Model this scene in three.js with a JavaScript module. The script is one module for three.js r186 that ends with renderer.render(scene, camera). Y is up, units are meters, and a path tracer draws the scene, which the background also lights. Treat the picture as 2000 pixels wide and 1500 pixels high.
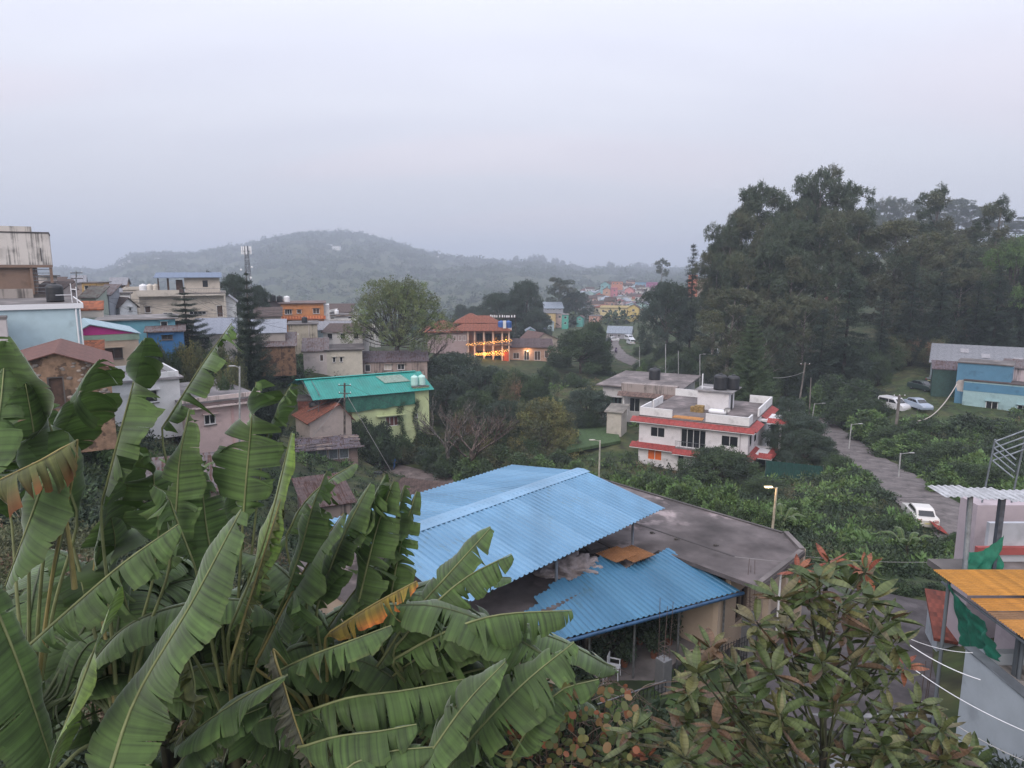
import * as THREE from 'three';
import { mergeGeometries } from 'three/addons/utils/BufferGeometryUtils.js';
import { RoundedBoxGeometry } from 'three/addons/geometries/RoundedBoxGeometry.js';
import { MarchingCubes } from 'three/addons/objects/MarchingCubes.js';
import { createNoise2D, createNoise3D } from 'simplex-noise';

// ---------- camera, sky, light, exposure ----------
const scene = new THREE.Scene();
const H = 40, FPX = 1360, HOR = 520;                       // eye height; focal length and horizon row in photo pixels
const pitch = Math.atan((750 - HOR) / FPX), cp = Math.cos(pitch), sp = Math.sin(pitch);
const camera = new THREE.PerspectiveCamera(2 * Math.atan(750 / FPX) * 180 / Math.PI, 4 / 3, 0.1, 9000);
camera.position.set(0, H, 0);
camera.rotation.set(-pitch, 0, 0);
scene.add(camera);
const renderer = new THREE.WebGLRenderer({ antialias: true });
renderer.toneMapping = THREE.LinearToneMapping;
renderer.toneMappingExposure = 1.27;
renderer.shadowMap.enabled = true;
function mulberry(a) { return () => { a |= 0; a = a + 0x6D2B79F5 | 0; let t = Math.imul(a ^ a >>> 15, 1 | a); t = t + Math.imul(t ^ t >>> 7, 61 | t) ^ t; return ((t ^ t >>> 14) >>> 0) / 4294967296; }; }
let R = mulberry(7);
const rr = (a, b) => a + (b - a) * R();
const pick = a => a[Math.floor(R() * a.length)];
const n2 = createNoise2D(mulberry(3)), n3 = createNoise3D(mulberry(5));
const sm = (a, b, x) => { const t = Math.min(1, Math.max(0, (x - a) / (b - a))); return t * t * (3 - 2 * t); };
const lerp = (a, b, t) => a + (b - a) * t;
{ // overcast evening sky: grey-blue haze low down, paler above, faint streaks of stratus
  const W = 1024, Hh = 512, data = new Float32Array(W * Hh * 4);
  for (let j = 0; j < Hh; j++) for (let i = 0; i < W; i++) {
    const el = ((j + .5) / Hh - .5) * Math.PI, az = (i + .5) / W * 2 * Math.PI;
    const cx = Math.cos(az) * Math.cos(el), cz = Math.sin(az) * Math.cos(el), cy = Math.sin(el);
    const K = [[-.05, .525, .54, .595], [.03, .53, .545, .605], [.09, .57, .585, .655], [.19, .655, .675, .77], [.33, .76, .785, .91], [.6, 1.0, 1.03, 1.19], [1, 1.34, 1.37, 1.54]];
    let q = 0; while (q < K.length - 2 && cy > K[q + 1][0]) q++;
    const t = Math.min(1, Math.max(0, (cy - K[q][0]) / (K[q + 1][0] - K[q][0])));
    let [r, g, b] = [1, 2, 3].map(k => lerp(K[q][k], K[q + 1][k], t));
    if (cy > 0) {                                         // stratus seen in perspective
      const k = 1 / (cy + .18), u = cx * k, v = cz * k;
      const s = n2(u * .55 + 3, v * 1.5) * .6 + n2(u * 1.3, v * 3.6 + 7) * .28 + n2(u * 3.4, v * 8 + 2) * .12;
      const m = 1 + s * .055 * sm(.02, .2, cy);
      r *= m * 1.005; g *= m; b *= lerp(1, m, .7);
      const pk = sm(.1, .7, n2(u * .35 + 9, v * .8 + 4)) * .05; r *= 1 + pk; b *= 1 - pk * .2;
    } else { const q = sm(-.5, 0, cy); r *= lerp(.3, 1, q); g *= lerp(.3, 1, q); b *= lerp(.28, 1, q); }
    data.set([r, g, b, 1], (j * W + i) * 4);
  }
  const sky = new THREE.DataTexture(data, W, Hh, THREE.RGBAFormat, THREE.FloatType);
  sky.mapping = THREE.EquirectangularReflectionMapping; sky.minFilter = sky.magFilter = THREE.LinearFilter; sky.needsUpdate = true;
  scene.background = sky; scene.environment = sky; scene.backgroundIntensity = 1; scene.environmentIntensity = 1;
}
const sun = new THREE.DirectionalLight(0xfff1e6, 1.5);
sun.position.set(-85, 150, 130); sun.target.position.set(0, 20, -60); sun.castShadow = true; sun.shadow.radius = 70;
sun.shadow.mapSize.set(2048, 2048);
Object.assign(sun.shadow.camera, { left: -160, right: 160, top: 160, bottom: -160, near: 1, far: 600 });
scene.add(sun); scene.add(sun.target);
scene.fog = new THREE.FogExp2(0xc0cad8, 0.00048);

// ---------- pixel helpers: a pixel is a direction; depth or height comes from the thing ----------
const V = (x, y, z) => new THREE.Vector3(x, y, z);
function ray(px, py) { const cx = (px - 1000) / FPX, cy = (750 - py) / FPX; return V(cx, cy * cp - sp, -cy * sp - cp); }
function P(px, py, d) { const r = ray(px, py); return r.multiplyScalar(d / -r.z).add(V(0, H, 0)); }   // at depth d
function G(px, py, D) { const r = ray(px, py); return r.multiplyScalar(-D / r.y).add(V(0, H, 0)); }   // D metres below the eye
const X = (px, d) => (px - 1000) / FPX * d;

// ---------- terrain heights ----------
const TD = [2, 6, 10, 16, 25, 36, 50, 65, 80, 95, 115, 140, 170, 210, 270, 350, 450, 600, 750];
const TP = [-400, 0, 300, 600, 800, 1000, 1200, 1400, 1600, 1800, 2000, 2400];
const TT = [
  [6.5, 6.5, 6.5, 6.5, 6.5, 6.5, 6.5, 6.5, 6.5, 6.5, 6.5, 6.5],
  [7.5, 7.5, 7.5, 7.5, 7.8, 8, 8, 8, 8, 8, 8, 8],
  [8.5, 8.5, 9, 9.5, 10, 10, 10.5, 10.8, 11, 11, 10, 9],
  [9, 9, 10, 12, 12.5, 13, 13.5, 14, 14, 13.5, 12.5, 11],
  [9, 9.5, 11.5, 14, 15, 15.5, 15.5, 15.5, 15.5, 15.5, 14, 12],
  [8, 9.5, 13.5, 17, 17.5, 16.5, 15.8, 15.8, 16.5, 17.2, 16, 14],
  [6, 8, 14, 20.5, 21.5, 21, 19.5, 19.5, 19.8, 19.9, 19, 17],
  [5, 6.5, 13.8, 21.5, 23.5, 24, 23, 22.8, 22, 21, 19.5, 18],
  [4, 4.5, 12.5, 22.5, 25.5, 26, 24.8, 25, 23.8, 20.8, 20, 18],
  [3.5, 4, 10, 22, 26, 26.5, 24.5, 25, 24.5, 19.5, 19.5, 17.5],
  [4, 5, 10.5, 16, 23, 25.5, 24.3, 25, 24.8, 19, 18, 16.5],
  [5, 6, 11, 14, 20, 24, 24, 24, 21, 18.5, 16.5, 15],
  [6, 7, 12.5, 15, 20.5, 22.9, 24.3, 21, 17.5, 16, 14.5, 11],
  [8, 10, 17, 19, 22, 23.5, 24.3, 19.5, 13, 10, 8, 4],
  [12, 16, 26, 28, 26, 26, 24.5, 17, 9, 2, -2, -6],
  [20, 26, 36, 38, 32, 29, 26, 18, 6, -7, -12, -16],
  [30, 36, 46, 48, 40, 33, 25, 19, 5, -12, -18, -22],
  [35, 45, 55, 57, 46, 38, 21, 17, 3, -14, -20, -24],
  [38, 48, 60, 62, 52, 45, 35, 25, 5, -12, -20, -24]];
const RIDGE = [[-900, 505], [-400, 512], [0, 526], [140, 529], [205, 531], [232, 525], [252, 512], [275, 501], [330, 498], [390, 500], [430, 491], [480, 484], [530, 473], [580, 463], [620, 459], [690, 458], [735, 467], [785, 482], [830, 496], [880, 506], [950, 512], [1000, 517], [1050, 514], [1100, 524], [1150, 528], [1220, 529], [1290, 531], [1400, 530], [1700, 520], [2600, 515]];
const SL = 0.5;
function axis(A, v) { let i = 0; while (i < A.length - 2 && v > A[i + 1]) i++; const t = Math.min(1, Math.max(0, (v - A[i]) / (A[i + 1] - A[i]))); return [i, t]; }
const LTD = TD.map(Math.log);
function tableD(px, d) {
  const [i, t] = axis(LTD, Math.log(Math.max(1, d))), [j, s0] = axis(TP, px), s = s0 * s0 * (3 - 2 * s0) * .5 + s0 * .5;
  return lerp(lerp(TT[i][j], TT[i][j + 1], s), lerp(TT[i + 1][j], TT[i + 1][j + 1], s), t);
}
function ridgeY(px) { const A = RIDGE.map(r => r[0]), [i, s] = axis(A, px); return lerp(RIDGE[i][1], RIDGE[i + 1][1], s); }
const RD = 2400, ridgeTop = px => RD * Math.tan(Math.atan((750 - ridgeY(px)) / FPX) - pitch);   // metres above the eye
// road centre line
const ROAD = [[2090, 1200, 18.6], [1990, 1105, 19.4], [1905, 1050, 20], [1818, 985, 20.6], [1718, 914, 22.2], [1645, 866, 23.2], [1597, 828, 24], [1565, 800, 24.3], [1480, 768, 24.5], [1350, 738, 24.5], [1250, 712, 24.4], [1205, 690, 24.2], [1192, 668, 24.2], [1203, 650, 24.4]].map(a => G(...a));
const roadCurve = new THREE.CatmullRomCurve3(ROAD, false, 'catmullrom', .4);
const roadPts = roadCurve.getPoints(160);
const LANE = [[560, 862, 24.5], [640, 888, 25.5], [700, 900, 26.2], [770, 915, 26.6], [860, 938, 26.6], [930, 962, 26.2]].map(a => G(...a));
const laneCurve = new THREE.CatmullRomCurve3(LANE, false, 'catmullrom', .4), lanePts = laneCurve.getPoints(60);
function rawGround(x, z) {
  const d = Math.max(1.5, -z), px = 1000 + x / d * FPX;
  let y;
  if (d < 750) y = -tableD(px, d);
  else if (d < RD) { const t = (d - 750) / (RD - 750), a = -tableD(px, 750); y = lerp(a, ridgeTop(px), Math.pow(sm(0, 1, t), 1) * .55 + t * .45); }
  else y = lerp(ridgeTop(px), -60, sm(RD, RD + 900, d));
  const far = sm(60, 300, d);
  y += n2(x * .06, z * .06) * .25 * (1 - far) + far * n2(x * .012, z * .012) * 2.2 * sm(250, 600, d) * (1 - .5 * sm(2000, RD, d)) + sm(900, 1300, d) * (1 - .85 * sm(1900, RD, d)) * 14 * n2(x * .0028, z * .0028);
  return y + H;
}
function nearestOn(pts, x, z) { let b = 1e9, by = 0; for (const p of pts) { const q = (p.x - x) ** 2 + (p.z - z) ** 2; if (q < b) { b = q; by = p.y; } } return [Math.sqrt(b), by]; }
function ground(x, z) {
  let y = rawGround(x, z);
  if (z < -30 && z > -330) {
    const [q, ry] = nearestOn(roadPts, x, z); if (q < 9) y = lerp(ry - .12, y, sm(3.2, 9, q));
    const [q2, ly] = nearestOn(lanePts, x, z); if (q2 < 6) y = lerp(ly - .12, y, sm(2.4, 6, q2));
  }
  return y;
}
const onGround = (px, d) => { const x = X(px, d) ; return V(x, ground(x, -d), -d); };
function hit(px, py, dmax = 1200) {       // where the pixel's ray first meets the ground
  const r = ray(px, py); let k0 = 2;
  for (let k = 2; k < dmax; k *= 1.01) { const p = r.clone().multiplyScalar(k); if (p.y + H < ground(p.x, p.z)) { let a = k0, b = k; for (let n = 0; n < 12; n++) { const m = (a + b) / 2, q = r.clone().multiplyScalar(m); if (q.y + H < ground(q.x, q.z)) b = m; else a = m; } const q = r.clone().multiplyScalar(b); q.y += H; return q; } k0 = k; }
  return null;
}

// ---------- textures ----------
function tileNoise(period, seed) { const r = mulberry(seed), g = new Float32Array(period * period).map(() => r()); return (x, y) => { const xi = Math.floor(x), yi = Math.floor(y), fx = x - xi, fy = y - yi, u = fx * fx * (3 - 2 * fx), v = fy * fy * (3 - 2 * fy), a = (i, j) => g[((j % period + period) % period) * period + ((i % period + period) % period)]; return lerp(lerp(a(xi, yi), a(xi + 1, yi), u), lerp(a(xi, yi + 1), a(xi + 1, yi + 1), u), v); }; }
function fbm(base, oct, seed) { const ns = []; for (let o = 0; o < oct; o++) ns.push(tileNoise(base << o, seed + o)); return (u, v) => { let s = 0, a = .5, t = 0; for (let o = 0; o < oct; o++) { s += a * ns[o](u * (base << o), v * (base << o)); t += a; a *= .55; } return s / t; }; }
function tex(n, fn, srgb = true, rep = 1) {
  const d = new Uint8Array(n * n * 4);
  for (let j = 0; j < n; j++) for (let i = 0; i < n; i++) { const c = fn(i / n, j / n), k = (j * n + i) * 4; for (let q = 0; q < 3; q++) d[k + q] = Math.max(0, Math.min(255, (Array.isArray(c) ? c[q] : c) * 255)); d[k + 3] = 255; }
  const t = new THREE.DataTexture(d, n, n); t.wrapS = t.wrapT = THREE.RepeatWrapping; t.magFilter = THREE.LinearFilter; t.minFilter = THREE.LinearMipmapLinearFilter; t.generateMipmaps = true; if (srgb) t.colorSpace = THREE.SRGBColorSpace; t.repeat.set(rep, rep); t.needsUpdate = true; return t;
}
const T = {};
{
  const a = fbm(4, 6, 11), b = fbm(16, 4, 21), c = fbm(2, 4, 31), e = fbm(8, 5, 41), st = tileNoise(64, 51), st2 = tileNoise(16, 52);
  T.plaster = tex(512, (u, v) => .86 + .12 * a(u, v) + .06 * (b(u, v) - .5) - .10 * sm(.55, .75, a(u + .3, v)), true, .22);
  T.streak = tex(512, (u, v) => { const s = st(u * 64, v * 2) * .5 + st2(u * 16, v * 1) * .5; const q = sm(.5, .85, s * .7 + .35 * e(u, v)); return .97 - .42 * q - .14 * sm(.5, .8, a(u, v)); }, true, .16);
  T.concrete = tex(512, (u, v) => { const k = .62 + .42 * (a(u, v) - .5) + .34 * (e(u, v) - .5) + .16 * (b(u, v) - .5); const w = sm(.58, .72, c(u, v) * .6 + .4 * e(u + .4, v)); return [k + .16 * w, k + .15 * w, k + .15 * w]; }, true, .11);
  T.slab = tex(1024, (u, v) => { const k = .56 + .55 * (a(u, v) - .5) + .30 * (e(u, v) - .5) + .18 * (b(u, v) - .5), w = sm(.52, .66, c(u, v) * .45 + .55 * e(u + .4, v)) * sm(.42, .58, b(u, v)), q = sm(.5, .75, a(u + .2, v + .6)); return [k + .30 * w - .10 * q, k + .29 * w - .12 * q, k + .29 * w - .12 * q]; }, true, .085);
  T.paint = tex(512, (u, v) => { const k = .90 + .20 * (a(u, v) - .5) + .14 * (c(u, v) - .5) + .07 * (b(u, v) - .5), q = sm(.64, .74, e(u, v) * .6 + .4 * a(u + .5, v)) * .55; return [k * lerp(1, .95, q), k * lerp(1, .80, q), k * lerp(1, .66, q)]; }, true, .21);
  T.fine = tex(512, (u, v) => .8 + .32 * (b(u, v) - .5) + .25 * (e(u, v) - .5), true, .5);
  T.rust = tex(512, (u, v) => { const q = sm(.46, .66, a(u, v) * .6 + .4 * st(u * 64, v * 3)), k = .75 + .4 * (b(u, v) - .5); return [lerp(.66, .46, q) * k * 1.2, lerp(.64, .27, q) * k * 1.2, lerp(.66, .19, q) * k * 1.2]; }, true, .25);
  T.ground = tex(512, (u, v) => { const q = sm(.4, .62, a(u, v)), k = .6 + .8 * (b(u, v) - .2), m = sm(.5, .7, c(u, v)); return [lerp(.24, .36, q * .6 + m * .3) * k, lerp(.31, .34, q * .6 + m * .3) * k, lerp(.15, .23, q * .6 + m * .3) * k]; }, true, .07);
  T.asphalt = tex(512, (u, v) => { const k = .72 + .3 * (a(u, v) - .5) + .3 * (b(u, v) - .5); return k - .12 * sm(.6, .7, c(u, v)); }, true, .2);
  T.bark = tex(256, (u, v) => .5 + .7 * (st(u * 64, v * 8) - .4) + .3 * (e(u, v) - .5), true, .5);
  T.tile = tex(256, (u, v) => { const row = Math.floor(v * 8), cl = u * 8 + (row % 2) * .5, ph = cl - Math.floor(cl); return (.72 + .34 * (st(Math.floor(cl) * 3.1, row * 5.3) - .5) + .3 * (a(u, v) - .5)) * (.93 + .07 * Math.sin(ph * 6.283)); }, true, .5);
  T.vein = tex(512, (u, v) => { const q = st(u * 64, v * 1.2) * .5 + tileV(u * 128) * .5, f = Math.abs(((u * 32) % 1) - .5) * 2; return .78 + .36 * (q - .5) + .26 * (a(u, v) - .5) + .14 * (e(u, v * .5) - .5) - .10 * sm(.75, 1, f); }, true, 1);
  function tileV(x) { const i = Math.floor(x) % 128, f = x - Math.floor(x), h = k => { const s = Math.sin((k % 128) * 12.9898) * 43758.5453; return s - Math.floor(s); }; return lerp(h(i), h(i + 1), f); }
  T.veinBump = tex(512, (u, v) => { const p = Math.abs(((u * 40) % 1) - .5) * 2; return .5 + .35 * (p - .5) + .5 * (tileV(u * 128) - .5); }, false, 1);
  T.stone = tex(512, (u, v) => { const k = b(u, v), q = sm(.52, .60, e(u, v)); return [lerp(.72, .5, q) * (.7 + .5 * k), lerp(.62, .43, q) * (.7 + .5 * k), lerp(.54, .38, q) * (.7 + .5 * k)]; }, true, .3);
}
const C = (r, g, b) => new THREE.Color().setRGB(r, g, b);
const hex = h => new THREE.Color(h);
const mcache = new Map();
function M(color, t = null, rough = .85, o = {}) {
  const key = color + '|' + t + '|' + rough + '|' + JSON.stringify(o);
  if (mcache.has(key)) return mcache.get(key);
  const m = new THREE.MeshStandardMaterial({ color: typeof color === 'string' || typeof color === 'number' ? hex(color) : C(...color), roughness: rough, metalness: o.metal || 0, side: THREE.DoubleSide });
  if (t) { m.map = T[t]; if (o.bump !== 0) { m.bumpMap = T[t]; m.bumpScale = o.bump || .004; } }
  if (o.emit) { m.emissive = hex(o.emit); m.emissiveIntensity = o.ei || 1; }
  mcache.set(key, m); return m;
}
const GLASS = new THREE.MeshPhysicalMaterial({ color: C(.018, .02, .024), roughness: .12, metalness: 0, clearcoat: .3 });

// ---------- geometry helpers ----------
const names = new Map();
function numbered(n) { const k = names.get(n) || 0; names.set(n, k + 1); return k ? n + '_' + String(k).padStart(3, '0') : n; }
function uvm(g0) {
  const g = g0.index ? g0.toNonIndexed() : g0, p = g.attributes.position, uv = new Float32Array(p.count * 2);
  const a = V(), b = V(), c = V(), n = V();
  for (let i = 0; i < p.count; i += 3) {
    a.fromBufferAttribute(p, i); b.fromBufferAttribute(p, i + 1); c.fromBufferAttribute(p, i + 2);
    n.copy(b).sub(a).cross(c.clone().sub(a)); const x = Math.abs(n.x), y = Math.abs(n.y), z = Math.abs(n.z);
    [a, b, c].forEach((q, k) => { const u = y >= x && y >= z ? [q.x, q.z] : x >= z ? [q.z, q.y] : [q.x, q.y]; uv[(i + k) * 2] = u[0]; uv[(i + k) * 2 + 1] = u[1]; });
  }
  g.setAttribute('uv', new THREE.BufferAttribute(uv, 2)); return g;
}
function join(list) {
  const a = list.map(g => { const q = g.index ? g.toNonIndexed() : g; for (const k of Object.keys(q.attributes)) if (!['position', 'normal', 'uv'].includes(k)) q.deleteAttribute(k); if (!q.attributes.normal) q.computeVertexNormals(); if (!q.attributes.uv) uvm(q); return q; });
  return a.length === 1 ? a[0] : mergeGeometries(a, false);
}
function mesh(name, geo, mat, parent, keepUv = false) {
  let g = Array.isArray(geo) ? join(geo) : geo; if (!keepUv) g = uvm(g);
  const m = new THREE.Mesh(g, mat); m.name = parent === scene ? numbered(name) : name; m.castShadow = m.receiveShadow = true; parent.add(m); return m;
}
function thing(name, label, category, pos, yaw = 0, group) {
  const o = new THREE.Group(); o.name = numbered(name); o.position.copy(pos); o.rotation.y = yaw; o.userData = { label, category }; if (group) o.userData.group = group; scene.add(o); return o;
}
function tag(o, label, category, group, kind) { o.userData = { label, category }; if (group) o.userData.group = group; if (kind) o.userData.kind = kind; return o; }
function structure(o, label) { o.userData = { kind: 'structure' }; if (label) o.userData.label = label; return o; }
const box = (w, h, d, x = 0, y = 0, z = 0) => new THREE.BoxGeometry(w, h, d).translate(x, y + h / 2, z);   // base centre at (x,y,z)
const slab = (x0, x1, y0, y1, z0, z1) => new THREE.BoxGeometry(x1 - x0, y1 - y0, z1 - z0).translate((x0 + x1) / 2, (y0 + y1) / 2, (z0 + z1) / 2);
function bar(a, b, r0, r1 = r0, n = 6) { const d = b.clone().sub(a), L = d.length(); const g = new THREE.CylinderGeometry(r1, r0, L, n); g.translate(0, L / 2, 0); g.applyQuaternion(new THREE.Quaternion().setFromUnitVectors(V(0, 1, 0), d.normalize())); return g.translate(a.x, a.y, a.z); }
const tube = (pts, r, n = 5, seg = 0) => new THREE.TubeGeometry(new THREE.CatmullRomCurve3(pts), seg || pts.length * 4, r, n, false);
function quad(a, b, c, d) { const g = new THREE.BufferGeometry(); g.setAttribute('position', new THREE.Float32BufferAttribute([a, b, c, a, c, d].flatMap(v => [v.x, v.y, v.z]), 3)); g.computeVertexNormals(); return g; }
function prism(pts, z0, z1) { const s = new THREE.Shape(pts.map(p => new THREE.Vector2(...p))); return new THREE.ExtrudeGeometry(s, { depth: z1 - z0, bevelEnabled: false }).translate(0, 0, z0); }
function plate(pts, t) {          // flat polygon of Vector3 with thickness t downwards
  const n = pts.length, pos = [], dn = pts.map(p => p.clone().add(V(0, -t, 0)));
  for (let i = 1; i < n - 1; i++) { pos.push(pts[0], pts[i], pts[i + 1], dn[0], dn[i + 1], dn[i]); }
  for (let i = 0; i < n; i++) { const j = (i + 1) % n; pos.push(pts[i], dn[i], dn[j], pts[i], dn[j], pts[j]); }
  const g = new THREE.BufferGeometry(); g.setAttribute('position', new THREE.Float32BufferAttribute(pos.flatMap(v => [v.x, v.y, v.z]), 3)); g.computeVertexNormals(); return g;
}
function wallHoles(w, h, t, holes) {   // standing in x,y from 0; thickness towards -z
  const s = new THREE.Shape([[0, 0], [w, 0], [w, h], [0, h]].map(p => new THREE.Vector2(...p)));
  for (const [x, y, a, b] of holes) s.holes.push(new THREE.Path([[x, y], [x, y + b], [x + a, y + b], [x + a, y]].map(p => new THREE.Vector2(...p))));
  return new THREE.ExtrudeGeometry(s, { depth: t, bevelEnabled: false }).translate(0, 0, -t);
}
// corrugated sheet: x across the ribs from 0..w, z down the slope 0..L, thickness none but ribbed
function corrugated(w, L, pitchM = .2, amp = .03, seed = 0) {
  const n = Math.max(1, Math.round(w / pitchM)), p = w / n, xs = [], ys = [];
  for (let i = 0; i < n; i++) { xs.push(i * p, i * p + p * .42, i * p + p * .56, i * p + p * .86); ys.push(0, 0, amp, amp); }
  xs.push(w); ys.push(0);
  const pos = [], q = (i, z, dy) => [xs[i], ys[i] + dy, z];
  for (let i = 0; i < xs.length - 1; i++) { pos.push(...q(i, 0, 0), ...q(i, L, 0), ...q(i + 1, L, 0), ...q(i, 0, 0), ...q(i + 1, L, 0), ...q(i + 1, 0, 0)); }
  const g = new THREE.BufferGeometry(); g.setAttribute('position', new THREE.Float32BufferAttribute(pos, 3)); g.computeVertexNormals(); return g;
}
// ---------- ground, road, lane ----------
{
  const us = [], ds = [];
  for (let i = 0; i <= 220; i++) us.push(lerp(-1.45, 1.45, i / 220));
  for (let j = 0; j <= 190; j++) ds.push(1.5 * Math.pow(5200 / 1.5, j / 190));
  const pos = [], col = [], idx = [], uv = [];
  const c1 = C(.85, .95, .75), c2 = C(1.25, 1.1, .9), c3 = C(.55, .7, .55);
  for (const d of ds) for (const u of us) {
    const x = u * d, z = -d, y = ground(x, z); pos.push(x, y, z); uv.push(x, z);
    const n = n2(x * .02, z * .02) * .5 + .5, far = n2(x * .007 + 9, z * .007);
    const c = c1.clone().lerp(c2, sm(.45, .9, n)).lerp(c3, sm(-.2, .6, far) * .7); col.push(c.r, c.g, c.b);
  }
  const W = us.length;
  for (let j = 0; j < ds.length - 1; j++) for (let i = 0; i < W - 1; i++) { const a = j * W + i; idx.push(a, a + 1, a + W, a + 1, a + W + 1, a + W); }
  const g = new THREE.BufferGeometry(); g.setAttribute('position', new THREE.Float32BufferAttribute(pos, 3)); g.setAttribute('uv', new THREE.Float32BufferAttribute(uv, 2)); g.setAttribute('color', new THREE.Float32BufferAttribute(col, 3)); g.setIndex(idx); g.computeVertexNormals();
  const m = new THREE.MeshStandardMaterial({ map: T.ground, bumpMap: T.ground, bumpScale: .05, vertexColors: true, roughness: 1, side: THREE.DoubleSide, color: C(.9, .9, .9) });
  structure(mesh('ground', g, m, scene, true));
}
function ribbon(curve, n, w, lift, mat, name, crown = .03) {
  const pos = [], idx = [], uv = []; let L = 0, prev = null;
  for (let i = 0; i <= n; i++) {
    const p = curve.getPointAt(i / n), t = curve.getTangentAt(i / n), s = V(-t.z, 0, t.x).normalize(); if (prev) L += p.distanceTo(prev); prev = p;
    const e = .10 * n2(L * .25, 3), e2 = .10 * n2(L * .25, 9);
    for (const [k, dy] of [[-1 - e, -.02], [-.5, crown], [0, crown * 1.4], [.5, crown], [1 + e2, -.02]]) { const q = p.clone().addScaledVector(s, k * w / 2); pos.push(q.x, q.y + lift + dy, q.z); uv.push(k * w / 2, L); }
  }
  for (let i = 0; i < n; i++) for (let k = 0; k < 4; k++) { const a = i * 5 + k; idx.push(a, a + 5, a + 1, a + 1, a + 5, a + 6); }
  const g = new THREE.BufferGeometry(); g.setAttribute('position', new THREE.Float32BufferAttribute(pos, 3)); g.setAttribute('uv', new THREE.Float32BufferAttribute(uv, 2)); g.setIndex(idx); g.computeVertexNormals();
  return structure(mesh(name, g, mat, scene, true));
}
ribbon(roadCurve, 240, 5.3, .02, M([.285, .25, .245], 'asphalt', .9), 'road');
ribbon(laneCurve, 60, 3.6, .02, M([.34, .27, .245], 'asphalt', .95), 'lane');
// ---------- plant library ----------
function cluster(n, rad, L, W, o = {}) {       // a spray of n leaves in a ball
  const r = mulberry(o.seed || 1), pos = [], up = V(0, 1, 0);
  for (let i = 0; i < n; i++) {
    const dir = V(r() - .5, r() - .5, r() - .5).normalize(), p = dir.clone().multiplyScalar(rad * Math.pow(r(), .6));
    p.y *= o.flat || 1;
    const ax = dir.clone().multiplyScalar(o.out ?? .8).add(V(r() - .5, r() - .5 - (o.droop || 0), r() - .5)).normalize();
    const side = ax.clone().cross(V(r() - .5, r() * 2, r() - .5)).normalize(), nn = side.clone().cross(ax);
    const l = L * (.7 + .6 * r()), w = W * (.7 + .6 * r());
    const a = p, b = p.clone().addScaledVector(ax, l * .45).addScaledVector(side, w / 2).addScaledVector(nn, w * .15), c = p.clone().addScaledVector(ax, l).addScaledVector(up, -l * .1), d = p.clone().addScaledVector(ax, l * .45).addScaledVector(side, -w / 2).addScaledVector(nn, w * .15);
    for (const v of [a, b, c, a, c, d]) pos.push(v.x, v.y, v.z);
  }
  const g = new THREE.BufferGeometry(); g.setAttribute('position', new THREE.Float32BufferAttribute(pos, 3)); g.computeVertexNormals(); return uvm(g);
}
const CL = {
  broad: [1, 2, 3].map(s => cluster(34, .5, .30, .15, { seed: s })),
  big: [4, 5].map(s => cluster(26, .5, .42, .22, { seed: s, droop: .2 })),
  fine: [6, 7].map(s => cluster(60, .5, .17, .08, { seed: s })),
  euc: [8, 9].map(s => cluster(36, .5, .40, .13, { seed: s, droop: .45, out: .5 })),
  needle: [10, 11].map(s => cluster(48, .5, .34, .08, { seed: s, flat: .6 })),
};
function leafMat(r, g, b) { return M([r, g, b], null, .75, { lf: 1 }); }
const LM = {
  dark: leafMat(.030, .050, .028), mid: leafMat(.048, .080, .034), lush: leafMat(.09, .155, .05), olive: leafMat(.085, .095, .048), yellow: leafMat(.15, .15, .055),
  euc: leafMat(.052, .074, .044), eucb: leafMat(.072, .082, .046), conifer: leafMat(.024, .042, .028), dry: leafMat(.15, .105, .07), grey: leafMat(.085, .105, .075), bright: leafMat(.105, .165, .05), blue: leafMat(.05, .075, .058),
};
const TRUNK = M([.30, .25, .21], 'bark', .95, { bump: .02 }), PALE = M([.50, .45, .40], 'bark', .9, { bump: .02 }), DARKBARK = M([.12, .095, .08], 'bark', .95, { bump: .02 });
const Q = new THREE.Quaternion(), EU = new THREE.Euler(), MX = new THREE.Matrix4();
function leafMass(name, parent, geo, mat, items, vary = .3, kind) {
  const m = new THREE.InstancedMesh(geo, mat, items.length); m.name = name; m.castShadow = m.receiveShadow = true;
  items.forEach((it, i) => {
    EU.set(rr(0, 6.3), rr(0, 6.3), rr(0, 6.3)); if (it.up) EU.set(rr(-.4, .4), rr(0, 6.3), rr(-.4, .4));
    MX.compose(it.p, Q.setFromEuler(EU), V(it.s, it.s * (it.sy || 1), it.s)); m.setMatrixAt(i, MX);
    const k = 1 + rr(-vary, vary), h = rr(-.12, .12); m.setColorAt(i, C(Math.max(.1, k + h), k, Math.max(.1, k - Math.abs(h))));
  });
  m.userData.kind = kind || 'stuff';
  parent.add(m); return m;
}
function limb(pts, r0, r1, n = 6) {
  const c = new THREE.CatmullRomCurve3(pts), seg = Math.max(3, pts.length * 2), g = new THREE.TubeGeometry(c, seg, 1, n, false), p = g.attributes.position;
  for (let i = 0; i <= seg; i++) { const q = c.getPointAt(i / seg), r = lerp(r0, r1, i / seg); for (let k = 0; k <= n; k++) { const j = i * (n + 1) + k; p.setXYZ(j, q.x + (p.getX(j) - q.x) * r, q.y + (p.getY(j) - q.y) * r, q.z + (p.getZ(j) - q.z) * r); } }
  g.computeVertexNormals(); return g;
}
function clump(items, c, rx, ry, rz, n, s, shell = .55) { for (let i = 0; i < n; i++) { const d = V(rr(-1, 1), rr(-1, 1), rr(-1, 1)).normalize().multiplyScalar(lerp(shell, 1, R())); items.push({ p: V(c.x + d.x * rx, c.y + d.y * ry, c.z + d.z * rz), s: s * rr(.7, 1.3) }); } }
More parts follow.
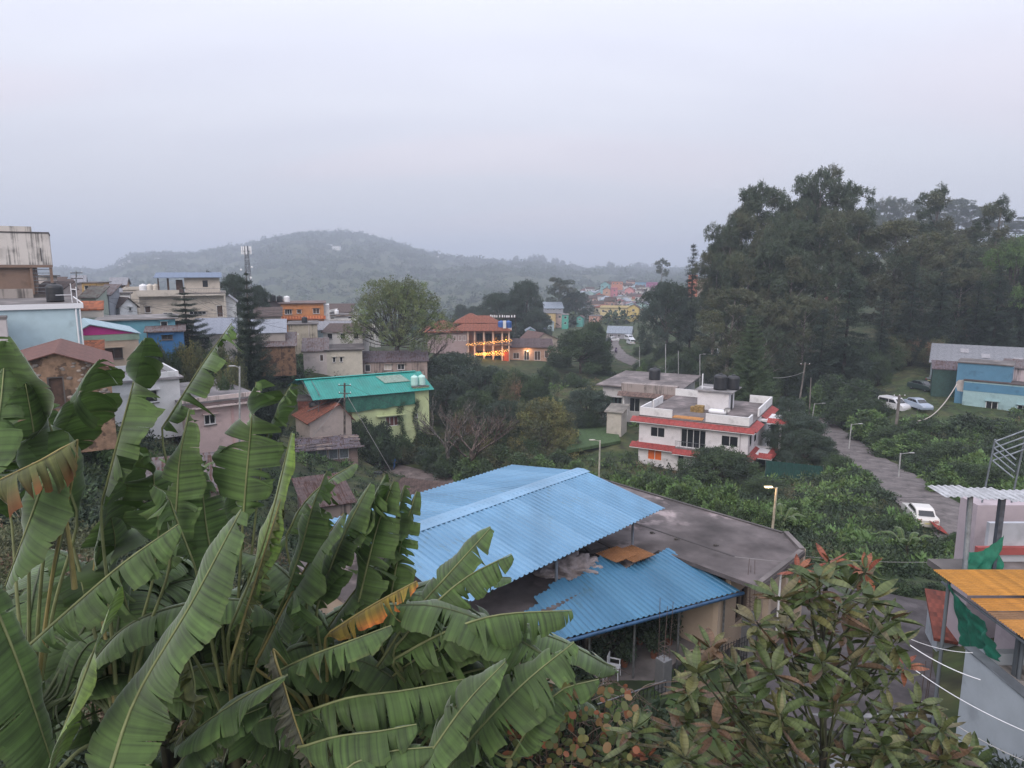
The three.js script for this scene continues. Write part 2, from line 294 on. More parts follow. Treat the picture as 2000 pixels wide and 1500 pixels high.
// every tree is built one unit high and one unit wide round the trunk, then scaled to its height in metres
function protoEuc(seed, o = {}) {
  R = mulberry(seed); const g = new THREE.Group(), h = o.h || 34, w = o.w || 15, wood = [], it = [], it2 = [];
  const lean = rr(-.06, .06) * h, top = V(lean, h * .93, rr(-.5, .5)), tr = [V(0, -1, 0), V(lean * .2, h * .3, 0), V(lean * .7, h * .65, .2), top];
  wood.push(limb(tr, h * .016, h * .004, 7));
  const nb = o.nb || 16;
  for (let k = 0; k < nb; k++) {
    const t = lerp(o.low || .33, .97, (k + rr(0, .6)) / nb), b0 = V(lerp(0, lean, t), h * t * .93, 0), a = k * 2.4 + rr(-.5, .5), L = w * .5 * (1.15 - .75 * Math.pow(Math.abs(t - .55) / .5, 1.5)) * rr(.55, 1.05), e = V(b0.x + Math.cos(a) * L, b0.y + L * rr(.45, 1.0), Math.sin(a) * L);
    wood.push(limb([b0, b0.clone().lerp(e, .5).add(V(0, L * .1, 0)), e], h * .006 * (1.3 - t), h * .0015, 5));
    const cr = w * rr(.13, .22); clump(k % 3 ? it : it2, e, cr * 1.15, cr * .75, cr * 1.15, Math.round((o.dens || 38) * rr(.7, 1.2)), o.s || 1.25);
    const m2 = b0.clone().lerp(e, .55).add(V(rr(-1, 1), rr(.5, 2), rr(-1, 1))); clump(it, m2, cr * .7, cr * .5, cr * .7, Math.round((o.dens || 38) * .22), o.s || 1.25);
  }
  clump(it, top.clone().add(V(0, h * .02, 0)), w * .16, h * .055, w * .16, o.dens || 38, o.s || 1.25);
  mesh('trunk', wood, o.wood || PALE, g); const cr = leafMass('crown', g, CL.euc[0], o.mat || LM.euc, it, .3); leafMass('crown', g, CL.euc[1], o.mat2 || LM.eucb, it2, .3);
  g.userData.h = h * 1.02; g.userData.w = w; return g;
}
function protoConifer(seed, o = {}) {
  R = mulberry(seed); const g = new THREE.Group(), h = 24, w = o.w || 9, wood = [limb([V(0, -1, 0), V(.1, h * .5, 0), V(0, h, 0)], .36, .04, 6)], it = [];
  for (let y = h * .12; y < h * .99; y += h * .034) {
    const rad = w / 2 * Math.pow(1 - y / h, .75) * rr(.75, 1.1) + .25, nb = Math.max(3, Math.round(rad * 2.2));
    for (let k = 0; k < nb; k++) { const a = rr(0, 6.283), L = rad * rr(.6, 1.1); for (let q = .25; q <= 1; q += .75 / Math.max(1, Math.round(L * 1.3))) it.push({ p: V(Math.cos(a) * L * q, y - L * q * rr(.12, .3), Math.sin(a) * L * q), s: rr(.8, 1.35) * (o.s || 1), up: 1, sy: .7 }); }
  }
  mesh('trunk', wood, DARKBARK, g); leafMass('crown', g, CL.needle[0], o.mat || LM.conifer, it, .28); g.userData.h = h; g.userData.w = w; return g;
}
function protoRound(seed, o = {}) {
  R = mulberry(seed); const g = new THREE.Group(), h = o.h || 12, w = o.w || 11, wood = [], it = [], it2 = [], f = V(rr(-.3, .3), h * (o.fork || .28), rr(-.3, .3));
  wood.push(limb([V(0, -1, 0), f.clone().multiplyScalar(.5), f], h * .026, h * .02, 7));
  const nb = o.nb || 22;
  for (let k = 0; k < nb; k++) {
    const a = k * 2.4 + rr(-.3, .3), el = lerp(o.el ?? -.25, 1.4, (k + .5) / nb), L = Math.cos(el) * w * .42, e = V(Math.cos(a) * L, f.y + Math.sin(el) * (h * .84 - f.y) * rr(.9, 1.05), Math.sin(a) * L);
    wood.push(limb([f, f.clone().lerp(e, .5).add(V(0, -h * .03, 0)), e], h * .011 * (o.lt || 1), h * .003 * (o.lt || 1), 5));
    for (let q = 0; q < 2; q++) { const e2 = e.clone().add(V(rr(-1, 1) * w * .1, rr(-.1, 1) * h * .06, rr(-1, 1) * w * .1)); wood.push(limb([f.clone().lerp(e, .6), f.clone().lerp(e2, .85), e2], h * .005, h * .002, 4)); }
    const cr = w * rr(.13, .19) * (o.cr || 1); clump(k % 2 ? it : it2, e, cr * 1.25, cr * .8, cr * 1.25, Math.round((o.dens || 60) * rr(.8, 1.2)), o.s || .8);
  }
  mesh('trunk', wood, o.wood || TRUNK, g); leafMass('crown', g, (CL[o.cl || 'broad'])[0], o.mat || LM.mid, it, .3); leafMass('crown', g, (CL[o.cl || 'broad'])[1], o.mat2 || o.mat || LM.mid, it2, .3); g.userData.h = h; g.userData.w = w; return g;
}
function protoBush(seed, o = {}) {
  R = mulberry(seed); const g = new THREE.Group(), h = o.h || 2.4, w = o.w || 3, wood = [], it = [], it2 = [];
  for (let k = 0; k < (o.nb || 9); k++) {
    const a = k * 2.4, q = Math.sqrt((k + .5) / (o.nb || 9)), e = V(Math.cos(a) * w * .36 * q, h * (.82 - .55 * q * q) * rr(.85, 1.1), Math.sin(a) * w * .36 * q);
    wood.push(limb([V(Math.cos(a) * .1, -.3, Math.sin(a) * .1), e.clone().multiplyScalar(.55), e], .035, .012, 4));
    const cr = w * rr(.16, .24); clump(k % 2 ? it : it2, e, cr, Math.min(cr, h * .26), cr, o.dens || 20, o.s || .55, .3);
  }
  mesh('stem', wood, DARKBARK, g); leafMass('foliage', g, (CL[o.cl || 'broad'])[0], o.mat || LM.mid, it, .32); leafMass('foliage', g, (CL[o.cl || 'broad'])[1], o.mat2 || o.mat || LM.mid, it2, .32);
  g.userData.h = h; g.userData.w = w; return g;
}
function protoAraucaria(seed, tiers, droop, lm = LM.conifer) {
  R = mulberry(seed); const g = new THREE.Group(), h = 16, w = 8; mesh('trunk', [limb([V(0, -1, 0), V(.05, h * .5, 0), V(0, h, 0)], .24, .03, 7)], TRUNK, g);
  const it = [];
  for (let k = 0; k < tiers; k++) {
    const t = k / (tiers - 1), y = h * lerp(.06, .985, t), L = w / 2 * Math.pow(1 - t, .65) * rr(.88, 1.08) + .16, nb = t > .9 ? 5 : 7, a0 = R() * 6;
    for (let b = 0; b < nb; b++) {
      const a = a0 + b / nb * 6.283 + rr(-.12, .12), l = L * rr(.85, 1.1), n = Math.max(2, Math.round(l / .17));
      for (let q = 1; q <= n; q++) { const s = q / n, x = Math.cos(a) * l * s, z = Math.sin(a) * l * s, yy = y + l * (-droop * Math.sin(s * 2.2) + s * s * .32 * (1 - t * .3)); it.push({ p: V(x, yy, z), s: rr(1.1, 1.5) * (1.2 - .4 * s) * (.35 + .65 * (1 - t)), up: 1, sy: .55 }); }
    }
  }
  leafMass('crown', g, CL.needle[1], lm, it, .2); g.userData.h = h; g.userData.w = w; return g;
}
function plant(proto, name, label, cat, px, pyTop, d, wpx, group, o = {}) {    // stands on the ground at depth d, its top at row pyTop
  const p = P(px, pyTop, d), y0 = o.base ?? ground(p.x, -d), w = wpx / FPX * d, h = Math.max(w * (o.minH || .62), p.y - y0), y = p.y - h;
  const g = proto.clone(); g.name = numbered(name); g.position.set(p.x, y, -d); const sy = h / proto.userData.h, sx = w / proto.userData.w;
  g.scale.set(sx, sy, sx); g.rotation.y = o.yaw ?? (px * 1.37 + d) % 6.283; g.userData = { label, category: cat }; if (group) g.userData.group = group;
  scene.add(g); return g;
}
const EUC = [protoEuc(101), protoEuc(102, { h: 36, w: 13, nb: 18 }), protoEuc(103, { h: 30, w: 17, nb: 17, low: .2 }), protoEuc(104, { h: 34, w: 10, nb: 8, dens: 24, low: .62 })];
const EUCB = [protoEuc(111, { mat: LM.eucb, mat2: LM.olive, low: .1, nb: 19, w: 14 }), protoEuc(112, { mat: LM.eucb, mat2: LM.euc, low: .1, nb: 18, w: 18, h: 28 })];
const CON = [protoConifer(121), protoConifer(122, { w: 11 }), protoConifer(123, { w: 6.5 })];
const RND = [protoRound(131, { mat: LM.dark, mat2: LM.blue }), protoRound(132, { mat: LM.mid, mat2: LM.dark, h: 9, w: 10 }), protoRound(133, { mat: LM.olive, mat2: LM.mid, h: 8, w: 9 })];
const BUSH = { dark: protoBush(141, { mat: LM.dark, mat2: LM.mid }), mid: protoBush(142, { mat: LM.mid, mat2: LM.lush, cl: 'big' }), olive: protoBush(143, { mat: LM.olive, mat2: LM.mid }), lush: protoBush(144, { mat: LM.lush, mat2: LM.mid, cl: 'big' }), dry: protoBush(145, { mat: LM.dry, mat2: LM.olive, cl: 'fine' }), yellow: protoBush(146, { mat: LM.yellow, mat2: LM.olive, cl: 'fine' }),
  bigdark: protoBush(147, { mat: LM.dark, mat2: LM.mid, h: 5, w: 6, nb: 16, dens: 34, s: .6 }), bigmid: protoBush(148, { mat: LM.mid, mat2: LM.dark, h: 5, w: 6, nb: 16, dens: 34, s: .6, cl: 'big' }), bigolive: protoBush(149, { mat: LM.olive, mat2: LM.mid, h: 5, w: 6, nb: 16, dens: 34, s: .6 }) };
// ---------- trees standing in the place ----------
{
  const grp = 'tall eucalyptus trees in the grove above the road', lab = 'tall eucalyptus with pale trunk in the dense grove above the road';
  for (const [k, px, py, d, w] of [[0, 1430, 420, 150, 95], [1, 1482, 352, 156, 120], [0, 1535, 378, 160, 100], [2, 1512, 440, 140, 130], [1, 1580, 366, 165, 110], [0, 1616, 324, 160, 120], [1, 1655, 350, 158, 110], [2, 1600, 430, 142, 150], [0, 1672, 415, 150, 110], [1, 1555, 480, 134, 110], [2, 1460, 500, 138, 120], [1, 1402, 465, 158, 90], [0, 1640, 470, 138, 120], [2, 1418, 480, 165, 100], [0, 1395, 520, 170, 80], [1, 1455, 395, 170, 90], [2, 1480, 470, 145, 110], [0, 1550, 410, 150, 100]])
    plant(EUC[k], 'eucalyptus_tree', lab, 'tree', px, py, d, w * .82, grp);
  for (const [k, px, py, d, w] of [[0, 1425, 560, 128, 110], [1, 1575, 575, 128, 130], [0, 1760, 428, 150, 130], [1, 1800, 470, 142, 130], [1, 1850, 455, 165, 130], [0, 1905, 440, 175, 130], [1, 1960, 470, 150, 150], [1, 1790, 430, 185, 120], [0, 1985, 460, 190, 140], [1, 1880, 520, 138, 120], [1, 1500, 590, 126, 110]])
    plant(EUCB[k], 'eucalyptus_tree', 'brownish green bushy eucalyptus with foliage low down its trunk, in the grove', 'tree', px, py, d, w, 'brownish bushy eucalyptus trees in the grove');
  plant(EUC[3], 'eucalyptus_tree', 'lanky eucalyptus with a small flat tuft of foliage rising above the hazy grove', 'tree', 1822, 357, 168, 80);
  plant(EUC[3], 'eucalyptus_tree', 'thin eucalyptus with leaning tufts beside the green broadleaf tree', 'tree', 1942, 380, 160, 70);
  for (const [px, py, d, w] of [[1712, 392, 460, 44], [1738, 388, 470, 44], [1760, 386, 480, 46], [1790, 400, 470, 44], [1850, 394, 480, 46], [1876, 386, 490, 48], [1900, 398, 480, 44], [1922, 408, 470, 44], [1830, 416, 450, 44], [1770, 424, 440, 46], [1730, 430, 440, 44], [1960, 430, 460, 50], [2010, 420, 460, 50], [1695, 415, 450, 44], [1938, 404, 500, 44], [1810, 408, 460, 44], [1985, 436, 450, 50]])
    plant(EUC[(px | 0) % 3], 'eucalyptus_tree', 'hazy blue-green eucalyptus on the rise behind the grove', 'tree', px, py, d, w, 'hazy eucalyptus trees on the rise behind the grove');
  for (const [k, px, py, d, w] of [[0, 1355, 474, 178, 62], [0, 1790, 505, 132, 80], [1, 1880, 480, 140, 110], [1, 1845, 520, 130, 90], [1, 1958, 515, 128, 110], [2, 1915, 545, 130, 60], [0, 2010, 500, 132, 100], [2, 1730, 560, 128, 60]])
    plant(CON[k], 'conifer_tree', 'dark dense conifer standing among the eucalyptus', 'tree', px, py, d, w, 'dark conifers among the eucalyptus');
  plant(CON[1], 'conifer_tree', 'dark layered cedar with spreading boughs in front of the grove', 'tree', 1664, 528, 116, 150);
  plant(CON[1], 'conifer_tree', 'low wide dark conifer beside the layered cedar', 'tree', 1610, 600, 118, 110);
  plant(RND[0], 'broadleaf_tree', 'dark rounded tree at the edge of the grove nearest the far road', 'tree', 1306, 532, 180, 100);
  plant(protoRound(134, { mat: LM.lush, mat2: LM.mid, h: 18, w: 13, nb: 18 }), 'broadleaf_tree', 'fresh green broadleaf tree at the edge of the grove', 'tree', 2000, 425, 135, 130);
  plant(EUC[3], 'eucalyptus_tree', 'spindly tall sapling rising above the distant houses', 'tree', 1293, 503, 420, 26);
  const ar = 'dark tiered araucaria pine with level whorls of branches';
  plant(protoAraucaria(151, 22, .12), 'araucaria_tree', 'tall narrow dark araucaria pine in front of the grey metal roofs', 'tree', 480, 530, 70, 118);
  plant(protoAraucaria(152, 15, .22), 'araucaria_tree', 'shorter wide araucaria pine with sparse drooping tiers beside the bright blue shed', 'tree', 358, 560, 88, 115);
  plant(protoAraucaria(153, 26, .2, leafMat(.06, .095, .04)), 'araucaria_tree', 'green conical araucaria pine beside the white house with red eaves', 'tree', 1472, 615, 106, 112);
  plant(protoRound(135, { mat: leafMat(.125, .165, .058), mat2: leafMat(.10, .125, .05), h: 15, w: 13, nb: 46, el: .12, fork: .34, lt: .5, dens: 30, s: .56, cr: .85, cl: 'broad', wood: M([.2, .17, .15], 'bark') }), 'broadleaf_tree', 'light green feathery spreading tree with visible branches beside the tiled restaurant', 'tree', 775, 522, 125, 205);
  plant(RND[0], 'broadleaf_tree', 'dark rounded tree with a tall head behind the tiled restaurant', 'tree', 1026, 533, 235, 70);
  plant(RND[0], 'broadleaf_tree', 'dark broad tree mass behind the tiled restaurant roof', 'tree', 980, 560, 232, 100);
  plant(RND[0], 'broadleaf_tree', 'dark low tree against the distant houses by the restaurant', 'tree', 1048, 600, 228, 60);
  plant(EUC[0], 'eucalyptus_tree', 'hazy dark tree with a flat tufted top among the distant houses', 'tree', 1092, 542, 340, 48);
  plant(RND[0], 'broadleaf_tree', 'hazy rounded tree beside the flat topped distant tree', 'tree', 1125, 562, 345, 60);
  plant(RND[0], 'broadleaf_tree', 'hazy low tree on the valley side beyond the feathery tree', 'tree', 925, 592, 300, 36);
  plant(RND[0], 'broadleaf_tree', 'hazy pointed tree on the valley side beyond the restaurant', 'tree', 900, 588, 310, 30);
  plant(RND[0], 'broadleaf_tree', 'small dark tree behind the blue canopy of the cream block', 'tree', 405, 516, 142, 28);
  plant(RND[0], 'broadleaf_tree', 'dark leafy tree between the cream block and the phone mast', 'tree', 455, 521, 140, 62);
  plant(RND[0], 'broadleaf_tree', 'dark sloping tree beneath the phone mast', 'tree', 500, 545, 138, 52);
  // valley thicket
  const tg = 'trees of the thicket in the dip beyond the blue roofs';
  for (const [k, px, py, d, w] of [[0, 885, 678, 122, 120], [0, 945, 705, 118, 120], [1, 1000, 720, 112, 110], [0, 870, 720, 108, 90], [1, 930, 760, 104, 100], [1, 1045, 735, 108, 80], [0, 985, 770, 98, 90]])
    plant(RND[k], 'broadleaf_tree', 'dark leafy tree in the thicket between the green roof and the lawn', 'tree', px, py, d, w, tg);
  plant(RND[1], 'broadleaf_tree', 'rounded green tree beside the far road bend', 'tree', 1135, 640, 155, 115);
  plant(RND[1], 'broadleaf_tree', 'darker tree top behind the rounded one at the far road bend', 'tree', 1160, 625, 170, 60);
  plant(protoRound(136, { mat: LM.yellow, mat2: LM.olive, h: 7, w: 9, nb: 22, fork: .15, dens: 60, s: .6 }), 'flowering_tree', 'domed yellowish flowering tree beside the lawn', 'tree', 1058, 776, 92, 150);
  plant(RND[0], 'broadleaf_tree', 'dark tree at the edge of the lawn beside the pale house', 'tree', 1150, 752, 106, 100);
  plant(RND[1], 'broadleaf_tree', 'dense dark green tree in front of the white house with red eaves', 'tree', 1408, 872, 76, 150);
  for (const [px, py, d, w] of [[1560, 795, 84, 120], [1600, 845, 80, 70], [1545, 765, 96, 70], [1575, 830, 78, 90]])
    plant(RND[0], 'broadleaf_tree', 'dark tree between the white house and the road', 'tree', px, py, d, w, 'dark trees between the white house and the road');
  plant(BUSH.bigmid, 'shrub', 'glossy rounded shrub above the road opposite the parked cars', 'shrub', 1900, 808, 82, 130);
}
// shrubs: [kind, px, top row, depth, width]
const SH = { 'leafy shrub on the bank between the road and the parked cars': [['bigmid', 1630, 728, 112, 90], ['bigmid', 1680, 738, 106, 90], ['mid', 1600, 760, 112, 70], ['bigdark', 1720, 775, 98, 90], ['bigmid', 1655, 775, 102, 90], ['lush', 1700, 800, 92, 80], ['bigdark', 1740, 830, 86, 90], ['mid', 1780, 845, 82, 80], ['bigmid', 1810, 820, 84, 90], ['bigdark', 1850, 860, 74, 110], ['bigmid', 1800, 890, 74, 80], ['bigdark', 1890, 900, 66, 110], ['mid', 1850, 915, 64, 70], ['bigdark', 1950, 905, 62, 110], ['bigmid', 1975, 860, 70, 90], ['bigdark', 1930, 850, 78, 80], ['lush', 1960, 825, 84, 80], ['bigdark', 1690, 830, 92, 60], ['mid', 1730, 860, 82, 60]],
  'leafy shrub on the slope between the road and the concrete roof': [['bigdark', 1640, 885, 74, 80], ['bigmid', 1680, 915, 68, 90], ['bigdark', 1718, 950, 62, 100], ['bigmid', 1650, 955, 62, 90], ['lush', 1600, 960, 62, 70], ['bigdark', 1690, 990, 56, 110], ['bigmid', 1740, 1010, 52, 100], ['bigdark', 1640, 1010, 52, 110], ['lush', 1585, 1000, 54, 80], ['bigdark', 1690, 1050, 46, 120], ['bigmid', 1780, 1060, 46, 120], ['bigdark', 1730, 1090, 41, 120], ['bigmid', 1800, 1120, 38, 130], ['bigdark', 1670, 1100, 40, 110], ['bigdark', 1840, 1100, 40, 110], ['mid', 1860, 1065, 46, 80], ['bigmid', 1610, 1060, 44, 90], ['lush', 1770, 1005, 50, 60], ['bigdark', 1870, 1040, 47, 60]],
  'low bright shrub along the back edge of the concrete roof': [['lush', 1200, 925, 60, 70], ['lush', 1245, 930, 58, 70], ['mid', 1290, 935, 56, 80], ['lush', 1330, 945, 53, 80], ['lush', 1375, 950, 52, 80], ['mid', 1420, 955, 50, 80], ['lush', 1465, 975, 48, 80], ['mid', 1545, 985, 48, 80], ['lush', 1300, 930, 66, 70], ['mid', 1350, 935, 66, 70], ['dark', 1260, 925, 70, 70], ['bigdark', 1490, 930, 64, 90], ['dark', 1220, 922, 72, 60], ['lush', 1400, 975, 46, 70], ['mid', 1500, 1000, 44, 70]],
  'shrub in the garden round the lawn': [['dark', 1090, 880, 84, 70], ['mid', 1060, 895, 80, 70], ['olive', 1020, 885, 82, 80], ['olive', 970, 870, 84, 80], ['mid', 1120, 905, 76, 60], ['bigdark', 1150, 800, 104, 60], ['lush', 1150, 920, 66, 70], ['dark', 1105, 925, 68, 60]],
  'shrub in the thicket beside the lane': [['bigolive', 900, 845, 88, 90], ['bigdark', 850, 870, 90, 90], ['dark', 870, 890, 86, 70], ['mid', 920, 890, 82, 70], ['olive', 830, 830, 96, 60], ['dark', 950, 900, 78, 60], ['yellow', 940, 850, 90, 70], ['bigolive', 960, 820, 95, 100], ['bigdark', 1010, 830, 92, 90], ['dry', 905, 800, 97, 70], ['dry', 1000, 730, 108, 70], ['bigolive', 1030, 850, 88, 90]],
  'shrub in the hedge before the light green house': [['bigdark', 610, 830, 92, 60], ['bigmid', 655, 825, 90, 70], ['bigdark', 700, 812, 91, 80], ['bigmid', 740, 825, 90, 80], ['olive', 780, 850, 92, 70], ['bigmid', 760, 865, 93, 80], ['bigdark', 810, 868, 94, 80], ['mid', 725, 860, 93, 60], ['olive', 690, 850, 93, 60]],
  'yellowish scrub bush below the blue shed': [['yellow', 380, 668, 70, 80], ['bigolive', 420, 672, 68, 90], ['yellow', 455, 700, 66, 70], ['bigolive', 345, 672, 70, 70], ['olive', 300, 668, 70, 60], ['yellow', 430, 720, 62, 80], ['dark', 440, 745, 60, 70]],
  'green crop bush on the terraced slope behind the green roof': [['dark', 560, 690, 118, 60], ['mid', 600, 695, 120, 60], ['dark', 580, 720, 110, 70], ['lush', 625, 715, 114, 50], ['mid', 550, 725, 106, 50], ['olive', 650, 715, 118, 50], ['dark', 680, 725, 116, 40]],
  'dark shrub along the far road': [['bigdark', 1260, 672, 190, 60], ['bigdark', 1310, 665, 180, 80], ['bigdark', 1370, 670, 165, 90], ['bigdark', 1260, 700, 160, 60], ['bigdark', 1330, 690, 150, 90], ['bigdark', 1400, 690, 145, 90], ['dark', 1180, 715, 155, 60], ['dark', 1230, 722, 148, 60], ['dark', 1290, 720, 140, 70], ['mid', 1255, 712, 136, 30], ['bigdark', 1430, 680, 140, 80], ['bigdark', 1090, 690, 165, 60], ['bigdark', 1540, 700, 128, 90], ['bigdark', 1580, 690, 130, 80], ['dark', 1120, 730, 140, 60], ['dark', 1070, 715, 140, 50], ['bigdark', 1500, 720, 122, 60]],
  'low tree beneath the grove beside the small orange roofed house': [['bigolive', 1740, 655, 130, 80], ['dry', 1780, 650, 132, 70], ['bigdark', 1690, 660, 128, 80], ['bigdark', 1830, 640, 140, 70], ['dry', 1830, 660, 125, 60], ['bigdark', 1640, 670, 124, 80], ['bigdark', 1720, 690, 120, 60], ['bigdark', 1930, 640, 150, 90], ['bigdark', 1980, 650, 148, 80], ['bigdark', 1780, 620, 145, 90], ['bigdark', 1870, 610, 160, 90]],
  'shrub along the courtyard in front of the orange awning': [['bigdark', 1700, 1130, 34, 110], ['bigdark', 1770, 1135, 34, 110], ['bigmid', 1830, 1140, 33, 90], ['dark', 1660, 1150, 34, 80]] };
for (const [label, list] of Object.entries(SH)) for (const [k, px, py, d, w] of list) plant(BUSH[k], 'shrub', label, 'shrub', px, py, d, w, label.replace(/^(\w+ )?shrub|bush/, 'shrubs'));
// ---------- building kit ----------
const WHITE = M([.80, .80, .80], 'plaster'), CREAM = M([.66, .60, .50], 'plaster'), CONC = M([.34, .31, .30], 'concrete', .95), DARKC = M([.22, .195, .19], 'concrete', .95), TIN = M([.34, .34, .37], 'fine', .55, { metal: .3 }), RUST = M([.36, .33, .32], 'rust', .8), TERRA = M([.42, .135, .075], 'tile', .85), ORTILE = M([.55, .16, .06], 'tile', .8), BROWNT = M([.17, .115, .10], 'tile', .9), DKWOOD = M([.11, .06, .04], 'fine', .7), STEEL = M([.30, .31, .33], 'fine', .45, { metal: .6 }), BLACKP = M([.018, .019, .022], null, .5), WHITEP = M([.72, .73, .75], null, .6), FRAMEW = M([.66, .66, .66], null, .6), FRAMED = M([.09, .08, .075], null, .6);
const yawOf = (a, b) => Math.atan2(-(b.z - a.z), b.x - a.x);
function pane(g, x, y, w, h, z, o = {}) {          // window or shuttered opening set in a wall face at z
  const f = .07, fr = [slab(x, x + w, y, y + f, z - .1, z + .03), slab(x, x + w, y + h - f, y + h, z - .1, z + .03), slab(x, x + f, y + f, y + h - f, z - .1, z + .03), slab(x + w - f, x + w, y + f, y + h - f, z - .1, z + .03)];
  const n = o.n ?? Math.max(1, Math.round(w / .7)); for (let k = 1; k < n; k++) fr.push(slab(x + w * k / n - .03, x + w * k / n + .03, y + f, y + h - f, z - .09, z + .01));
  const wn = mesh(o.name || 'window', fr, o.frame || FRAMEW, g);
  for (let k = 0; k < n; k++) mesh(o.pn || 'pane', slab(x + w * k / n + .035, x + w * (k + 1) / n - .035, y + f, y + h - f, z - .12, z - .08), o.mat || GLASS, wn);
  return wn;
}
// a plain building. l, r: columns of the front corners; t, b: rows of the eave and of the foot; d: depth
function house(name, label, o) {
  const c = (o.l + o.r) / 2, base = P(c, o.b, o.d), top = P(c, o.t, o.d), w = o.w || (o.r - o.l) / FPX * o.d, h = top.y - base.y, dep = o.dep || w * .9, wall = o.wall || WHITE, sink = o.sink ?? 2.5;
  const g = thing(name, label, o.cat || 'house', base, (o.yaw || 0) - Math.atan2(base.x, o.d) * .9, o.group), hw = w / 2, tk = .2;
  const fh = [], holes = (o.win || []).map(([fx, y, ww, hh, q]) => [fx * w - ww / 2, y, ww, hh, q || {}]).filter(a => a[0] > .05 && a[0] + a[2] < w - .05 && a[1] + a[3] < h - .05);
  const geo = [wallHoles(w, h + sink, tk, holes.map(a => [a[0], Math.max(.02, a[1] + sink), a[2], a[3]])).translate(-hw, -sink, 0), slab(-hw, hw, -sink, h, -dep, -tk - .002)];
  const rt = o.roof || 'flat', ov = o.over ?? .35, rise = o.rise ?? w * .22, rm = o.rmat || (rt === 'flat' ? CONC : TERRA), th = o.th || .12;
  const rg = [];
  if (rt === 'flat') { rg.push(slab(-hw - ov, hw + ov, h + .002, h + .16, -dep - ov, ov)); if (o.par) { const p = o.par; mesh('parapet', [slab(-hw, hw, h + .162, h + p, -.18, 0), slab(-hw, hw, h + .162, h + p, -dep, -dep + .18), slab(-hw, -hw + .18, h + .162, h + p, -dep + .18, -.18), slab(hw - .18, hw, h + .162, h + p, -dep + .18, -.18)], o.pmat || wall, g); } }
  else if (rt === 'gablez') { const ap = o.apex ?? 0; geo.push(prism([[-hw, h], [hw, h], [ap, h + rise]], -dep, 0)); const s1 = rise / (ap + hw), s2 = rise / (hw - ap); for (const [x0, y0] of [[-hw - ov, h - ov * s1], [hw + ov, h - ov * s2]]) rg.push(plate([V(x0, y0 + th, ov), V(ap, h + rise + th, ov), V(ap, h + rise + th, -dep - ov), V(x0, y0 + th, -dep - ov)], th)); }
  else if (rt === 'gable') { const zc = -dep / 2, sl = rise / (dep / 2); geo.push(prism([[0, h], [dep, h], [dep / 2, h + rise]], -hw, hw).rotateY(Math.PI / 2)); for (const z of [ov, -dep - ov]) rg.push(plate([V(-hw - ov, h - ov * sl + th, z), V(hw + ov, h - ov * sl + th, z), V(hw + ov, h + rise + th, zc), V(-hw - ov, h + rise + th, zc)], th)); }
  else if (rt === 'shed') { geo.push(prism([[0, h], [dep, h], [dep, h + rise]], -hw, hw).rotateY(Math.PI / 2)); const sl = rise / dep; rg.push(plate([V(-hw - ov, h - ov * sl + th, ov), V(hw + ov, h - ov * sl + th, ov), V(hw + ov, h + rise + ov * sl + th, -dep - ov), V(-hw - ov, h + rise + ov * sl + th, -dep - ov)], th)); }
  else if (rt === 'hip') { const zc = -dep / 2, a = Math.min(hw, dep / 2) * .95, e = [V(-hw - ov, h, ov), V(hw + ov, h, ov), V(hw + ov, h, -dep - ov), V(-hw - ov, h, -dep - ov)], k0 = V(-hw + a, h + rise, zc), k1 = V(hw - a, h + rise, zc); rg.push(plate([e[0], e[1], k1, k0], th), plate([e[1], e[2], k1], th), plate([e[2], e[3], k0, k1], th), plate([e[3], e[0], k0], th)); }
  mesh('wall', geo, wall, g); mesh('roof', rg, rm, g);
  for (const [x, y, ww, hh, q] of holes) pane(g, x - hw, y, ww, hh, -.05, { name: q.door ? 'door' : 'window', pn: q.door || q.shut ? 'door_leaf' : 'pane', mat: q.mat, frame: q.frame || o.frame, n: q.n });
  if (o.d < 165) for (const [x, y, ww, hh, q] of holes) if (!q.door && hh > .5) { mesh('sunshade', slab(x - hw - .15, x - hw + ww + .15, y + hh + .06, y + hh + .13, .002, .4), wall, g); mesh('sill', slab(x - hw - .06, x - hw + ww + .06, y - .07, y - .005, .002, .1), CONC, g); }
  if (o.band) for (const [y, hh, m, pr] of o.band) mesh('band', [slab(-hw - .02, hw + .02, y, y + hh, -.3, pr || .05)], m, g);
  g.userData.size = undefined; delete g.userData.size; g.dim = { w, h, dep }; return g;
}
const loc = (g, x, y, z) => { g.updateMatrixWorld(true); return V(x, y, z).applyMatrix4(g.matrixWorld); };
function tank(label, pos, r, h, mat, group) {
  const g = thing('water_tank', label, 'water tank', pos, 0, group), pr = [[0, 0], [r, 0], [r, h * .1], [r * .96, h * .12], [r, h * .15], [r, h * .38], [r * .96, h * .4], [r, h * .43], [r, h * .64], [r * .96, h * .66], [r, h * .69], [r, h * .8], [r * .8, h * .9], [r * .35, h * .95], [0, h * .95]].map(p => new THREE.Vector2(...p));
  mesh('body', new THREE.LatheGeometry(pr, 20), mat, g); mesh('lid', new THREE.CylinderGeometry(r * .3, r * .33, h * .07, 14).translate(0, h * .975, 0), mat, g); return g;
}
const BLUEP = M([.03, .10, .32], null, .5), TEALP = M([.45, .68, .62], null, .6);
function railing(g, x0, x1, y, z, h, mat, gap = .25, name = 'railing') { const ge = [slab(x0, x1, y + h - .05, y + h, z - .025, z + .025), slab(x0, x1, y + .08, y + .12, z - .02, z + .02)]; for (let x = x0 + .05; x < x1; x += gap) ge.push(slab(x - .012, x + .012, y + .12, y + h - .05, z - .012, z + .012)); mesh(name, ge, mat, g); }
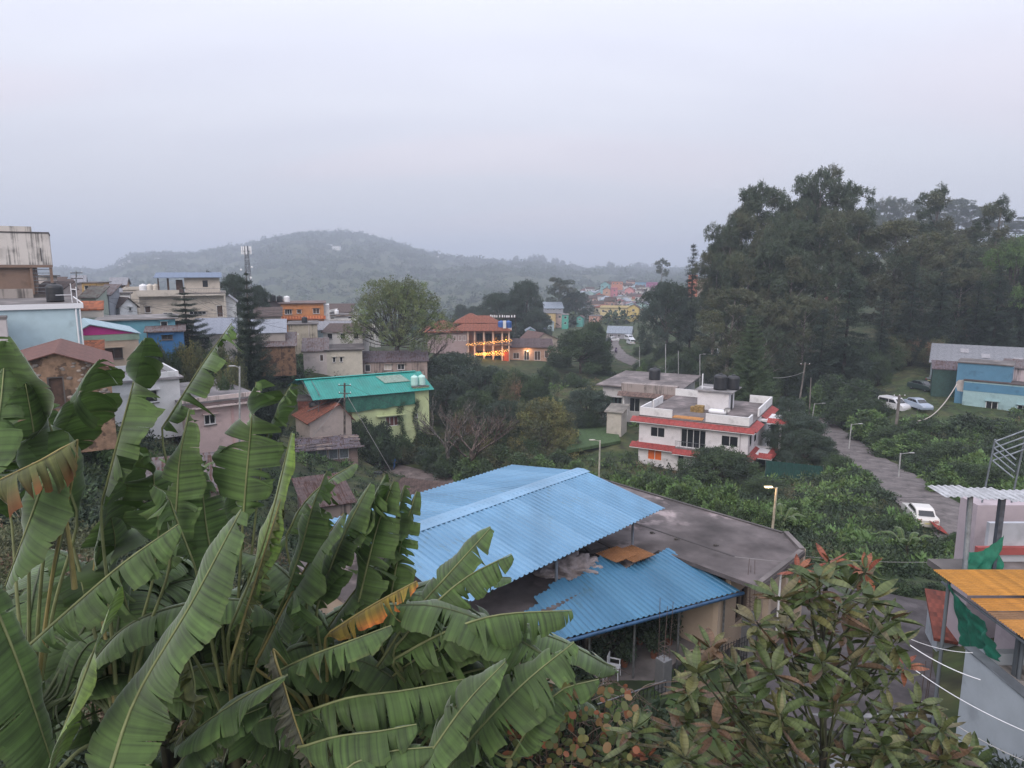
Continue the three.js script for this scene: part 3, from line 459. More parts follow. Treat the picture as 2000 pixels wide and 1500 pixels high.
// ---------- houses on the left slope ----------
{
  const W = (fx, y, w = 1.1, h = 1.1, q) => [fx, y, w, h, q];
  // tall stained block
  { const o = house('tall_block', 'tall stained white plaster block standing above the light blue building', { l: -90, r: 83, t: 454, b: 517, d: 80, dep: 9, wall: M([.66, .61, .57], 'streak', .9), sink: 0, over: .06, rmat: DARKC, cat: 'building' });
    const { w, dep } = o.dim, hw = w / 2; mesh('lower_storey', [slab(-hw + .3, hw - 1.7, -3.4, -.02, -dep, -.5), slab(-hw, hw, -.32, -.02, -dep, .02), slab(hw - 2.2, hw - 1.95, -3.4, -.33, -.5, -.1), slab(hw - .3, hw, -3.4, -.33, -.4, -.1)], M([.26, .17, .125], 'plaster'), o);
    for (let k = 0; k < 7; k++) mesh('grille_bar', slab(hw - 1.95, hw - .3, -3.1 + k * .42, -3.02 + k * .42, -.3, -.24), STEEL, o);
    mesh('parapet', [slab(-hw, hw - 1.6, .162 + o.dim.h, o.dim.h + .75, -.2, 0)], M([.62, .57, .52], 'streak', .9), o); mesh('drainpipe', bar(V(hw - .95, .4, .06), V(hw - .95, 1.9, .06), .05), DARKC, o);
    mesh('plinth', [slab(-hw, hw, -8, -3.41, -dep, -.3)], M([.24, .2, .18], 'concrete'), o); }
  // light blue building
  { const wl = M([.52, .68, .74], 'plaster', .9), o = house('light_blue_building', 'light blue plastered building with a flat white edged roof', { l: -150, r: 150, t: 603, b: 760, d: 45, dep: 13, wall: wl, over: .12, rmat: CONC, par: 0, cat: 'building', yaw: .02 }), { w, h, dep } = o.dim, hw = w / 2;
    mesh('fascia', [slab(-hw - .16, hw + .16, h - .12, h + .22, .122, .18), slab(hw + .122, hw + .18, h - .12, h + .22, -dep - .12, .122)], WHITEP, o);
    mesh('drainpipe', [bar(V(hw - .28, -2, .09), V(hw - .28, h - .15, .09), .06), bar(V(hw - .05, -2, .09), V(hw - .05, h - .15, .09), .045)], WHITEP, o); mesh('base_band', slab(-hw, hw + .02, -2, .35, -.2, .04), M([.27, .34, .42], 'plaster'), o);
    tank('black water tank on the roof of the light blue building', loc(o, hw - 1.3, h + .162, -4.2), .55, 1.35, BLACKP);
    mesh('roof_pipe', [bar(V(hw - .35, h + .16, -2.5), V(hw - .35, h + 1.5, -2.5), .03), bar(V(hw - .1, h + .16, -1), V(hw - .1, h + 1.3, -1), .03), bar(V(hw - .35, h + 1.1, -2.5), V(hw - .1, h + 1.1, -1), .03), bar(V(hw - .35, h + .7, -2.5), V(hw - 1.3, h + .7, -2.5), .025)], WHITEP, o);
    mesh('roof_wall', [slab(-hw, hw - 2.6, h + .162, h + .9, -dep, -dep + .2)], M([.36, .32, .29], 'streak'), o);
    house('wall_shed', 'pale plaster outhouse wall against the light blue building', { l: -60, r: 12, t: 625, b: 700, d: 43, wall: M([.6, .56, .56], 'plaster'), dep: 1.6, cat: 'shed', over: .05 }); }
  // stone house with rusty roof
  { const o = house('stone_house', 'rough stone house with a rusted red metal roof', { l: -10, r: 208, t: 726, b: 800, d: 36, dep: 8, wall: M([.50, .45, .40], 'stone', .95, { bump: .03 }), roof: 'gablez', rise: .95, apex: .45, over: .25, th: .05, rmat: M([.20, .085, .065], 'fine', .8), win: [[.56, .02, .75, 1.7, { door: 1, mat: DKWOOD, frame: FRAMED, n: 1 }]] }); const { w, h } = o.dim;
    R = mulberry(61); const sm1 = M([.34, .30, .27], 'fine', .95), sm2 = M([.50, .42, .36], 'fine', .95);
    for (let k = 0; k < 120; k++) { const x = rr(-w / 2 + .2, w / 2 - .2), y = rr(.1, h + .5); if (Math.abs(x - .06 * w) < .55 && y < 1.9 || y > h + .9 * (1 - Math.abs(x - .45) / 2.7)) continue; const s = new THREE.SphereGeometry(rr(.08, .16), 6, 4); s.scale(1, .6, .25).translate(x, y, .0); mesh('stone', s, k % 2 ? sm1 : sm2, o); } }
  // magenta gabled house
  { const o = house('gabled_house', 'cream house with a magenta gable under a pale blue metal roof', { l: 150, r: 268, t: 654, b: 715, d: 62, dep: 9, wall: M([.62, .48, .36], 'plaster'), roof: 'gablez', apex: -1.0, rise: .95, over: .25, th: .06, rmat: M([.42, .60, .68], 'fine', .5), yaw: .12, win: [[.62, .6, 1.4, 1.0, { mat: DKWOOD, frame: FRAMED }]] }), { w, h } = o.dim, hw = w / 2;
    mesh('gable_board', prism([[-hw + .1, h + .03], [hw - .1, h + .03], [-1, h + .86]], .012, .06), M([.50, .03, .22], null, .7), o); mesh('green_band', slab(-hw - .1, hw + .1, h - .55, h - .02, -.1, .1), M([.36, .48, .36], 'plaster'), o); }
  for (const [l, r, t, b, d, label] of [[150, 197, 606, 612, 58, 'bright orange tiled lean-to roof behind the light blue building'], [152, 200, 686, 705, 54, 'small bright orange tiled awning roof below the magenta gable']]) house('tiled_porch', label, { l, r, t, b, d, dep: 1.8, roof: 'shed', rise: .55, over: .1, sink: .35, rmat: ORTILE, wall: M([.62, .55, .48], 'plaster'), cat: 'porch' });
  house('tiled_house', 'white gabled house with a dark brown tiled roof', { l: 236, r: 268, t: 598, b: 615, d: 100, dep: 7, roof: 'gablez', rise: 1.15, over: .3, rmat: BROWNT, wall: WHITE, win: [W(.6, .5, .4, .6)], yaw: .45 });
  house('tiled_house', 'long low house with a grey brown tiled roof', { l: 185, r: 240, t: 607, b: 618, d: 104, dep: 6, roof: 'gable', rise: 1.5, rmat: BROWNT, wall: WHITE });
  house('white_house', 'plain white upper room behind the dark tiled roofs', { l: 217, r: 252, t: 574, b: 590, d: 112, dep: 4, wall: WHITE, rmat: DARKC });
  house('turquoise_building', 'turquoise building with a long white edged flat roof', { l: 205, r: 338, t: 625, b: 668, d: 84, dep: 8, wall: M([.13, .34, .43], 'plaster'), rmat: M([.5, .47, .46], 'concrete'), over: .4, cat: 'building', win: [W(.85, 1.2, .8, 1.2)] });
  { const o = house('blue_shed', 'bright blue shed with a rusty brown roof below the araucaria', { l: 292, r: 356, t: 648, b: 672, d: 82, dep: 5, wall: M([.03, .14, .33], 'plaster'), roof: 'shed', rise: .5, over: .3, rmat: RUST, win: [[.55, .5, 1.2, .6, { mat: BLACKP, frame: FRAMED }]], cat: 'shed' }); mesh('post', [slab(-1.9, -1.8, 0, 1.6, .3, .4)], DKWOOD, o); }
  // cream block with blue canopy
  { const o = house('cream_block', 'cream block of balconied floors with a blue roofed top storey', { l: 285, r: 440, t: 574, b: 655, d: 117, dep: 10, wall: M([.58, .52, .45], 'plaster'), rmat: M([.55, .5, .45], 'concrete'), over: .1, cat: 'building', win: [[.10, 3.9, .9, 1.1, { mat: DKWOOD }], [.32, 3.4, 1.5, .5], [.66, 3.4, 2.6, .6], [.92, 2.9, 1.0, 2.0, { door: 1, mat: DKWOOD }], [.3, .5, 1.2, 1.2], [.6, .5, 1.2, 1.2], [.8, .5, 1.2, 1.2]] }), { w, h, dep } = o.dim, hw = w / 2;
    mesh('balcony', [slab(-hw, hw, 2.5, 2.68, 0, 1.2), slab(-hw + .1, -hw + .3, 2.69, h - .3, .95, 1.15), slab(-.2, 0, 2.69, h - .3, .95, 1.15), slab(hw - .3, hw - .1, 2.69, h - .3, .95, 1.15), slab(-hw, hw, h - .3, h - .1, .001, 1.2), slab(-hw, -.4, h - .09, h + .7, 1.05, 1.2)], M([.60, .55, .48], 'plaster'), o);
    railing(o, -hw + .3, hw - .3, 2.68, 1.1, .95, STEEL); railing(o, -.3, hw, h - .1, 1.1, 1.0, STEEL);
    mesh('top_room', [slab(.4, hw - .8, h + .165, h + 2.7, -6, -.4)], M([.60, .54, .47], 'plaster'), o); mesh('top_window', [slab(3.2, 4.0, h + 1.1, h + 2.2, -.45, -.37)], GLASS, o); mesh('top_door', [slab(-.9, .1, h + .165, h + 2.3, -2, -.8), slab(-2.2, -1.9, h + .165, h + 2.6, -.6, -.4), slab(-3.6, -3.4, h + .165, h + 2.6, -.6, -.4)], DKWOOD, o);
    const rr2 = mesh('canopy', plate([V(-4.1, h + 2.72, .5), V(hw - .4, h + 2.72, .5), V(hw - .4, h + 3.5, -5.5), V(-4.1, h + 3.5, -5.5)], .06), M([.16, .23, .36], 'fine', .5), o);
    for (const [x, m, r] of [[-5.9, WHITEP, .62], [-4.9, M([.6, .56, .5]), .55], [-4.0, M([.6, .56, .5]), .55]]) tank('white water tank on the roof of the cream block', loc(o, x, h + .163, -2), r, 1.5, m, 'water tanks on the cream block');
    house('cream_annex', 'plain cream annex joined to the cream block', { l: 250, r: 284, t: 568, b: 650, d: 119, dep: 8, wall: M([.60, .55, .48], 'plaster'), rmat: M([.5, .45, .4], 'concrete'), over: .05, par: .5, cat: 'building' }); }
  house('white_house', 'small white house beside the tall araucaria', { l: 438, r: 462, t: 588, b: 640, d: 121, dep: 5, wall: WHITE, roof: 'gablez', rise: .9, rmat: TIN });
  house('metal_roof_building', 'long building under a grey blue metal roof between the araucarias', { l: 384, r: 458, t: 652, b: 672, d: 92, dep: 9, wall: M([.42, .39, .36], 'plaster'), roof: 'shed', rise: 1.4, over: .3, th: .05, rmat: M([.27, .30, .37], 'fine', .5), cat: 'building', win: [W(.3, .2, .8, .8), W(.7, .2, .8, .8)] });
  house('metal_roof_building', 'grey blue metal roofed building beyond the tall araucaria', { l: 492, r: 556, t: 650, b: 668, d: 104, dep: 9, wall: M([.40, .36, .33], 'plaster'), roof: 'shed', rise: 1.3, over: .3, th: .05, rmat: M([.30, .33, .39], 'fine', .5), cat: 'building' });
  house('stone_cottage', 'stone cottage under a rusty brown metal roof', { l: 508, r: 576, t: 676, b: 702, d: 102, dep: 7, wall: M([.40, .32, .25], 'stone', .95, { bump: .02 }), roof: 'shed', rise: 1.3, over: .35, th: .05, rmat: RUST });
  house('white_house', 'white wall house tucked behind the tall araucaria', { l: 505, r: 528, t: 592, b: 612, d: 150, dep: 6, wall: WHITE, rmat: DARKC });
  house('brown_roof_house', 'low house with a weathered brown roof before the orange house', { l: 500, r: 548, t: 618, b: 636, d: 128, dep: 6, roof: 'shed', rise: 1.2, rmat: BROWNT, wall: M([.36, .32, .3], 'plaster') });
  { const o = house('orange_house', 'orange plastered house with a flat roof and a red balcony', { l: 553, r: 633, t: 593, b: 650, d: 140, dep: 9, wall: M([.56, .25, .10], 'plaster'), rmat: M([.36, .26, .24], 'concrete'), over: .5, par: 0, cat: 'house', win: [[.17, 3.75, 1.4, 1.0, { n: 3 }], [.42, 3.9, .9, .8, { mat: DKWOOD }], [.82, 3.8, 1.3, 1.1, { mat: DKWOOD }], [.5, .8, .9, .8]] }), { w, h } = o.dim, hw = w / 2;
    mesh('balcony', [slab(-hw - .3, hw + .3, 2.75, 2.9, .001, 1.0), slab(-hw - .3, hw + .3, 2.9, 3.45, .85, 1.0)], M([.58, .17, .07], 'plaster'), o); for (let x = -hw; x < hw; x += .55) mesh('baluster', slab(x, x + .25, 2.95, 3.4, 1.001, 1.03), M([.66, .25, .10], null, .8), o); mesh('side_wing', slab(hw + .01, hw + 1.1, -2, h - .4, -7, -1), WHITE, o);
    house('grey_house', 'grey lilac plaster house joined to the orange house', { l: 528, r: 553, t: 590, b: 640, d: 143, dep: 8, wall: M([.38, .33, .34], 'plaster'), rmat: M([.36, .26, .24], 'concrete'), over: .3, win: [W(.5, 3, .5, 1)] });
    tank('black water tank on the orange house roof, beside a white one', loc(o, -hw - 1.6, h + .36, -3), .6, 1.4, BLACKP, 'black tanks on the orange house'); tank('black water tank on the orange house roof, beside a white one', loc(o, -hw - .3, h + .163, -3), .6, 1.4, BLACKP, 'black tanks on the orange house'); tank('white water tank on the orange house roof', loc(o, -hw + 1.1, h + .163, -3), .6, 1.3, WHITEP); }
  { const o = house('concrete_house', 'unpainted concrete house with a drainpipe below the orange house', { l: 566, r: 620, t: 634, b: 672, d: 122, dep: 7, wall: M([.40, .36, .29], 'streak'), rmat: CONC, over: .25, win: [W(.3, 1.7, .5, .2)] }), { w, h } = o.dim; tank('black water tank on the unpainted concrete house', loc(o, .3, h + .163, -2), .5, 1.1, BLACKP); mesh('drainpipe', bar(V(1.0, -1, .06), V(1.0, h - .1, .06), .05), M([.55, .5, .48]), o); }
  house('white_cottage', 'white cottage with a rusty roof below the concrete house', { l: 594, r: 640, t: 686, b: 712, d: 112, dep: 6, wall: M([.60, .53, .50], 'plaster'), roof: 'shed', rise: 1.4, over: .3, rmat: RUST, win: [[.75, .5, .6, 1.1, { door: 1, mat: DKWOOD }]] });
  house('white_cottage', 'cream ended cottage with a dark flat roof by the feathery tree', { l: 640, r: 708, t: 684, b: 718, d: 113, dep: 8, wall: M([.58, .54, .46], 'plaster'), rmat: DARKC, over: .4, win: [W(.2, .9, .5, .9), W(.4, .9, .5, .9)] });
  house('flat_house', 'pale flat roofed house with white railings by the feathery tree', { l: 640, r: 690, t: 634, b: 672, d: 146, dep: 8, wall: M([.56, .54, .55], 'plaster'), rmat: M([.55, .52, .52], 'concrete'), over: .5, win: [W(.5, .6, 1.2, 1.6), W(.8, .6, 1, 1.6)] });
  tank('blue water tank on the pale flat roofed house', P(645, 651, 142), .6, 1.2, BLUEP);
  house('tin_row', 'row of rooms under a long purple grey tin roof below the feathery tree', { l: 706, r: 835, t: 706, b: 726, d: 116, dep: 5, wall: M([.34, .27, .24], 'streak'), roof: 'shed', rise: 1.1, over: .3, th: .05, rmat: M([.30, .27, .30], 'rust', .7), win: [[.1, .1, .9, 1.2, { door: 1, mat: BLACKP }], [.4, .3, 1.2, 1, { mat: M([.5, .45, .4]) }], [.6, .3, 1.2, 1]], cat: 'building' });
  // pink house
  { const o = house('pink_house', 'pale pink house with a grey flat roof behind the banana leaves', { l: 372, r: 500, t: 782, b: 848, d: 56, dep: 10, wall: M([.66, .50, .48], 'plaster'), rmat: M([.46, .43, .44], 'concrete'), over: .45, yaw: .32, win: [[.32, .95, .9, .85, { n: 2 }]] }), { w, h } = o.dim, hw = w / 2; mesh('ledge', [slab(-hw - .55, hw + .5, h - .42, h - .3, -.2, .55), slab(-hw - .46, hw + .46, h + .161, h + .5, .33, .45)], M([.66, .55, .52], 'streak'), o); mesh('pilaster', [slab(-hw - .02, -hw + .2, -2, h - .43, -.1, .06), slab(.75, .95, -2, h - .43, -.1, .06)], M([.66, .44, .42], 'plaster'), o);
    house('white_house', 'white walled house glimpsed between banana leaves beside the pink house', { l: 215, r: 350, t: 745, b: 800, d: 54, dep: 6, wall: WHITE, rmat: M([.5, .47, .48], 'concrete'), over: .3, par: .6, yaw: .2, win: [W(.6, .5, 1, 1)] }); }
  // rusty roofs right under the banana leaves
  house('tin_shed', 'rusty sheet roofed shed glimpsed under the banana leaves', { l: 300, r: 430, t: 962, b: 1000, d: 36, dep: 4, roof: 'shed', rise: .9, rmat: RUST, th: .05, wall: M([.36, .3, .28], 'streak'), cat: 'shed' });
  house('tin_shed', 'low grey tin roofed lean-to glimpsed beside the banana leaves', { l: 600, r: 690, t: 985, b: 1010, d: 50, dep: 5, roof: 'shed', rise: .7, rmat: M([.28, .2, .18], 'rust'), th: .05, wall: M([.3, .24, .22], 'streak'), cat: 'shed', yaw: .2 });
  house('mossy_roof_house', 'low house with a dark mossy tiled roof beside the lane', { l: 740, r: 900, t: 985, b: 1010, d: 56, dep: 6, roof: 'gable', rise: 1.0, rmat: M([.15, .10, .085], 'tile', .95), wall: M([.3, .25, .23], 'streak'), yaw: -.5, over: .1 });
}
// phone mast
{
  const b = P(492, 660, 135), top = P(492, 480, 135), h = top.y - b.y, g = thing('phone_mast', 'lattice phone mast with white panel antennas behind the tall araucaria', 'mast', b), ge = [], w0 = .8, w1 = .22, c = t => lerp(w0, w1, t);
  for (const [sx, sz] of [[-1, -1], [1, -1], [1, 1], [-1, 1]]) mesh('leg', bar(V(sx * w0, 0, sz * w0), V(sx * w1, h, sz * w1), .045), STEEL, g);
  for (let k = 0; k < 14; k++) { const t = k / 14, t2 = (k + 1) / 14, a = c(t), e = c(t2); for (const s of [-1, 1]) { ge.push(bar(V(-a, h * t, s * a), V(e, h * t2, s * e), .035, .035, 4), bar(V(s * a, h * t, -a), V(s * e, h * t2, e), .035, .035, 4), bar(V(a, h * t, s * a), V(-e, h * t2, s * e), .035, .035, 4)); } }
  mesh('bracing', ge, STEEL, g);
  for (let k = 0; k < 5; k++) { const a = k * 1.256; mesh('panel_antenna', box(.24, 1.5, .15, Math.cos(a) * .85, h - 1.6, Math.sin(a) * .85), WHITEP, g); mesh('antenna_arm', [bar(V(0, h - 1, 0), V(Math.cos(a), h - 1, Math.sin(a)), .05)], STEEL, g); }
  for (const [x, y] of [[1.1, -4], [-1.0, -4.5], [.8, -6]]) mesh('dish', new THREE.SphereGeometry(.22, 10, 6).scale(1, 1, .4).translate(x, h + y, .7), WHITEP, g);
}
// ---------- restaurant with string lights ----------
const GLOW = M([1, .75, .4], null, .5, { emit: '#ffb24a', ei: 3.2 });
{
  const d = 170, b = P(948, 706, d), k = d / FPX, Y = py => P(948, py, d).y - b.y, Xl = px => (px - 948) * k, g = thing('restaurant', 'two storey restaurant with red tiled hip roofs and glowing string lights', 'restaurant', b), wall = M([.40, .31, .31], 'plaster'), ye = Y(645), yf = Y(672);
  mesh('wall', [slab(Xl(835), Xl(912), -3, ye, -12, 0), slab(Xl(912) + .01, Xl(996), -3, ye, -12, -3.2)], wall, g);
  mesh('floor_slab', [slab(Xl(912), Xl(1000), yf - .3, yf, -3.19, .6), slab(Xl(912), Xl(1000), -.2, 0, -3.19, .6)], M([.4, .3, .27], 'concrete'), g);
  for (const px of [913, 926, 944, 962, 980, 993]) mesh('column', slab(Xl(px), Xl(px) + .35, 0, ye - .05, .1, .45), M([.56, .46, .40], 'plaster'), g);
  for (const px of [885, 895, 904]) pane(g, Xl(px), yf + .8, .8, 1.3, .06, { n: 1 });
  for (const px of [930, 948, 966, 982]) { pane(g, Xl(px), .2, 1.5, 2.1, -3.1, { n: 2, frame: DKWOOD }); pane(g, Xl(px), yf + .3, 1.5, 2.0, -3.1, { n: 2, frame: DKWOOD }); }
  mesh('balcony_rail', [slab(Xl(913), Xl(1000), yf + .75, yf + .85, .5, .58), slab(Xl(913), Xl(1000), yf + .35, yf + .42, .5, .58)], DKWOOD, g);
  const hip = (x0, x1, y, z0, z1, rise, r) => { const zc = (z0 + z1) / 2, a = Math.min((x1 - x0) / 2, (z0 - z1) / 2) * .9, e = [V(x0, y, z0), V(x1, y, z0), V(x1, y, z1), V(x0, y, z1)], p = V(x0 + a, y + rise, zc), q = V(x1 - a, y + rise, zc), t = .15; return mesh('roof', [plate([e[0], e[1], q, p], t), plate([e[1], e[2], q], t), plate([e[2], e[3], p, q], t), plate([e[3], e[0], p], t)], TERRA, g); };
  hip(Xl(880), Xl(1000), ye, 1.2, -13, 3.2); hip(Xl(884), Xl(950), ye + 1.6, -2, -11, 2.1); hip(Xl(930), Xl(975), ye + 1.6, -2, -9, 1.6); hip(Xl(815), Xl(905), ye - .4, .8, -13, 2.4);
  for (const px of [840, 850, 860, 870]) mesh('fence_post', slab(Xl(px), Xl(px) + .25, -1, 2.6, 1.2, 1.45), M([.5, .42, .4], 'plaster'), g);
  for (let s = 0; s < 3; s++) {
    const [x0, x1, y0, y1] = [[911, 1000, 673, 664], [925, 993, 692, 683], [930, 985, 690, 690]][s], n = 46, pts = [];
    const lt = thing('string_lights', ['glowing string of lights along the restaurant balcony edge', 'glowing string of lights looped over the restaurant garden', 'lower string of lights over the restaurant garden'][s], 'string lights', b);
    for (let i = 0; i <= n; i++) pts.push(V(Xl(lerp(x0, x1, i / n)), Y(lerp(y0, y1, i / n)) + .25 * Math.sin(i * 2.4), .75 + s * .5)); mesh('cable', tube(pts, .02, 3, 60), BLACKP, lt);
    for (const p of pts) mesh('bulb', new THREE.IcosahedronGeometry(.075, 0).translate(p.x, p.y, p.z), GLOW, lt);
    for (let q = 0; q < 4; q++) { const p = pts[Math.round((q + .5) * n / 4)], L = new THREE.PointLight(0xffa040, 4, 0, 2); L.position.set(p.x, p.y - .15, p.z + .15); L.castShadow = true; lt.add(L); }
  }
  mesh('red_panel', slab(Xl(984), Xl(994), 0, 2.4, .46, .55), M([.5, .08, .03], null, .7), g);
  // roof sign of pale letters too far to read, water tanks
  const sg = thing('roof_sign', 'long roof sign of small white illegible letters on a dark frame', 'sign', P(955, 637, d + 8)); const kk = (d + 8) / FPX; mesh('frame', [slab(0, 52 * kk, 2.1, 2.16, 0, .1), slab(0, 52 * kk, 3.1, 3.16, 0, .1), ...[0, 13, 26, 39, 51].map(x => slab(x * kk, x * kk + .1, -2, 3.1, -.1, 0))], DKWOOD, sg);
  R = mulberry(88); for (let x = .3; x < 52 * kk - .4; x += rr(.45, .75)) mesh('letter', slab(x, x + rr(.2, .4), 2.25, rr(2.75, 3.0), .1, .16), WHITEP, sg);
  tank('blue water tank above the restaurant roof', P(979, 641, d + 1), .8, 1.9, BLUEP, 'blue tanks on the restaurant'); tank('blue water tank above the restaurant roof', P(993, 641, d + 1), .8, 1.9, BLUEP, 'blue tanks on the restaurant');
  mesh('tank_tower', slab(Xl(972), Xl(1000), ye, Y(641) + .02, -3, -.2), M([.6, .52, .5], 'plaster'), g); mesh('chimney', slab(Xl(983), Xl(989), Y(641), Y(626), .2, .6), WHITE, g);
}
// brick lodge beside the restaurant
{ const o = house('lodge', 'low brick coloured lodge with brown doors beside the restaurant', { l: 994, r: 1076, t: 678, b: 704, d: 172, dep: 7, wall: M([.52, .33, .25], 'plaster'), roof: 'shed', rise: 1.2, over: .6, rmat: M([.24, .18, .18], 'rust'), win: [[.17, .4, 1.5, 1.5, { mat: DKWOOD }], [.42, .05, 1.3, 2.4, { door: 1, mat: BLACKP }], [.68, .05, 1.5, 2.3, { door: 1, mat: DKWOOD }], [.9, .7, 1.0, 1.7, { mat: DKWOOD }]] });
  const lt = thing('porch_lamp', 'lit porch lamp on the brick coloured lodge', 'lamp', loc(o, -.6, 2.35, .25)); mesh('bulb', new THREE.SphereGeometry(.13, 8, 6), GLOW, lt); const L = new THREE.PointLight(0xffc890, 10); L.position.set(0, 0, .16); L.castShadow = true; lt.add(L); mesh('bracket', slab(-.03, .03, .1, .2, -.25, .05), DKWOOD, lt); }
house('brown_roof_house', 'pale house with a dull brown tiled gable roof above the lodge', { l: 1044, r: 1094, t: 664, b: 690, d: 190, dep: 9, roof: 'gablez', apex: -1.2, rise: 1.9, rmat: M([.26, .15, .13], 'tile'), wall: M([.5, .42, .36], 'plaster'), yaw: .5 });
house('hut', 'little pale hut beside the far road bend', { l: 1092, r: 1102, t: 676, b: 692, d: 172, wall: M([.55, .47, .36], 'plaster'), rmat: DARKC });
house('gate_kiosk', 'small cream gate kiosk at the far road side', { l: 1165, r: 1186, t: 690, b: 705, d: 176, dep: 2, roof: 'shed', rise: .5, wall: M([.56, .46, .33], 'plaster'), rmat: M([.5, .38, .25], 'plaster') });
// ---------- distant houses ----------
{
  const far = [[1172, 1232, 602, 626, 320, [.62, .52, .28], 'flat', 'long yellow two storey house with a flat roof on the far slope'], [1226, 1247, 601, 623, 312, [.64, .50, .20], 'gablez', 'yellow gabled house beside the long yellow house'], [1150, 1171, 617, 630, 318, [.60, .36, .30], 'flat', 'peach house beside the long yellow house'], [1266, 1285, 617, 628, 290, [.62, .52, .36], 'flat', 'small cream house against the grove'], [1062, 1085, 612, 626, 300, [.62, .46, .22], 'flat', 'amber house with pale balcony beyond the restaurant'], [1084, 1102, 613, 625, 303, [.62, .46, .42], 'flat', 'pink balconied house beside the amber house'], [1098, 1110, 615, 637, 290, [.10, .42, .34], 'flat', 'narrow teal green house beside the pink balconied house'], [1064, 1100, 602, 608, 330, [.35, .36, .40], 'shed', 'grey roofed house above the amber house'], [1050, 1066, 622, 634, 285, [.28, .32, .52], 'flat', 'lilac blue house below the amber house'], [1068, 1082, 630, 638, 280, [.40, .50, .55], 'gablez', 'small pale blue roofed house below the amber house'], [1126, 1138, 620, 628, 300, [.12, .40, .36], 'gablez', 'small teal house among the far bushes'], [1262, 1284, 554, 572, 520, [.45, .16, .32], 'flat', 'magenta pink house on the far hillside'], [1240, 1262, 551, 562, 530, [.22, .38, .52], 'flat', 'blue edged house on the far hillside'], [1173, 1190, 555, 565, 500, [.25, .45, .48], 'gablez', 'teal gabled house on the far hillside'], [1195, 1216, 550, 558, 540, [.55, .25, .18], 'flat', 'orange house high on the far hillside'], [1194, 1206, 564, 580, 470, [.55, .22, .26], 'flat', 'rose pink house on the far hillside'], [1220, 1237, 566, 578, 470, [.60, .30, .30], 'gablez', 'pink gabled house with a dark roof on the far hillside'], [1168, 1188, 579, 589, 430, [.62, .60, .62], 'flat', 'white house amid the far houses'], [1178, 1192, 566, 577, 460, [.56, .34, .26], 'gablez', 'terracotta house amid the far houses'], [1200, 1216, 588, 594, 400, [.6, .5, .5], 'hip', 'pale house with a pink hip roof above the yellow house'], [1180, 1200, 588, 600, 390, [.42, .26, .22], 'gable', 'brown roofed house above the yellow house'], [1345, 1362, 537, 552, 300, [.56, .20, .12], 'flat', 'orange house glimpsed between the grove trees'], [1363, 1379, 545, 552, 302, [.6, .5, .44], 'flat', 'cream house beside the orange one at the grove'], [1593, 1620, 572, 592, 215, [.30, .12, .11], 'gable', 'maroon roofed house glimpsed through the grove trunks'], [1909, 1926, 568, 582, 205, [.56, .48, .38], 'gablez', 'tiny orange gabled hut among the grove conifers'], [1850, 1895, 659, 675, 150, [.66, .64, .64], 'gable', 'small white cottage with an orange tiled roof on the grass slope'], [1186, 1232, 650, 662, 236, [.34, .34, .38], 'gable', 'long shed with a blue grey roof beside the far road'], [1028, 1045, 646, 655, 215, [.24, .46, .50], 'gablez', 'small light blue shed beyond the lodge']];
  for (const [l, r, t, b, d, c, roof, label] of far) {
    const w = (r - l) / FPX * d, h = (b - t) / FPX * d, win = []; const st = Math.max(1, Math.round(h / 2.9)), nw = Math.max(1, Math.floor(w / 2.6));
    for (let s = 0; s < st; s++) for (let k = 0; k < nw; k++) win.push([(k + .5) / nw, s * h / st + h / st * .32, Math.min(1.1, w * .4), Math.min(1.15, h / st * .42)]);
    const rm = /white cottage|tiny orange/.test(label) ? ORTILE : /blue grey|grey roofed|light blue|pale blue/.test(label) ? M([.34, .40, .48], 'fine', .5) : roof === 'flat' ? M([.42, .40, .40], 'concrete') : /pink|maroon/.test(label) ? M([.36, .13, .12], 'tile') : BROWNT;
    house('far_house', label, { l, r, t, b, d, wall: M(c, 'plaster'), roof, rmat: rm, win, dep: Math.max(5, w * .6), rise: roof === 'gable' ? 2 : w * .28, par: roof === 'flat' && h > 5 ? .8 : 0, sink: 6, yaw: ((l * 7) % 10 - 5) * .05 });
  }
  R = mulberry(404); const cols = [[.70, .68, .66], [.60, .40, .35], [.42, .54, .60], [.68, .62, .46], [.58, .38, .42], [.66, .64, .66], [.36, .54, .52], [.72, .70, .72]];
  for (let k = 0; k < 84; k++) { // the crowd of small houses climbing the far slope
    const px = rr(1118, 1262), d = lerp(345, 620, Math.pow(R(), .8)), base = onGround(px, d), w = rr(6, 10), h = rr(3, 6.2), wp = w / d * FPX / 2, q = base.clone(); const yy = Math.atan2(H - q.y, d), py = 750 + FPX * Math.tan(yy - pitch);
    if (k % 3 === 0 && px < 1150) continue;
    const tp = py - h / d * FPX, nw = 2 + (k % 2), win = []; for (let s = 0; s < Math.round(h / 3); s++) for (let j = 0; j < nw; j++) win.push([(j + .5) / nw, s * 2.9 + .9, 1, 1.1]);
    const cc = cols[k % 8], roofs = ['flat', 'gable', 'gablez', 'hip']; house('far_house', 'small house in the crowd of houses climbing the far slope', { l: px - wp, r: px + wp, t: tp, b: py, d, wall: M(cc, 'plaster'), roof: roofs[k % 4], rmat: [M([.5, .48, .48], 'concrete'), BROWNT, M([.40, .46, .54], 'fine', .5), k % 8 === 3 ? TERRA : M([.30, .16, .15], 'tile')][k % 4], win, dep: rr(5, 8), rise: rr(1.2, 2), sink: 6, yaw: rr(-.5, .5), group: 'small houses climbing the far slope' });
  }
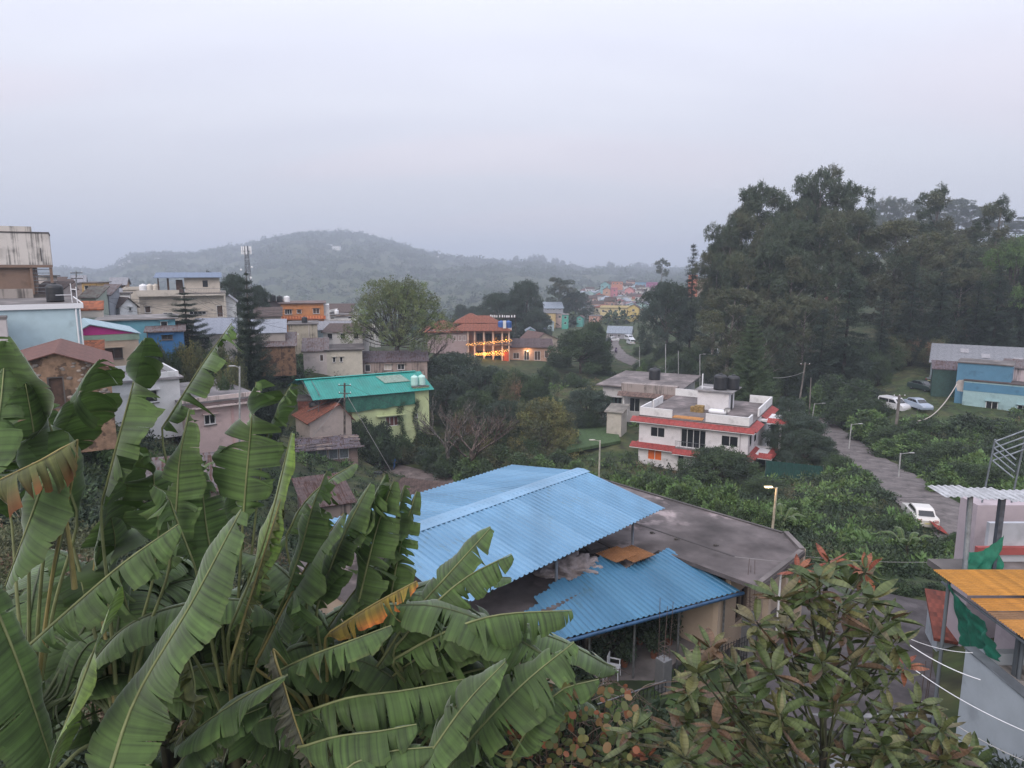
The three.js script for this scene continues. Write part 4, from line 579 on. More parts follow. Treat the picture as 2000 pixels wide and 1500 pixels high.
  for (let k = 0; k < 16; k++) { // white dots of houses on the big hill
    const px = [258, 268, 285, 248, 262, 296, 318, 330, 345, 278, 236, 340, 852, 650, 662, 1010][k], d = [1850, 1870, 1800, 1900, 1820, 1790, 1850, 1800, 1780, 1950, 1900, 1750, 2000, 1800, 1750, 1800][k], b = onGround(px, d), w = rr(12, 26), h = rr(5, 9);
    const g = thing('hillside_house', 'tiny white house on the hazy hill', 'house', b, rr(-.4, .4), 'tiny white houses on the hazy hill'); mesh('wall', slab(-w / 2, w / 2, -6, h, -8, 0), WHITE, g); mesh('roof', plate([V(-w / 2 - .5, h + .3, .5), V(w / 2 + .5, h + .3, .5), V(w / 2 + .5, h + 1.6, -8.5), V(-w / 2 - .5, h + 1.6, -8.5)], .25), M([.6, .6, .62], 'concrete'), g);
  }
  // left skyline: crowd of small rooftops beyond the light blue building
  R = mulberry(505);
  for (const [l, r, t, b, d, c, roof, label] of [[163, 190, 553, 575, 120, [.62, .42, .18], 'flat', 'amber house wall on the left skyline'], [145, 165, 552, 568, 130, [.4, .33, .3], 'gable', 'brown gabled house under the power line pole'], [196, 216, 560, 572, 128, [.16, .34, .42], 'flat', 'blue house among the skyline roofs'], [218, 244, 556, 570, 134, [.46, .32, .22], 'gable', 'house with a curved brown roof on the skyline'], [85, 118, 560, 580, 105, [.5, .45, .42], 'shed', 'grey shack roof beside the tall white block'], [120, 148, 566, 584, 98, [.42, .36, .36], 'shed', 'tin shack roof beyond the light blue building'], [160, 186, 582, 592, 90, [.36, .42, .36], 'shed', 'greenish low roof beyond the orange tiled lean-to'], [40, 92, 556, 572, 100, [.45, .38, .34], 'gable', 'tiled shack below the tall white block'], [95, 112, 540, 562, 96, [.55, .5, .48], 'flat', 'small whitewashed room beneath the tall white block'], [190, 212, 577, 590, 96, [.3, .32, .36], 'shed', 'dark grey roof before the skyline houses'], [60, 105, 574, 590, 84, [.42, .36, .34], 'shed', 'weathered sheet roof beside the tall white block']])
    house('hill_house', label, { l, r, t, b, d, wall: M(c, 'plaster'), roof, rmat: roof === 'flat' ? CONC : /green/.test(label) ? M([.36, .38, .30], 'rust') : pick([RUST, BROWNT, TIN]), dep: 6, rise: 1.2, win: [[.3, .7, .7, .8], [.75, .7, .7, .8]], yaw: rr(-.3, .3) });
  // more packed houses on the town slope to the left of the valley
  R = mulberry(606); const tc = [[.72, .70, .66], [.68, .60, .50], [.50, .62, .66], [.70, .56, .52], [.72, .72, .73], [.70, .68, .68], [.48, .58, .56], [.66, .50, .40]]; let made = 0;
  for (let k = 0; k < 60 && made < 30; k++) { const px = rr(165, 700), d = rr(118, 190), b = onGround(px, d), w = rr(5, 9), h = rr(3, 5.8), py = 750 + FPX * Math.tan(Math.atan2(H - b.y, d) - pitch), hp = w / d * FPX / 2; if (px > 395 && px < 520 || px > 545 && px < 640 && d < 150) continue; made++; const win = []; for (let s = 0; s < Math.round(h / 2.9); s++) for (let j = 0; j < 2 + k % 2; j++) win.push([(j + .5) / (2 + k % 2), s * 2.8 + .9, 1, 1.1]); const rf = ['flat', 'shed', 'gable', 'flat'][k % 4]; const o = house('town_house', 'small town house packed among the roofs on the near slope', { l: px - hp, r: px + hp, t: py - h / d * FPX, b: py, d, wall: M(tc[k % 8], k % 3 ? 'plaster' : 'streak'), roof: rf, rmat: rf === 'flat' ? CONC : [RUST, BROWNT, TIN, TERRA][k % 4], win, dep: rr(5, 8), rise: rr(.9, 1.6), sink: 4, yaw: rr(-.4, .4), par: rf === 'flat' && k % 8 < 4 ? .7 : 0, group: 'small town houses packed on the near slope' }); if (rf === 'flat' && k % 2) tank('dark water tank on a small town house roof', loc(o, rr(-1, 1), o.dim.h + .163, -2), .5, 1.1, k % 4 === 1 ? BLACKP : WHITEP, 'tanks on the small town houses'); }
}
// ---------- white house with red eaves ----------
const REDT = M([.46, .075, .065], 'fine', .7), LILAC = M([.80, .78, .80], 'plaster');
{
  const A = V(16.1, H - 25, -86), B0 = V(16.1 + 11.6, 0, -86 + 6.6), y0 = A.y, g = thing('white_house', 'two storey white house with red sloping eaves and a flat parapet roof', 'house', A, yawOf(A, V(B0.x, 0, B0.z)));
  const w = Math.hypot(B0.x - A.x, B0.z - A.z), dep = 15.5, h = 6.4, z = 0;
  const F = (x0, x1) => [x0 * w, (x1 - x0) * w];
  const holes = [[.09 * w, .9, .14 * w, 1.35], [.38 * w, .02, .06 * w, 2.2], [.11 * w, 3.9, .14 * w, 1.3], [.40 * w, 3.05, .23 * w, 2.35], [.765 * w, 3.8, .15 * w, 1.35]];
  mesh('wall', [wallHoles(w, h + 2, .25, holes.map(a => [a[0], a[1] + 2, a[2], a[3]])).translate(0, -2, 0), slab(0, w, -2, h, -dep, -.252)], LILAC, g);
  pane(g, ...holes[0], -.03, { n: 2, mat: M([.62, .13, .02], null, .6), pn: 'shutter' }); pane(g, ...holes[1], -.05, { n: 1, name: 'door', pn: 'door_leaf', mat: BLACKP }); pane(g, ...holes[2], -.05, { n: 2 }); pane(g, ...holes[3], -.12, { n: 4, name: 'balcony_door' }); pane(g, ...holes[4], -.05, { n: 2 });
  const eave = (y, x0, x1, out, nm) => { for (let x = x0; x < x1 - .05; x += .62) { const e = Math.min(x + .60, x1); mesh(nm, prism([[0, 0], [out, -.42], [out, -.50], [0, -.12]], x, e).rotateY(-Math.PI / 2).scale(-1, 1, 1).translate(0, y, 0), REDT, g); } };
  // eaves: rows of red tiles sloping outward (profile in z,y extruded along x)
  const eaveRun = (y, x0, x1, zf, out) => { const n = Math.round((x1 - x0) / .6), s = (x1 - x0) / n; for (let k = 0; k < n; k++) { const a = x0 + k * s, b = a + s - .02; mesh('eave_tile', plate([V(a, y - .45, zf + out), V(b, y - .45, zf + out), V(b, y, zf + .002), V(a, y, zf + .002)], .07), REDT, g); } mesh('eave_soffit', [slab(x0, x1, y - .6, y - .53, zf + .003, zf + out)], WHITE, g); };
  const eaveSide = (y, z0, z1, xf, out) => { const n = Math.round((z1 - z0) / .6), s = (z1 - z0) / n; for (let k = 0; k < n; k++) { const a = z0 + k * s, b = a + s - .02; mesh('eave_tile', plate([V(xf + out, y - .45, b), V(xf + out, y - .45, a), V(xf + Math.sign(out) * .002, y, a), V(xf + Math.sign(out) * .002, y, b)], .07), REDT, g); } };
  eaveRun(6.35, -.9, w * .62, 0, .95); eaveRun(6.35, w * .62, w + .8, .0, .8); eaveRun(3.05, -.9, w * .36, 0, .95); eaveRun(3.05, w * .36, w * .66, 1.0, .8); eaveRun(3.05, w * .66, w + .8, 0, .8);
  eaveSide(6.35, -5, 0, w, .9); eaveSide(6.35, -dep, -7.8, w, .9); eaveSide(3.05, -5, 0, w, .9); eaveSide(6.35, -dep, 0, 0, -.9); eaveSide(3.05, -dep, 0, 0, -.9);
  mesh('roof', slab(-.05, w + .05, h, h + .14, -dep - .05, .05), M([.40, .345, .34], 'concrete', .95), g);
  mesh('balcony', [slab(w * .37, w * .65, 2.9, 3.04, .001, 1.0)], M([.48, .43, .42], 'concrete'), g); railing(g, w * .37, w * .65, 3.04, .95, .95, STEEL, .5);
  const ph = h + 1.15, pl = [slab(.0, w * .31, h + .142, ph, -.2, 0), slab(w * .62, w, h + .142, ph, -.2, 0), slab(0, .2, h + .142, ph, -4.2, -.202), slab(0, .2, h + .142, ph, -9, -5), slab(0, w * .32, h + .142, ph, -dep, -dep + .2), slab(w * .78, w, h + .142, ph, -dep, -dep + .2), slab(w - .2, w, h + .142, ph, -dep + .202, -6.2), slab(w - .2, w, h + .142, ph, -2.2, -.202)];
  pl.forEach(q => mesh('parapet', q, WHITE, g));
  // porch wing with eaves on the right flank
  mesh('side_porch', [slab(w + .002, w + 2.6, 5.75, 6.0, -11.5, -7.2), slab(w + 2.3, w + 2.55, -2, 5.74, -7.5, -7.25), slab(w + .002, w + 1.9, 2.6, 2.8, -6.5, -2.2)], LILAC, g); eaveRun(6.3, w + .9, w + 3.2, -7.2, .7); eaveSide(6.3, -11.5, -7.2, w + 2.6, .7); eaveRun(3.0, w + .9, w + 2.5, -2.2, .7); eaveSide(3.0, -6.5, -2.2, w + 1.9, .7);
  for (const [y, zz] of [[3.9, -1.2], [3.9, -4.2], [.8, -3]]) { mesh('side_window', [slab(w + .003, w + .05, y, y + 1.3, zz - .5, zz + .5)], GLASS, g); }
  mesh('drainpipe', [bar(V(w - .9, -1, .07), V(w - .9, 5.8, .07), .05), bar(V(w + .07, -1, -.4), V(w + .07, 5.8, -.4), .05)], M([.4, .38, .4]), g);
  // stair room
  const sx0 = w * .40, sx1 = w * .70, sz0 = -10.4, sz1 = -7.2, sh = h + .142;
  mesh('stair_room', slab(sx0, sx1, sh, sh + 2.5, sz0, sz1), LILAC, g); mesh('stair_room_roof', slab(sx0 - .35, sx1 + .6, sh + 2.502, sh + 2.64, sz0 - 1.4, sz1 + .5), M([.55, .53, .54], 'concrete'), g); mesh('stair_door', slab(sx1 + .002, sx1 + .05, sh, sh + 2.0, sz0 + 1, sz0 + 2), BLACKP, g);
  tank('large black water tank on the stair room of the white house', loc(g, sx0 + 2.6, sh + 2.642, sz1 - 1.1), .85, 2.1, BLACKP, 'tanks on the stair room'); tank('large black water tank on the stair room of the white house', loc(g, sx0 + 4.0, sh + 2.642, sz1 - 2.1), .8, 1.9, BLACKP, 'tanks on the stair room');
  mesh('roof_pipe', [bar(V(sx0 + .4, sh + 2.65, sz1 - .6), V(sx0 + .4, sh + 4.6, sz1 - .6), .09), bar(V(sx0 + .4, sh + 2.9, sz1 - .6), V(sx0 + 1.8, sh + 2.9, sz1 - .6), .04)], WHITEP, g);
  // clutter on the roof
  for (const [x, zz, ww, hh, dd] of [[.41, -5.4, .9, .55, .8], [.46, -5.3, 1.1, .95, .9]]) { const t = thing('brick_stack', 'small stack of yellow bricks on the white house roof', 'bricks', loc(g, x * w, sh, zz), g.rotation.y, 'brick stacks on the white house roof'); for (let i = 0; i < 4; i++) for (let j = 0; j < 3; j++) for (let k = 0; k < Math.round(hh / .22); k++) mesh('brick', slab(-ww / 2 + i * ww / 4 + .01, -ww / 2 + (i + 1) * ww / 4 - .01, k * .22, k * .22 + .2, -dd / 2 + j * dd / 3 + .01, -dd / 2 + (j + 1) * dd / 3 - .01), M((i + j + k) % 2 ? [.42, .27, .09] : [.50, .33, .12], 'fine'), t); }
  for (const [x, ww] of [[.38, 2.0], [.50, 2.3]]) { const t = thing('orange_sheet', 'orange sheet laid on the edge of the white house roof', 'sheet', loc(g, x * w, sh + .004, -.75), g.rotation.y, 'orange sheets on the white house roof'); mesh('sheet', plate([V(-ww / 2, .06, .55), V(ww / 2, .05, .5), V(ww / 2 - .05, .18, -.5), V(-ww / 2 + .1, .16, -.5)], .04), M([.62, .26, .05], 'fine', .7), t); mesh('batten', slab(-ww / 2, ww / 2, 0, .04, -.4, .3), DKWOOD, t); }
  { const t = thing('roof_basin', 'long white upturned basin on the white house roof', 'basin', loc(g, w * .64, sh, -4.9), g.rotation.y); mesh('basin', new THREE.CapsuleGeometry(.42, 1.5, 4, 12).rotateZ(Math.PI / 2).scale(1, .8, 1).translate(0, .36, 0), WHITEP, t); mesh('foot', [slab(-.6, .6, 0, .1, -.2, .2)], STEEL, t); }
  { const t = thing('satellite_dish', 'small satellite dish with grey motor box on the white house roof', 'dish', loc(g, w * .73, sh, -4.6)); mesh('stand', [bar(V(0, 0, 0), V(0, .7, 0), .04), slab(-.4, .4, 0, .06, -.3, .3)], STEEL, t); mesh('bowl', new THREE.SphereGeometry(.5, 14, 8, 0, 6.3, 0, 1).rotateX(-1.1).translate(0, .65, .3), M([.6, .6, .6]), t); }
}
// pale older house behind the white one
{
  const o = house('pale_house', 'older pale house with a wide stained flat roof behind the white house', { l: 1172, r: 1320, t: 757, b: 806, d: 108, dep: 15, wall: M([.58, .57, .58], 'plaster'), rmat: M([.44, .38, .37], 'concrete'), over: .9, yaw: -.28, win: [[.16, .2, 2.6, 2.0, { n: 4, frame: M([.10, .19, .18]) }], [.45, .1, 1.7, 2.2, { n: 2, door: 1 }], [.8, .8, 1.4, 1.2]] }), { w, h } = o.dim;
  mesh('canopy', [slab(-2.2, w / 2 + .6, h - .35, h + .9, .92, 2.2)], M([.34, .29, .27], 'streak'), o); mesh('canopy_slope', plate([V(-2.6, h - .9, 3.0), V(w / 2 + .6, h - .9, 3.0), V(w / 2 + .6, h - .352, 2.21), V(-2.6, h - .352, 2.21)], .08), M([.3, .2, .17], 'tile'), o);
  mesh('porch_column', [slab(-1.9, -1.65, -2, h - .5, 1.9, 2.15), slab(3, 3.25, -2, h - .5, 1.9, 2.15)], WHITE, o); tank('black water tank with a ladder on the pale house roof', loc(o, .5, h + .163, -8), .95, 2.0, BLACKP); railing(o, -w / 2, -1.2, -.3, 1.4, 1.0, WHITEP, .3);
  house('garden_shed', 'little pale garden shed beside the lawn', { l: 1184, r: 1214, t: 805, b: 830, d: 99, dep: 3, wall: M([.56, .52, .46], 'plaster'), roof: 'shed', rise: .5, rmat: M([.5, .46, .4], 'concrete'), cat: 'shed', yaw: -.3 });
}
{ // lawn
  const pts = [[1106, 882], [1212, 862], [1204, 838], [1188, 834], [1150, 830], [1118, 838]].map(([x, y]) => G(x, y, 24.25)); pts.forEach(p => { p.y += .12; });
  const m = mesh('lawn', plate(pts, .4), M([.085, .155, .055], 'fine', 1, { bump: .03 }), scene); structure(m);
}
// ---------- light green house with turquoise roof ----------
{
  const TQ = M([.006, .27, .225], 'paint', .5, { bump: 0 }), LG = M([.58, .66, .36], 'plaster'), A = G(690, 872, 23.9), B = V(A.x + 8.78, A.y, A.z - 4.79), g = thing('green_house', 'light green house under a big turquoise metal roof', 'house', A, yawOf(A, B)), w = 1.1 * Math.hypot(B.x - A.x, B.z - A.z);
  const k = A.z / -FPX, Y = (px, py) => P(px, py, -A.z).y - A.y;
  mesh('wall', [wallHoles(w, 7.4, .2, [[w * .42, 4.2, 1.8, 1.35], [w * .80, 5.0, .5, .6]]).translate(0, -2, 0), slab(0, w, -2, 5.4, -9, -.202), slab(-4.5, -.01, -2, 3.0, -8, -2.5)], LG, g); pane(g, w * .42, 2.2, 1.8, 1.35, -.04, { n: 3, mat: M([.12, .04, .03], null, .6) }); pane(g, w * .80, 3.0, .5, .6, -.04, { n: 1, mat: M([.25, .2, .14]) });
  mesh('stair_tower', slab(w - 2.3, w, 5.402, 7.3, -4, 0), LG, g); mesh('tower_cap', slab(w - 2.4, w + .1, 7.302, 7.4, -4.1, .1), CONC, g);
  mesh('window_shade', slab(w * .30, w * .66, 3.75, 3.85, .001, .6), LG, g); mesh('terrace_slab', slab(-4.6, w + .2, 5.402, 5.55, -9.2, -4.1), CONC, g);
  // roof in sheets, gable with two levels
  const sheets = (x0, x1, z0, y0, z1, y1) => { const n = Math.round((x1 - x0) / 1.05), s = (x1 - x0) / n, L = Math.hypot(z1 - z0, y1 - y0); for (let i = 0; i < n; i++) { const c = corrugated(s - .01, L, .35, .035), m4 = new THREE.Matrix4().makeBasis(V(1, 0, 0), V(0, Math.abs(z1 - z0) / L, (y1 - y0) / L * -Math.sign(z1 - z0) * -1).normalize(), V(0, (y1 - y0) / L, (z1 - z0) / L)); m4.setPosition(x0 + i * s, y0, z0); mesh('roof_sheet', c.applyMatrix4(m4), TQ, g); } };
  sheets(-5.2, w + .6, -4.6, 8.8, .7, 6.9); sheets(-6.4, w - 1.2, -4.6, 8.85, -9.5, 7.4); mesh('ridge_cap', [slab(-6.2, w - .2, 8.87, 8.93, -4.85, -4.35)], M([.04, .42, .37], 'paint', .5, { bump: 0 }), g);
  mesh('skylight_sheet', plate([V(w * .42, 8.66, -3.9), V(w * .75, 8.66, -3.9), V(w * .82, 7.96, -1.9), V(w * .48, 7.96, -1.9)], .03), M([.30, .42, .34], 'fine', .6), g);
  for (const x of [-4.4, -2, .3, 3, 6]) for (const z of [0.1, -8.6]) mesh('post', bar(V(Math.min(x, w), 5.4 * (x > -.5 ? 1 : .55), z), V(Math.min(x, w), z > -1 ? 7.0 : 7.55, z), .05), STEEL, g);
  mesh('truss', [...[-5.4, -4.2].flatMap(x => [bar(V(x, 7.4, .3), V(x, 8.8, -4.6), .04), bar(V(x, 8.8, -4.6), V(x, 7.6, -9), .04), bar(V(x, 7.4, .3), V(x, 7.4, -9), .04)]), bar(V(-5.4, 5, -2), V(-.5, 7.3, 0), .05), bar(V(-5.4, 7.3, -2), V(-3, 5, -2), .05)], STEEL, g);
  { const n = 26, m = 6, ps = []; for (let j = 0; j <= m; j++) for (let i = 0; i <= n; i++) { const u = i / n, v = j / m; ps.push(lerp(-1.0, w - 2.2, u), lerp(6.85, 4.7 + .35 * u, v) + .05 * Math.sin(u * 20), .32 + .10 * Math.sin(u * 31 + v * 3) * v + .06 * Math.sin(u * 13)); } const ix = []; for (let j = 0; j < m; j++) for (let i = 0; i < n; i++) { const a = j * (n + 1) + i; ix.push(a, a + n + 1, a + 1, a + 1, a + n + 1, a + n + 2); } const ge = new THREE.BufferGeometry(); ge.setAttribute('position', new THREE.Float32BufferAttribute(ps, 3)); ge.setIndex(ix); ge.computeVertexNormals(); tag(mesh('shade_net', ge, M([.05, .22, .16], 'fine', .9), scene), 'dark green shade net hung under the turquoise roof', 'net'); const mm = scene.children[scene.children.length - 1]; mm.position.copy(g.position); mm.rotation.y = g.rotation.y; }
  for (const x of [w - 1.75, w - .65]) tank('pale turquoise water tank on the tower of the light green house', loc(g, x, 7.402, -.9), .5, 1.5, TEALP, 'turquoise tanks on the light green house');
  tank('tall black water tank beneath the turquoise roof', loc(g, -3.9, 3.002, -3.4), .95, 3.2, BLACKP);
  R = mulberry(71); for (const x of [w * .62, w * .82]) { const it = []; for (let k = 0; k < 60; k++) it.push({ p: V(x + rr(-.35, .35) + Math.sin(k * .12) * .3, lerp(-.5, 5.6, k / 60), .12 + rr(0, .2)), s: rr(.35, .6) }); const v = thing('creeper', 'dark creeper climbing the light green house wall', 'creeper', loc(g, 0, 0, 0), g.rotation.y, 'creepers on the light green house'); leafMass('leaves', v, CL.broad[0], LM.mid, it); mesh('stem', limb([V(x, -1, .06), V(x + .2, 2, .06), V(x - .1, 5.5, .06)], .04, .01, 4), DARKBARK, v); }
  // cottage with terracotta roof before it
  const c = house('tiled_cottage', 'cottage with a patched orange clay tile roof before the turquoise roof', { l: 604, r: 690, t: 820, b: 850, d: 88, dep: 6, wall: M([.6, .5, .45], 'plaster'), roof: 'gablez', rise: 1.9, apex: 1.2, over: .4, rmat: TERRA, yaw: .35 });
  house('brick_hut', 'red brick hut with a pale metal door left of the clay tile cottage'.replace('left of', 'beside'), { l: 584, r: 616, t: 783, b: 830, d: 93, dep: 4, wall: M([.36, .12, .08], 'tile'), rmat: CONC, over: .1, win: [[.5, 1.2, .9, 1.3, { mat: M([.5, .55, .58]) }]] });
}
// ---------- weathered tin shed by the lane ----------
{
  const A = G(585, 912, 23.4), B = G(700, 918, 24.4), g = thing('tin_shed', 'weathered plank and tin shed with glazed panels beside the lane', 'shed', A, yawOf(A, B)), w = Math.hypot(B.x - A.x, B.z - A.z); R = mulberry(55);
  mesh('wall', [slab(0, w, -3, .5, -4, 0), slab(0, w, .5, 2.0, -4, -.3)], M([.30, .22, .19], 'streak'), g); for (let k = 0; k < 4; k++) { const p = pane(g, .9 + k * 1.25, .55, 1.1, 1.3, -.2, { n: 1, frame: M([.5, .5, .5]), mat: M([.22, .25, .28], 'fine', .4) }); }
  for (let k = 0; k < 34; k++) { const x = rr(-.4, w + .2), z = rr(-4.4, .4), L = rr(.8, 2.0), ww = rr(.25, .6), q = mesh('roof_board', box(L, .03, ww), k % 3 ? RUST : M([.34, .26, .22], 'fine'), g); q.position.set(x, 2.15 - (z + 2) * .09 + rr(0, .05) + k * .002, z); q.rotation.set(.09, rr(-.25, .25), rr(-.03, .03)); }
  mesh('roof', plate([V(-.4, 1.95, .5), V(w + .4, 1.95, .5), V(w + .4, 2.4, -4.5), V(-.4, 2.4, -4.5)], .04), M([.36, .33, .36], 'rust'), g);
  for (const [px, py] of [[738, 926], [758, 920]]) { const p = G(px, py, 26.2), t = thing('tyre', 'old black tyre lying beside the lane', 'tyre', hit(px, py).add(V(0, .16, 0)), 0, 'tyres beside the lane'); mesh('tyre', new THREE.TorusGeometry(.46, .15, 8, 20).rotateX(Math.PI / 2 - .15), BLACKP, t); mesh('bead', new THREE.TorusGeometry(.32, .03, 6, 16).rotateX(Math.PI / 2 - .15), BLACKP, t); }
}
// ---------- lamp posts and power poles ----------
const LAMPLIT = M([.9, .8, .6], null, .5, { emit: '#ffd9a0', ei: 1.3 });
function pole(label, px, pyTop, pyBot, d, o = {}) {
  const b = P(px + (o.lean || 0), pyBot, d), t = P(px, pyTop, d), gy = ground(b.x, b.z); if (!o.fix) { const k = (b.y - gy + .3) / (t.y - b.y); b.add(b.clone().sub(t).multiplyScalar(Math.max(0, k))); }
  const g = thing(o.name || 'lamp_post', label, o.cat || 'lamp post', b, 0, o.group), v = t.clone().sub(b), r = o.r || .07, m = o.mat || M([.55, .56, .56], 'fine', .6); mesh('post', bar(V(0, 0, 0), v, r * 1.25, r, 8), m, g);
  if (o.arm) { const s = o.arm; mesh('arm', bar(v.clone().add(V(0, -.08, 0)), v.clone().add(V(s, .06, .1)), .03, .03, 5), m, g); mesh('lamp_head', new RoundedBoxGeometry(.5, .09, .2, 2, .03).translate(v.x + s + Math.sign(s) * .2, v.y + .06, v.z + .1), o.lit ? LAMPLIT : m, g); if (o.lit) { const L = new THREE.PointLight(0xffd2a0, 2.5); L.position.set(v.x + s + Math.sign(s) * .2, v.y - .04, v.z + .1); L.castShadow = true; g.add(L); } }
  if (o.cross) for (const c of o.cross) { mesh('crossarm', bar(v.clone().add(V(-.8, c, 0)), v.clone().add(V(.8, c, .05)), .05, .05, 4), o.xm || DKWOOD, g); for (const x of [-.7, 0, .7]) mesh('insulator', new THREE.CylinderGeometry(.04, .06, .16, 6).translate(v.x + x, v.y + c + .12, v.z), WHITEP, g); }
  g.top = t; return g;
}
const lampG = 'grey lamp posts along the road';
for (const [px, t, b, d, arm] of [[1591, 788, 825, 108, 1.2], [1663, 828, 887, 86, .9], [1759, 885, 958, 70, .9], [1908, 960, 1045, 52, .6]]) pole('grey lamp post beside the road', px, t, b, d, { arm, group: lampG, lean: -6 });
pole('lit lamp post behind the concrete roof with a banana plant at its foot', 1517, 952, 1040, 42, { arm: -.35, lit: 1, lean: -9, r: .075, mat: M([.62, .55, .42], 'fine') });
pole('lamp post behind the ridge of the blue roof', 1172, 860, 925, 58, { arm: -.5, lean: -2, mat: M([.6, .58, .5], 'fine') });
pole('lamp post behind the pale pink house', 468, 716, 770, 54, { arm: -.35 });
pole('thin pole behind the pale house', 1300, 672, 735, 125, {}); pole('short lamp post near the white house stair room', 1367, 692, 735, 124, { arm: .6 }); pole('white lamp pole at the far road edge', 1249, 676, 700, 150, {}); pole('slim white lamp post by the far dark shrubs', 1325, 685, 722, 135, {});
const PA = pole('tall wooden power pole beside the weathered tin shed', 673, 748, 872, 86, { name: 'power_pole', cat: 'power pole', r: .12, cross: [-.3, -1.3], mat: M([.36, .30, .25], 'bark', .9) });
const PB = pole('thick concrete power pole on the bank beyond the road', 1757, 772, 878, 90, { name: 'power_pole', cat: 'power pole', r: .17, cross: [-.1], lean: -12, mat: M([.45, .41, .37], 'concrete') });
const PC = pole('slim concrete pole with a hanging cable on the bank', 1793, 822, 905, 84, { name: 'power_pole', cat: 'power pole', r: .1, lean: -8, mat: M([.40, .37, .34], 'concrete') });
const PD = pole('leaning concrete power pole where the road meets the grove', 1573, 708, 795, 112, { name: 'power_pole', cat: 'power pole', r: .13, cross: [-.3], lean: -13, mat: M([.45, .41, .37], 'concrete') });
pole('short concrete pole beside the leaning power pole', 1584, 738, 800, 110, { name: 'power_pole', cat: 'power pole', r: .1, lean: -3, mat: M([.45, .41, .37], 'concrete') });
pole('distant power pole with crossarms on the left skyline'.replace('left ', ''), 149, 530, 575, 92, { name: 'power_pole', cat: 'power pole', r: .08, cross: [-.2, -.9] });
function wire(label, a, b, sag, r = .014, mat = BLACKP, group) { const pts = []; for (let i = 0; i <= 12; i++) { const t = i / 12, p = a.clone().lerp(b, t); p.y -= sag * 4 * t * (1 - t); pts.push(p); } const m = mesh('cable', new THREE.TubeGeometry(new THREE.CatmullRomCurve3(pts), 24, r, 4), mat, scene); tag(m, label, 'cable', group); return m; }
const GREYW = M([.36, .35, .34], null, .7);
wire('grey stay cable from the wooden power pole to the lane', PA.top.clone().add(V(.2, -1.5, 0)), G(765, 922, 26.5), .0, .035, GREYW);
wire('grey stay cable from the wooden power pole to the tin shed', PA.top.clone().add(V(-.2, -1.5, 0)), P(606, 858, 84), .2, .025, GREYW);
wire('thick pale cable from the slim pole to the blue shop', PC.top.clone(), P(1869, 750, 92), 1.2, .07, M([.42, .38, .35]));
wire('power line from the thick pole to the leaning pole', PB.top.clone(), PD.top.clone(), 1, .02); wire('power line from the leaning pole to the white house', PD.top.clone().add(V(0, -1.5, 0)), P(1510, 738, 100), .3, .025, GREYW);
wire('power line crossing the road to the bank', P(1590, 820, 84), P(1750, 810, 90), .6, .018); wire('thin power line over the lane and thicket', PA.top.clone(), P(1250, 905, 92), 2.2, .014); wire('dark power line across the slope before the road', P(1380, 905, 60), P(1860, 968, 56), 1.2, .012);
wire('pale cable across the shrubs to the green tarpaulin', P(1560, 1085, 30), P(1895, 1096, 22), .15, .008, GREYW);
R = mulberry(99); for (let k = 0; k < 14; k++) { const p0 = rr(120, 480), p1 = p0 + rr(120, 330), d0 = rr(70, 120), a = P(p0, rr(545, 600), d0), b = P(p1, rr(565, 650), d0 + rr(-10, 20)); wire('thin dark power line sagging over the town roofs', a, b, rr(.6, 1.6), .016, BLACKP, 'power lines over the town roofs'); }
// ---------- far fences, green metal fence ----------
{
  const A = G(1493, 950, 24.2), B = G(1604, 958, 23.9), g = thing('metal_fence', 'dark green corrugated metal fence beside the white house', 'fence', A, yawOf(A, B)), w = Math.hypot(B.x - A.x, B.z - A.z), n = 8; for (let k = 0; k < n; k++) mesh('fence_sheet', corrugated(w / n - .01, 3.0, .2, .03).rotateX(Math.PI / 2).translate(k * w / n, 3.0, 0), M([.02, .10, .085], 'fine', .6), g); mesh('rail', [slab(0, w, 2.7, 2.8, -.14, -.06), slab(0, w, .3, .4, -.14, -.06)], STEEL, g); for (let k = 0; k <= 4; k++) mesh('post', slab(k * w / 4 - .05, k * w / 4 + .05, -1, 3.05, -.2, -.1), STEEL, g);
  const A2 = G(1488, 960, 24), g2 = thing('rubble_wall', 'low broken white rubble wall at the foot of the green metal fence', 'wall', A2, g.rotation.y); R = mulberry(33); for (let k = 0; k < 40; k++) { const q = mesh('stone', new THREE.DodecahedronGeometry(rr(.18, .36), 0).scale(1.3, .8, 1), k % 3 ? M([.52, .50, .5], 'fine') : M([.36, .33, .32], 'fine'), g2); q.position.set(rr(0, 6.5), rr(-.2, .7), rr(-.3, .4)); q.rotation.set(rr(0, 3), rr(0, 3), 0); }
}
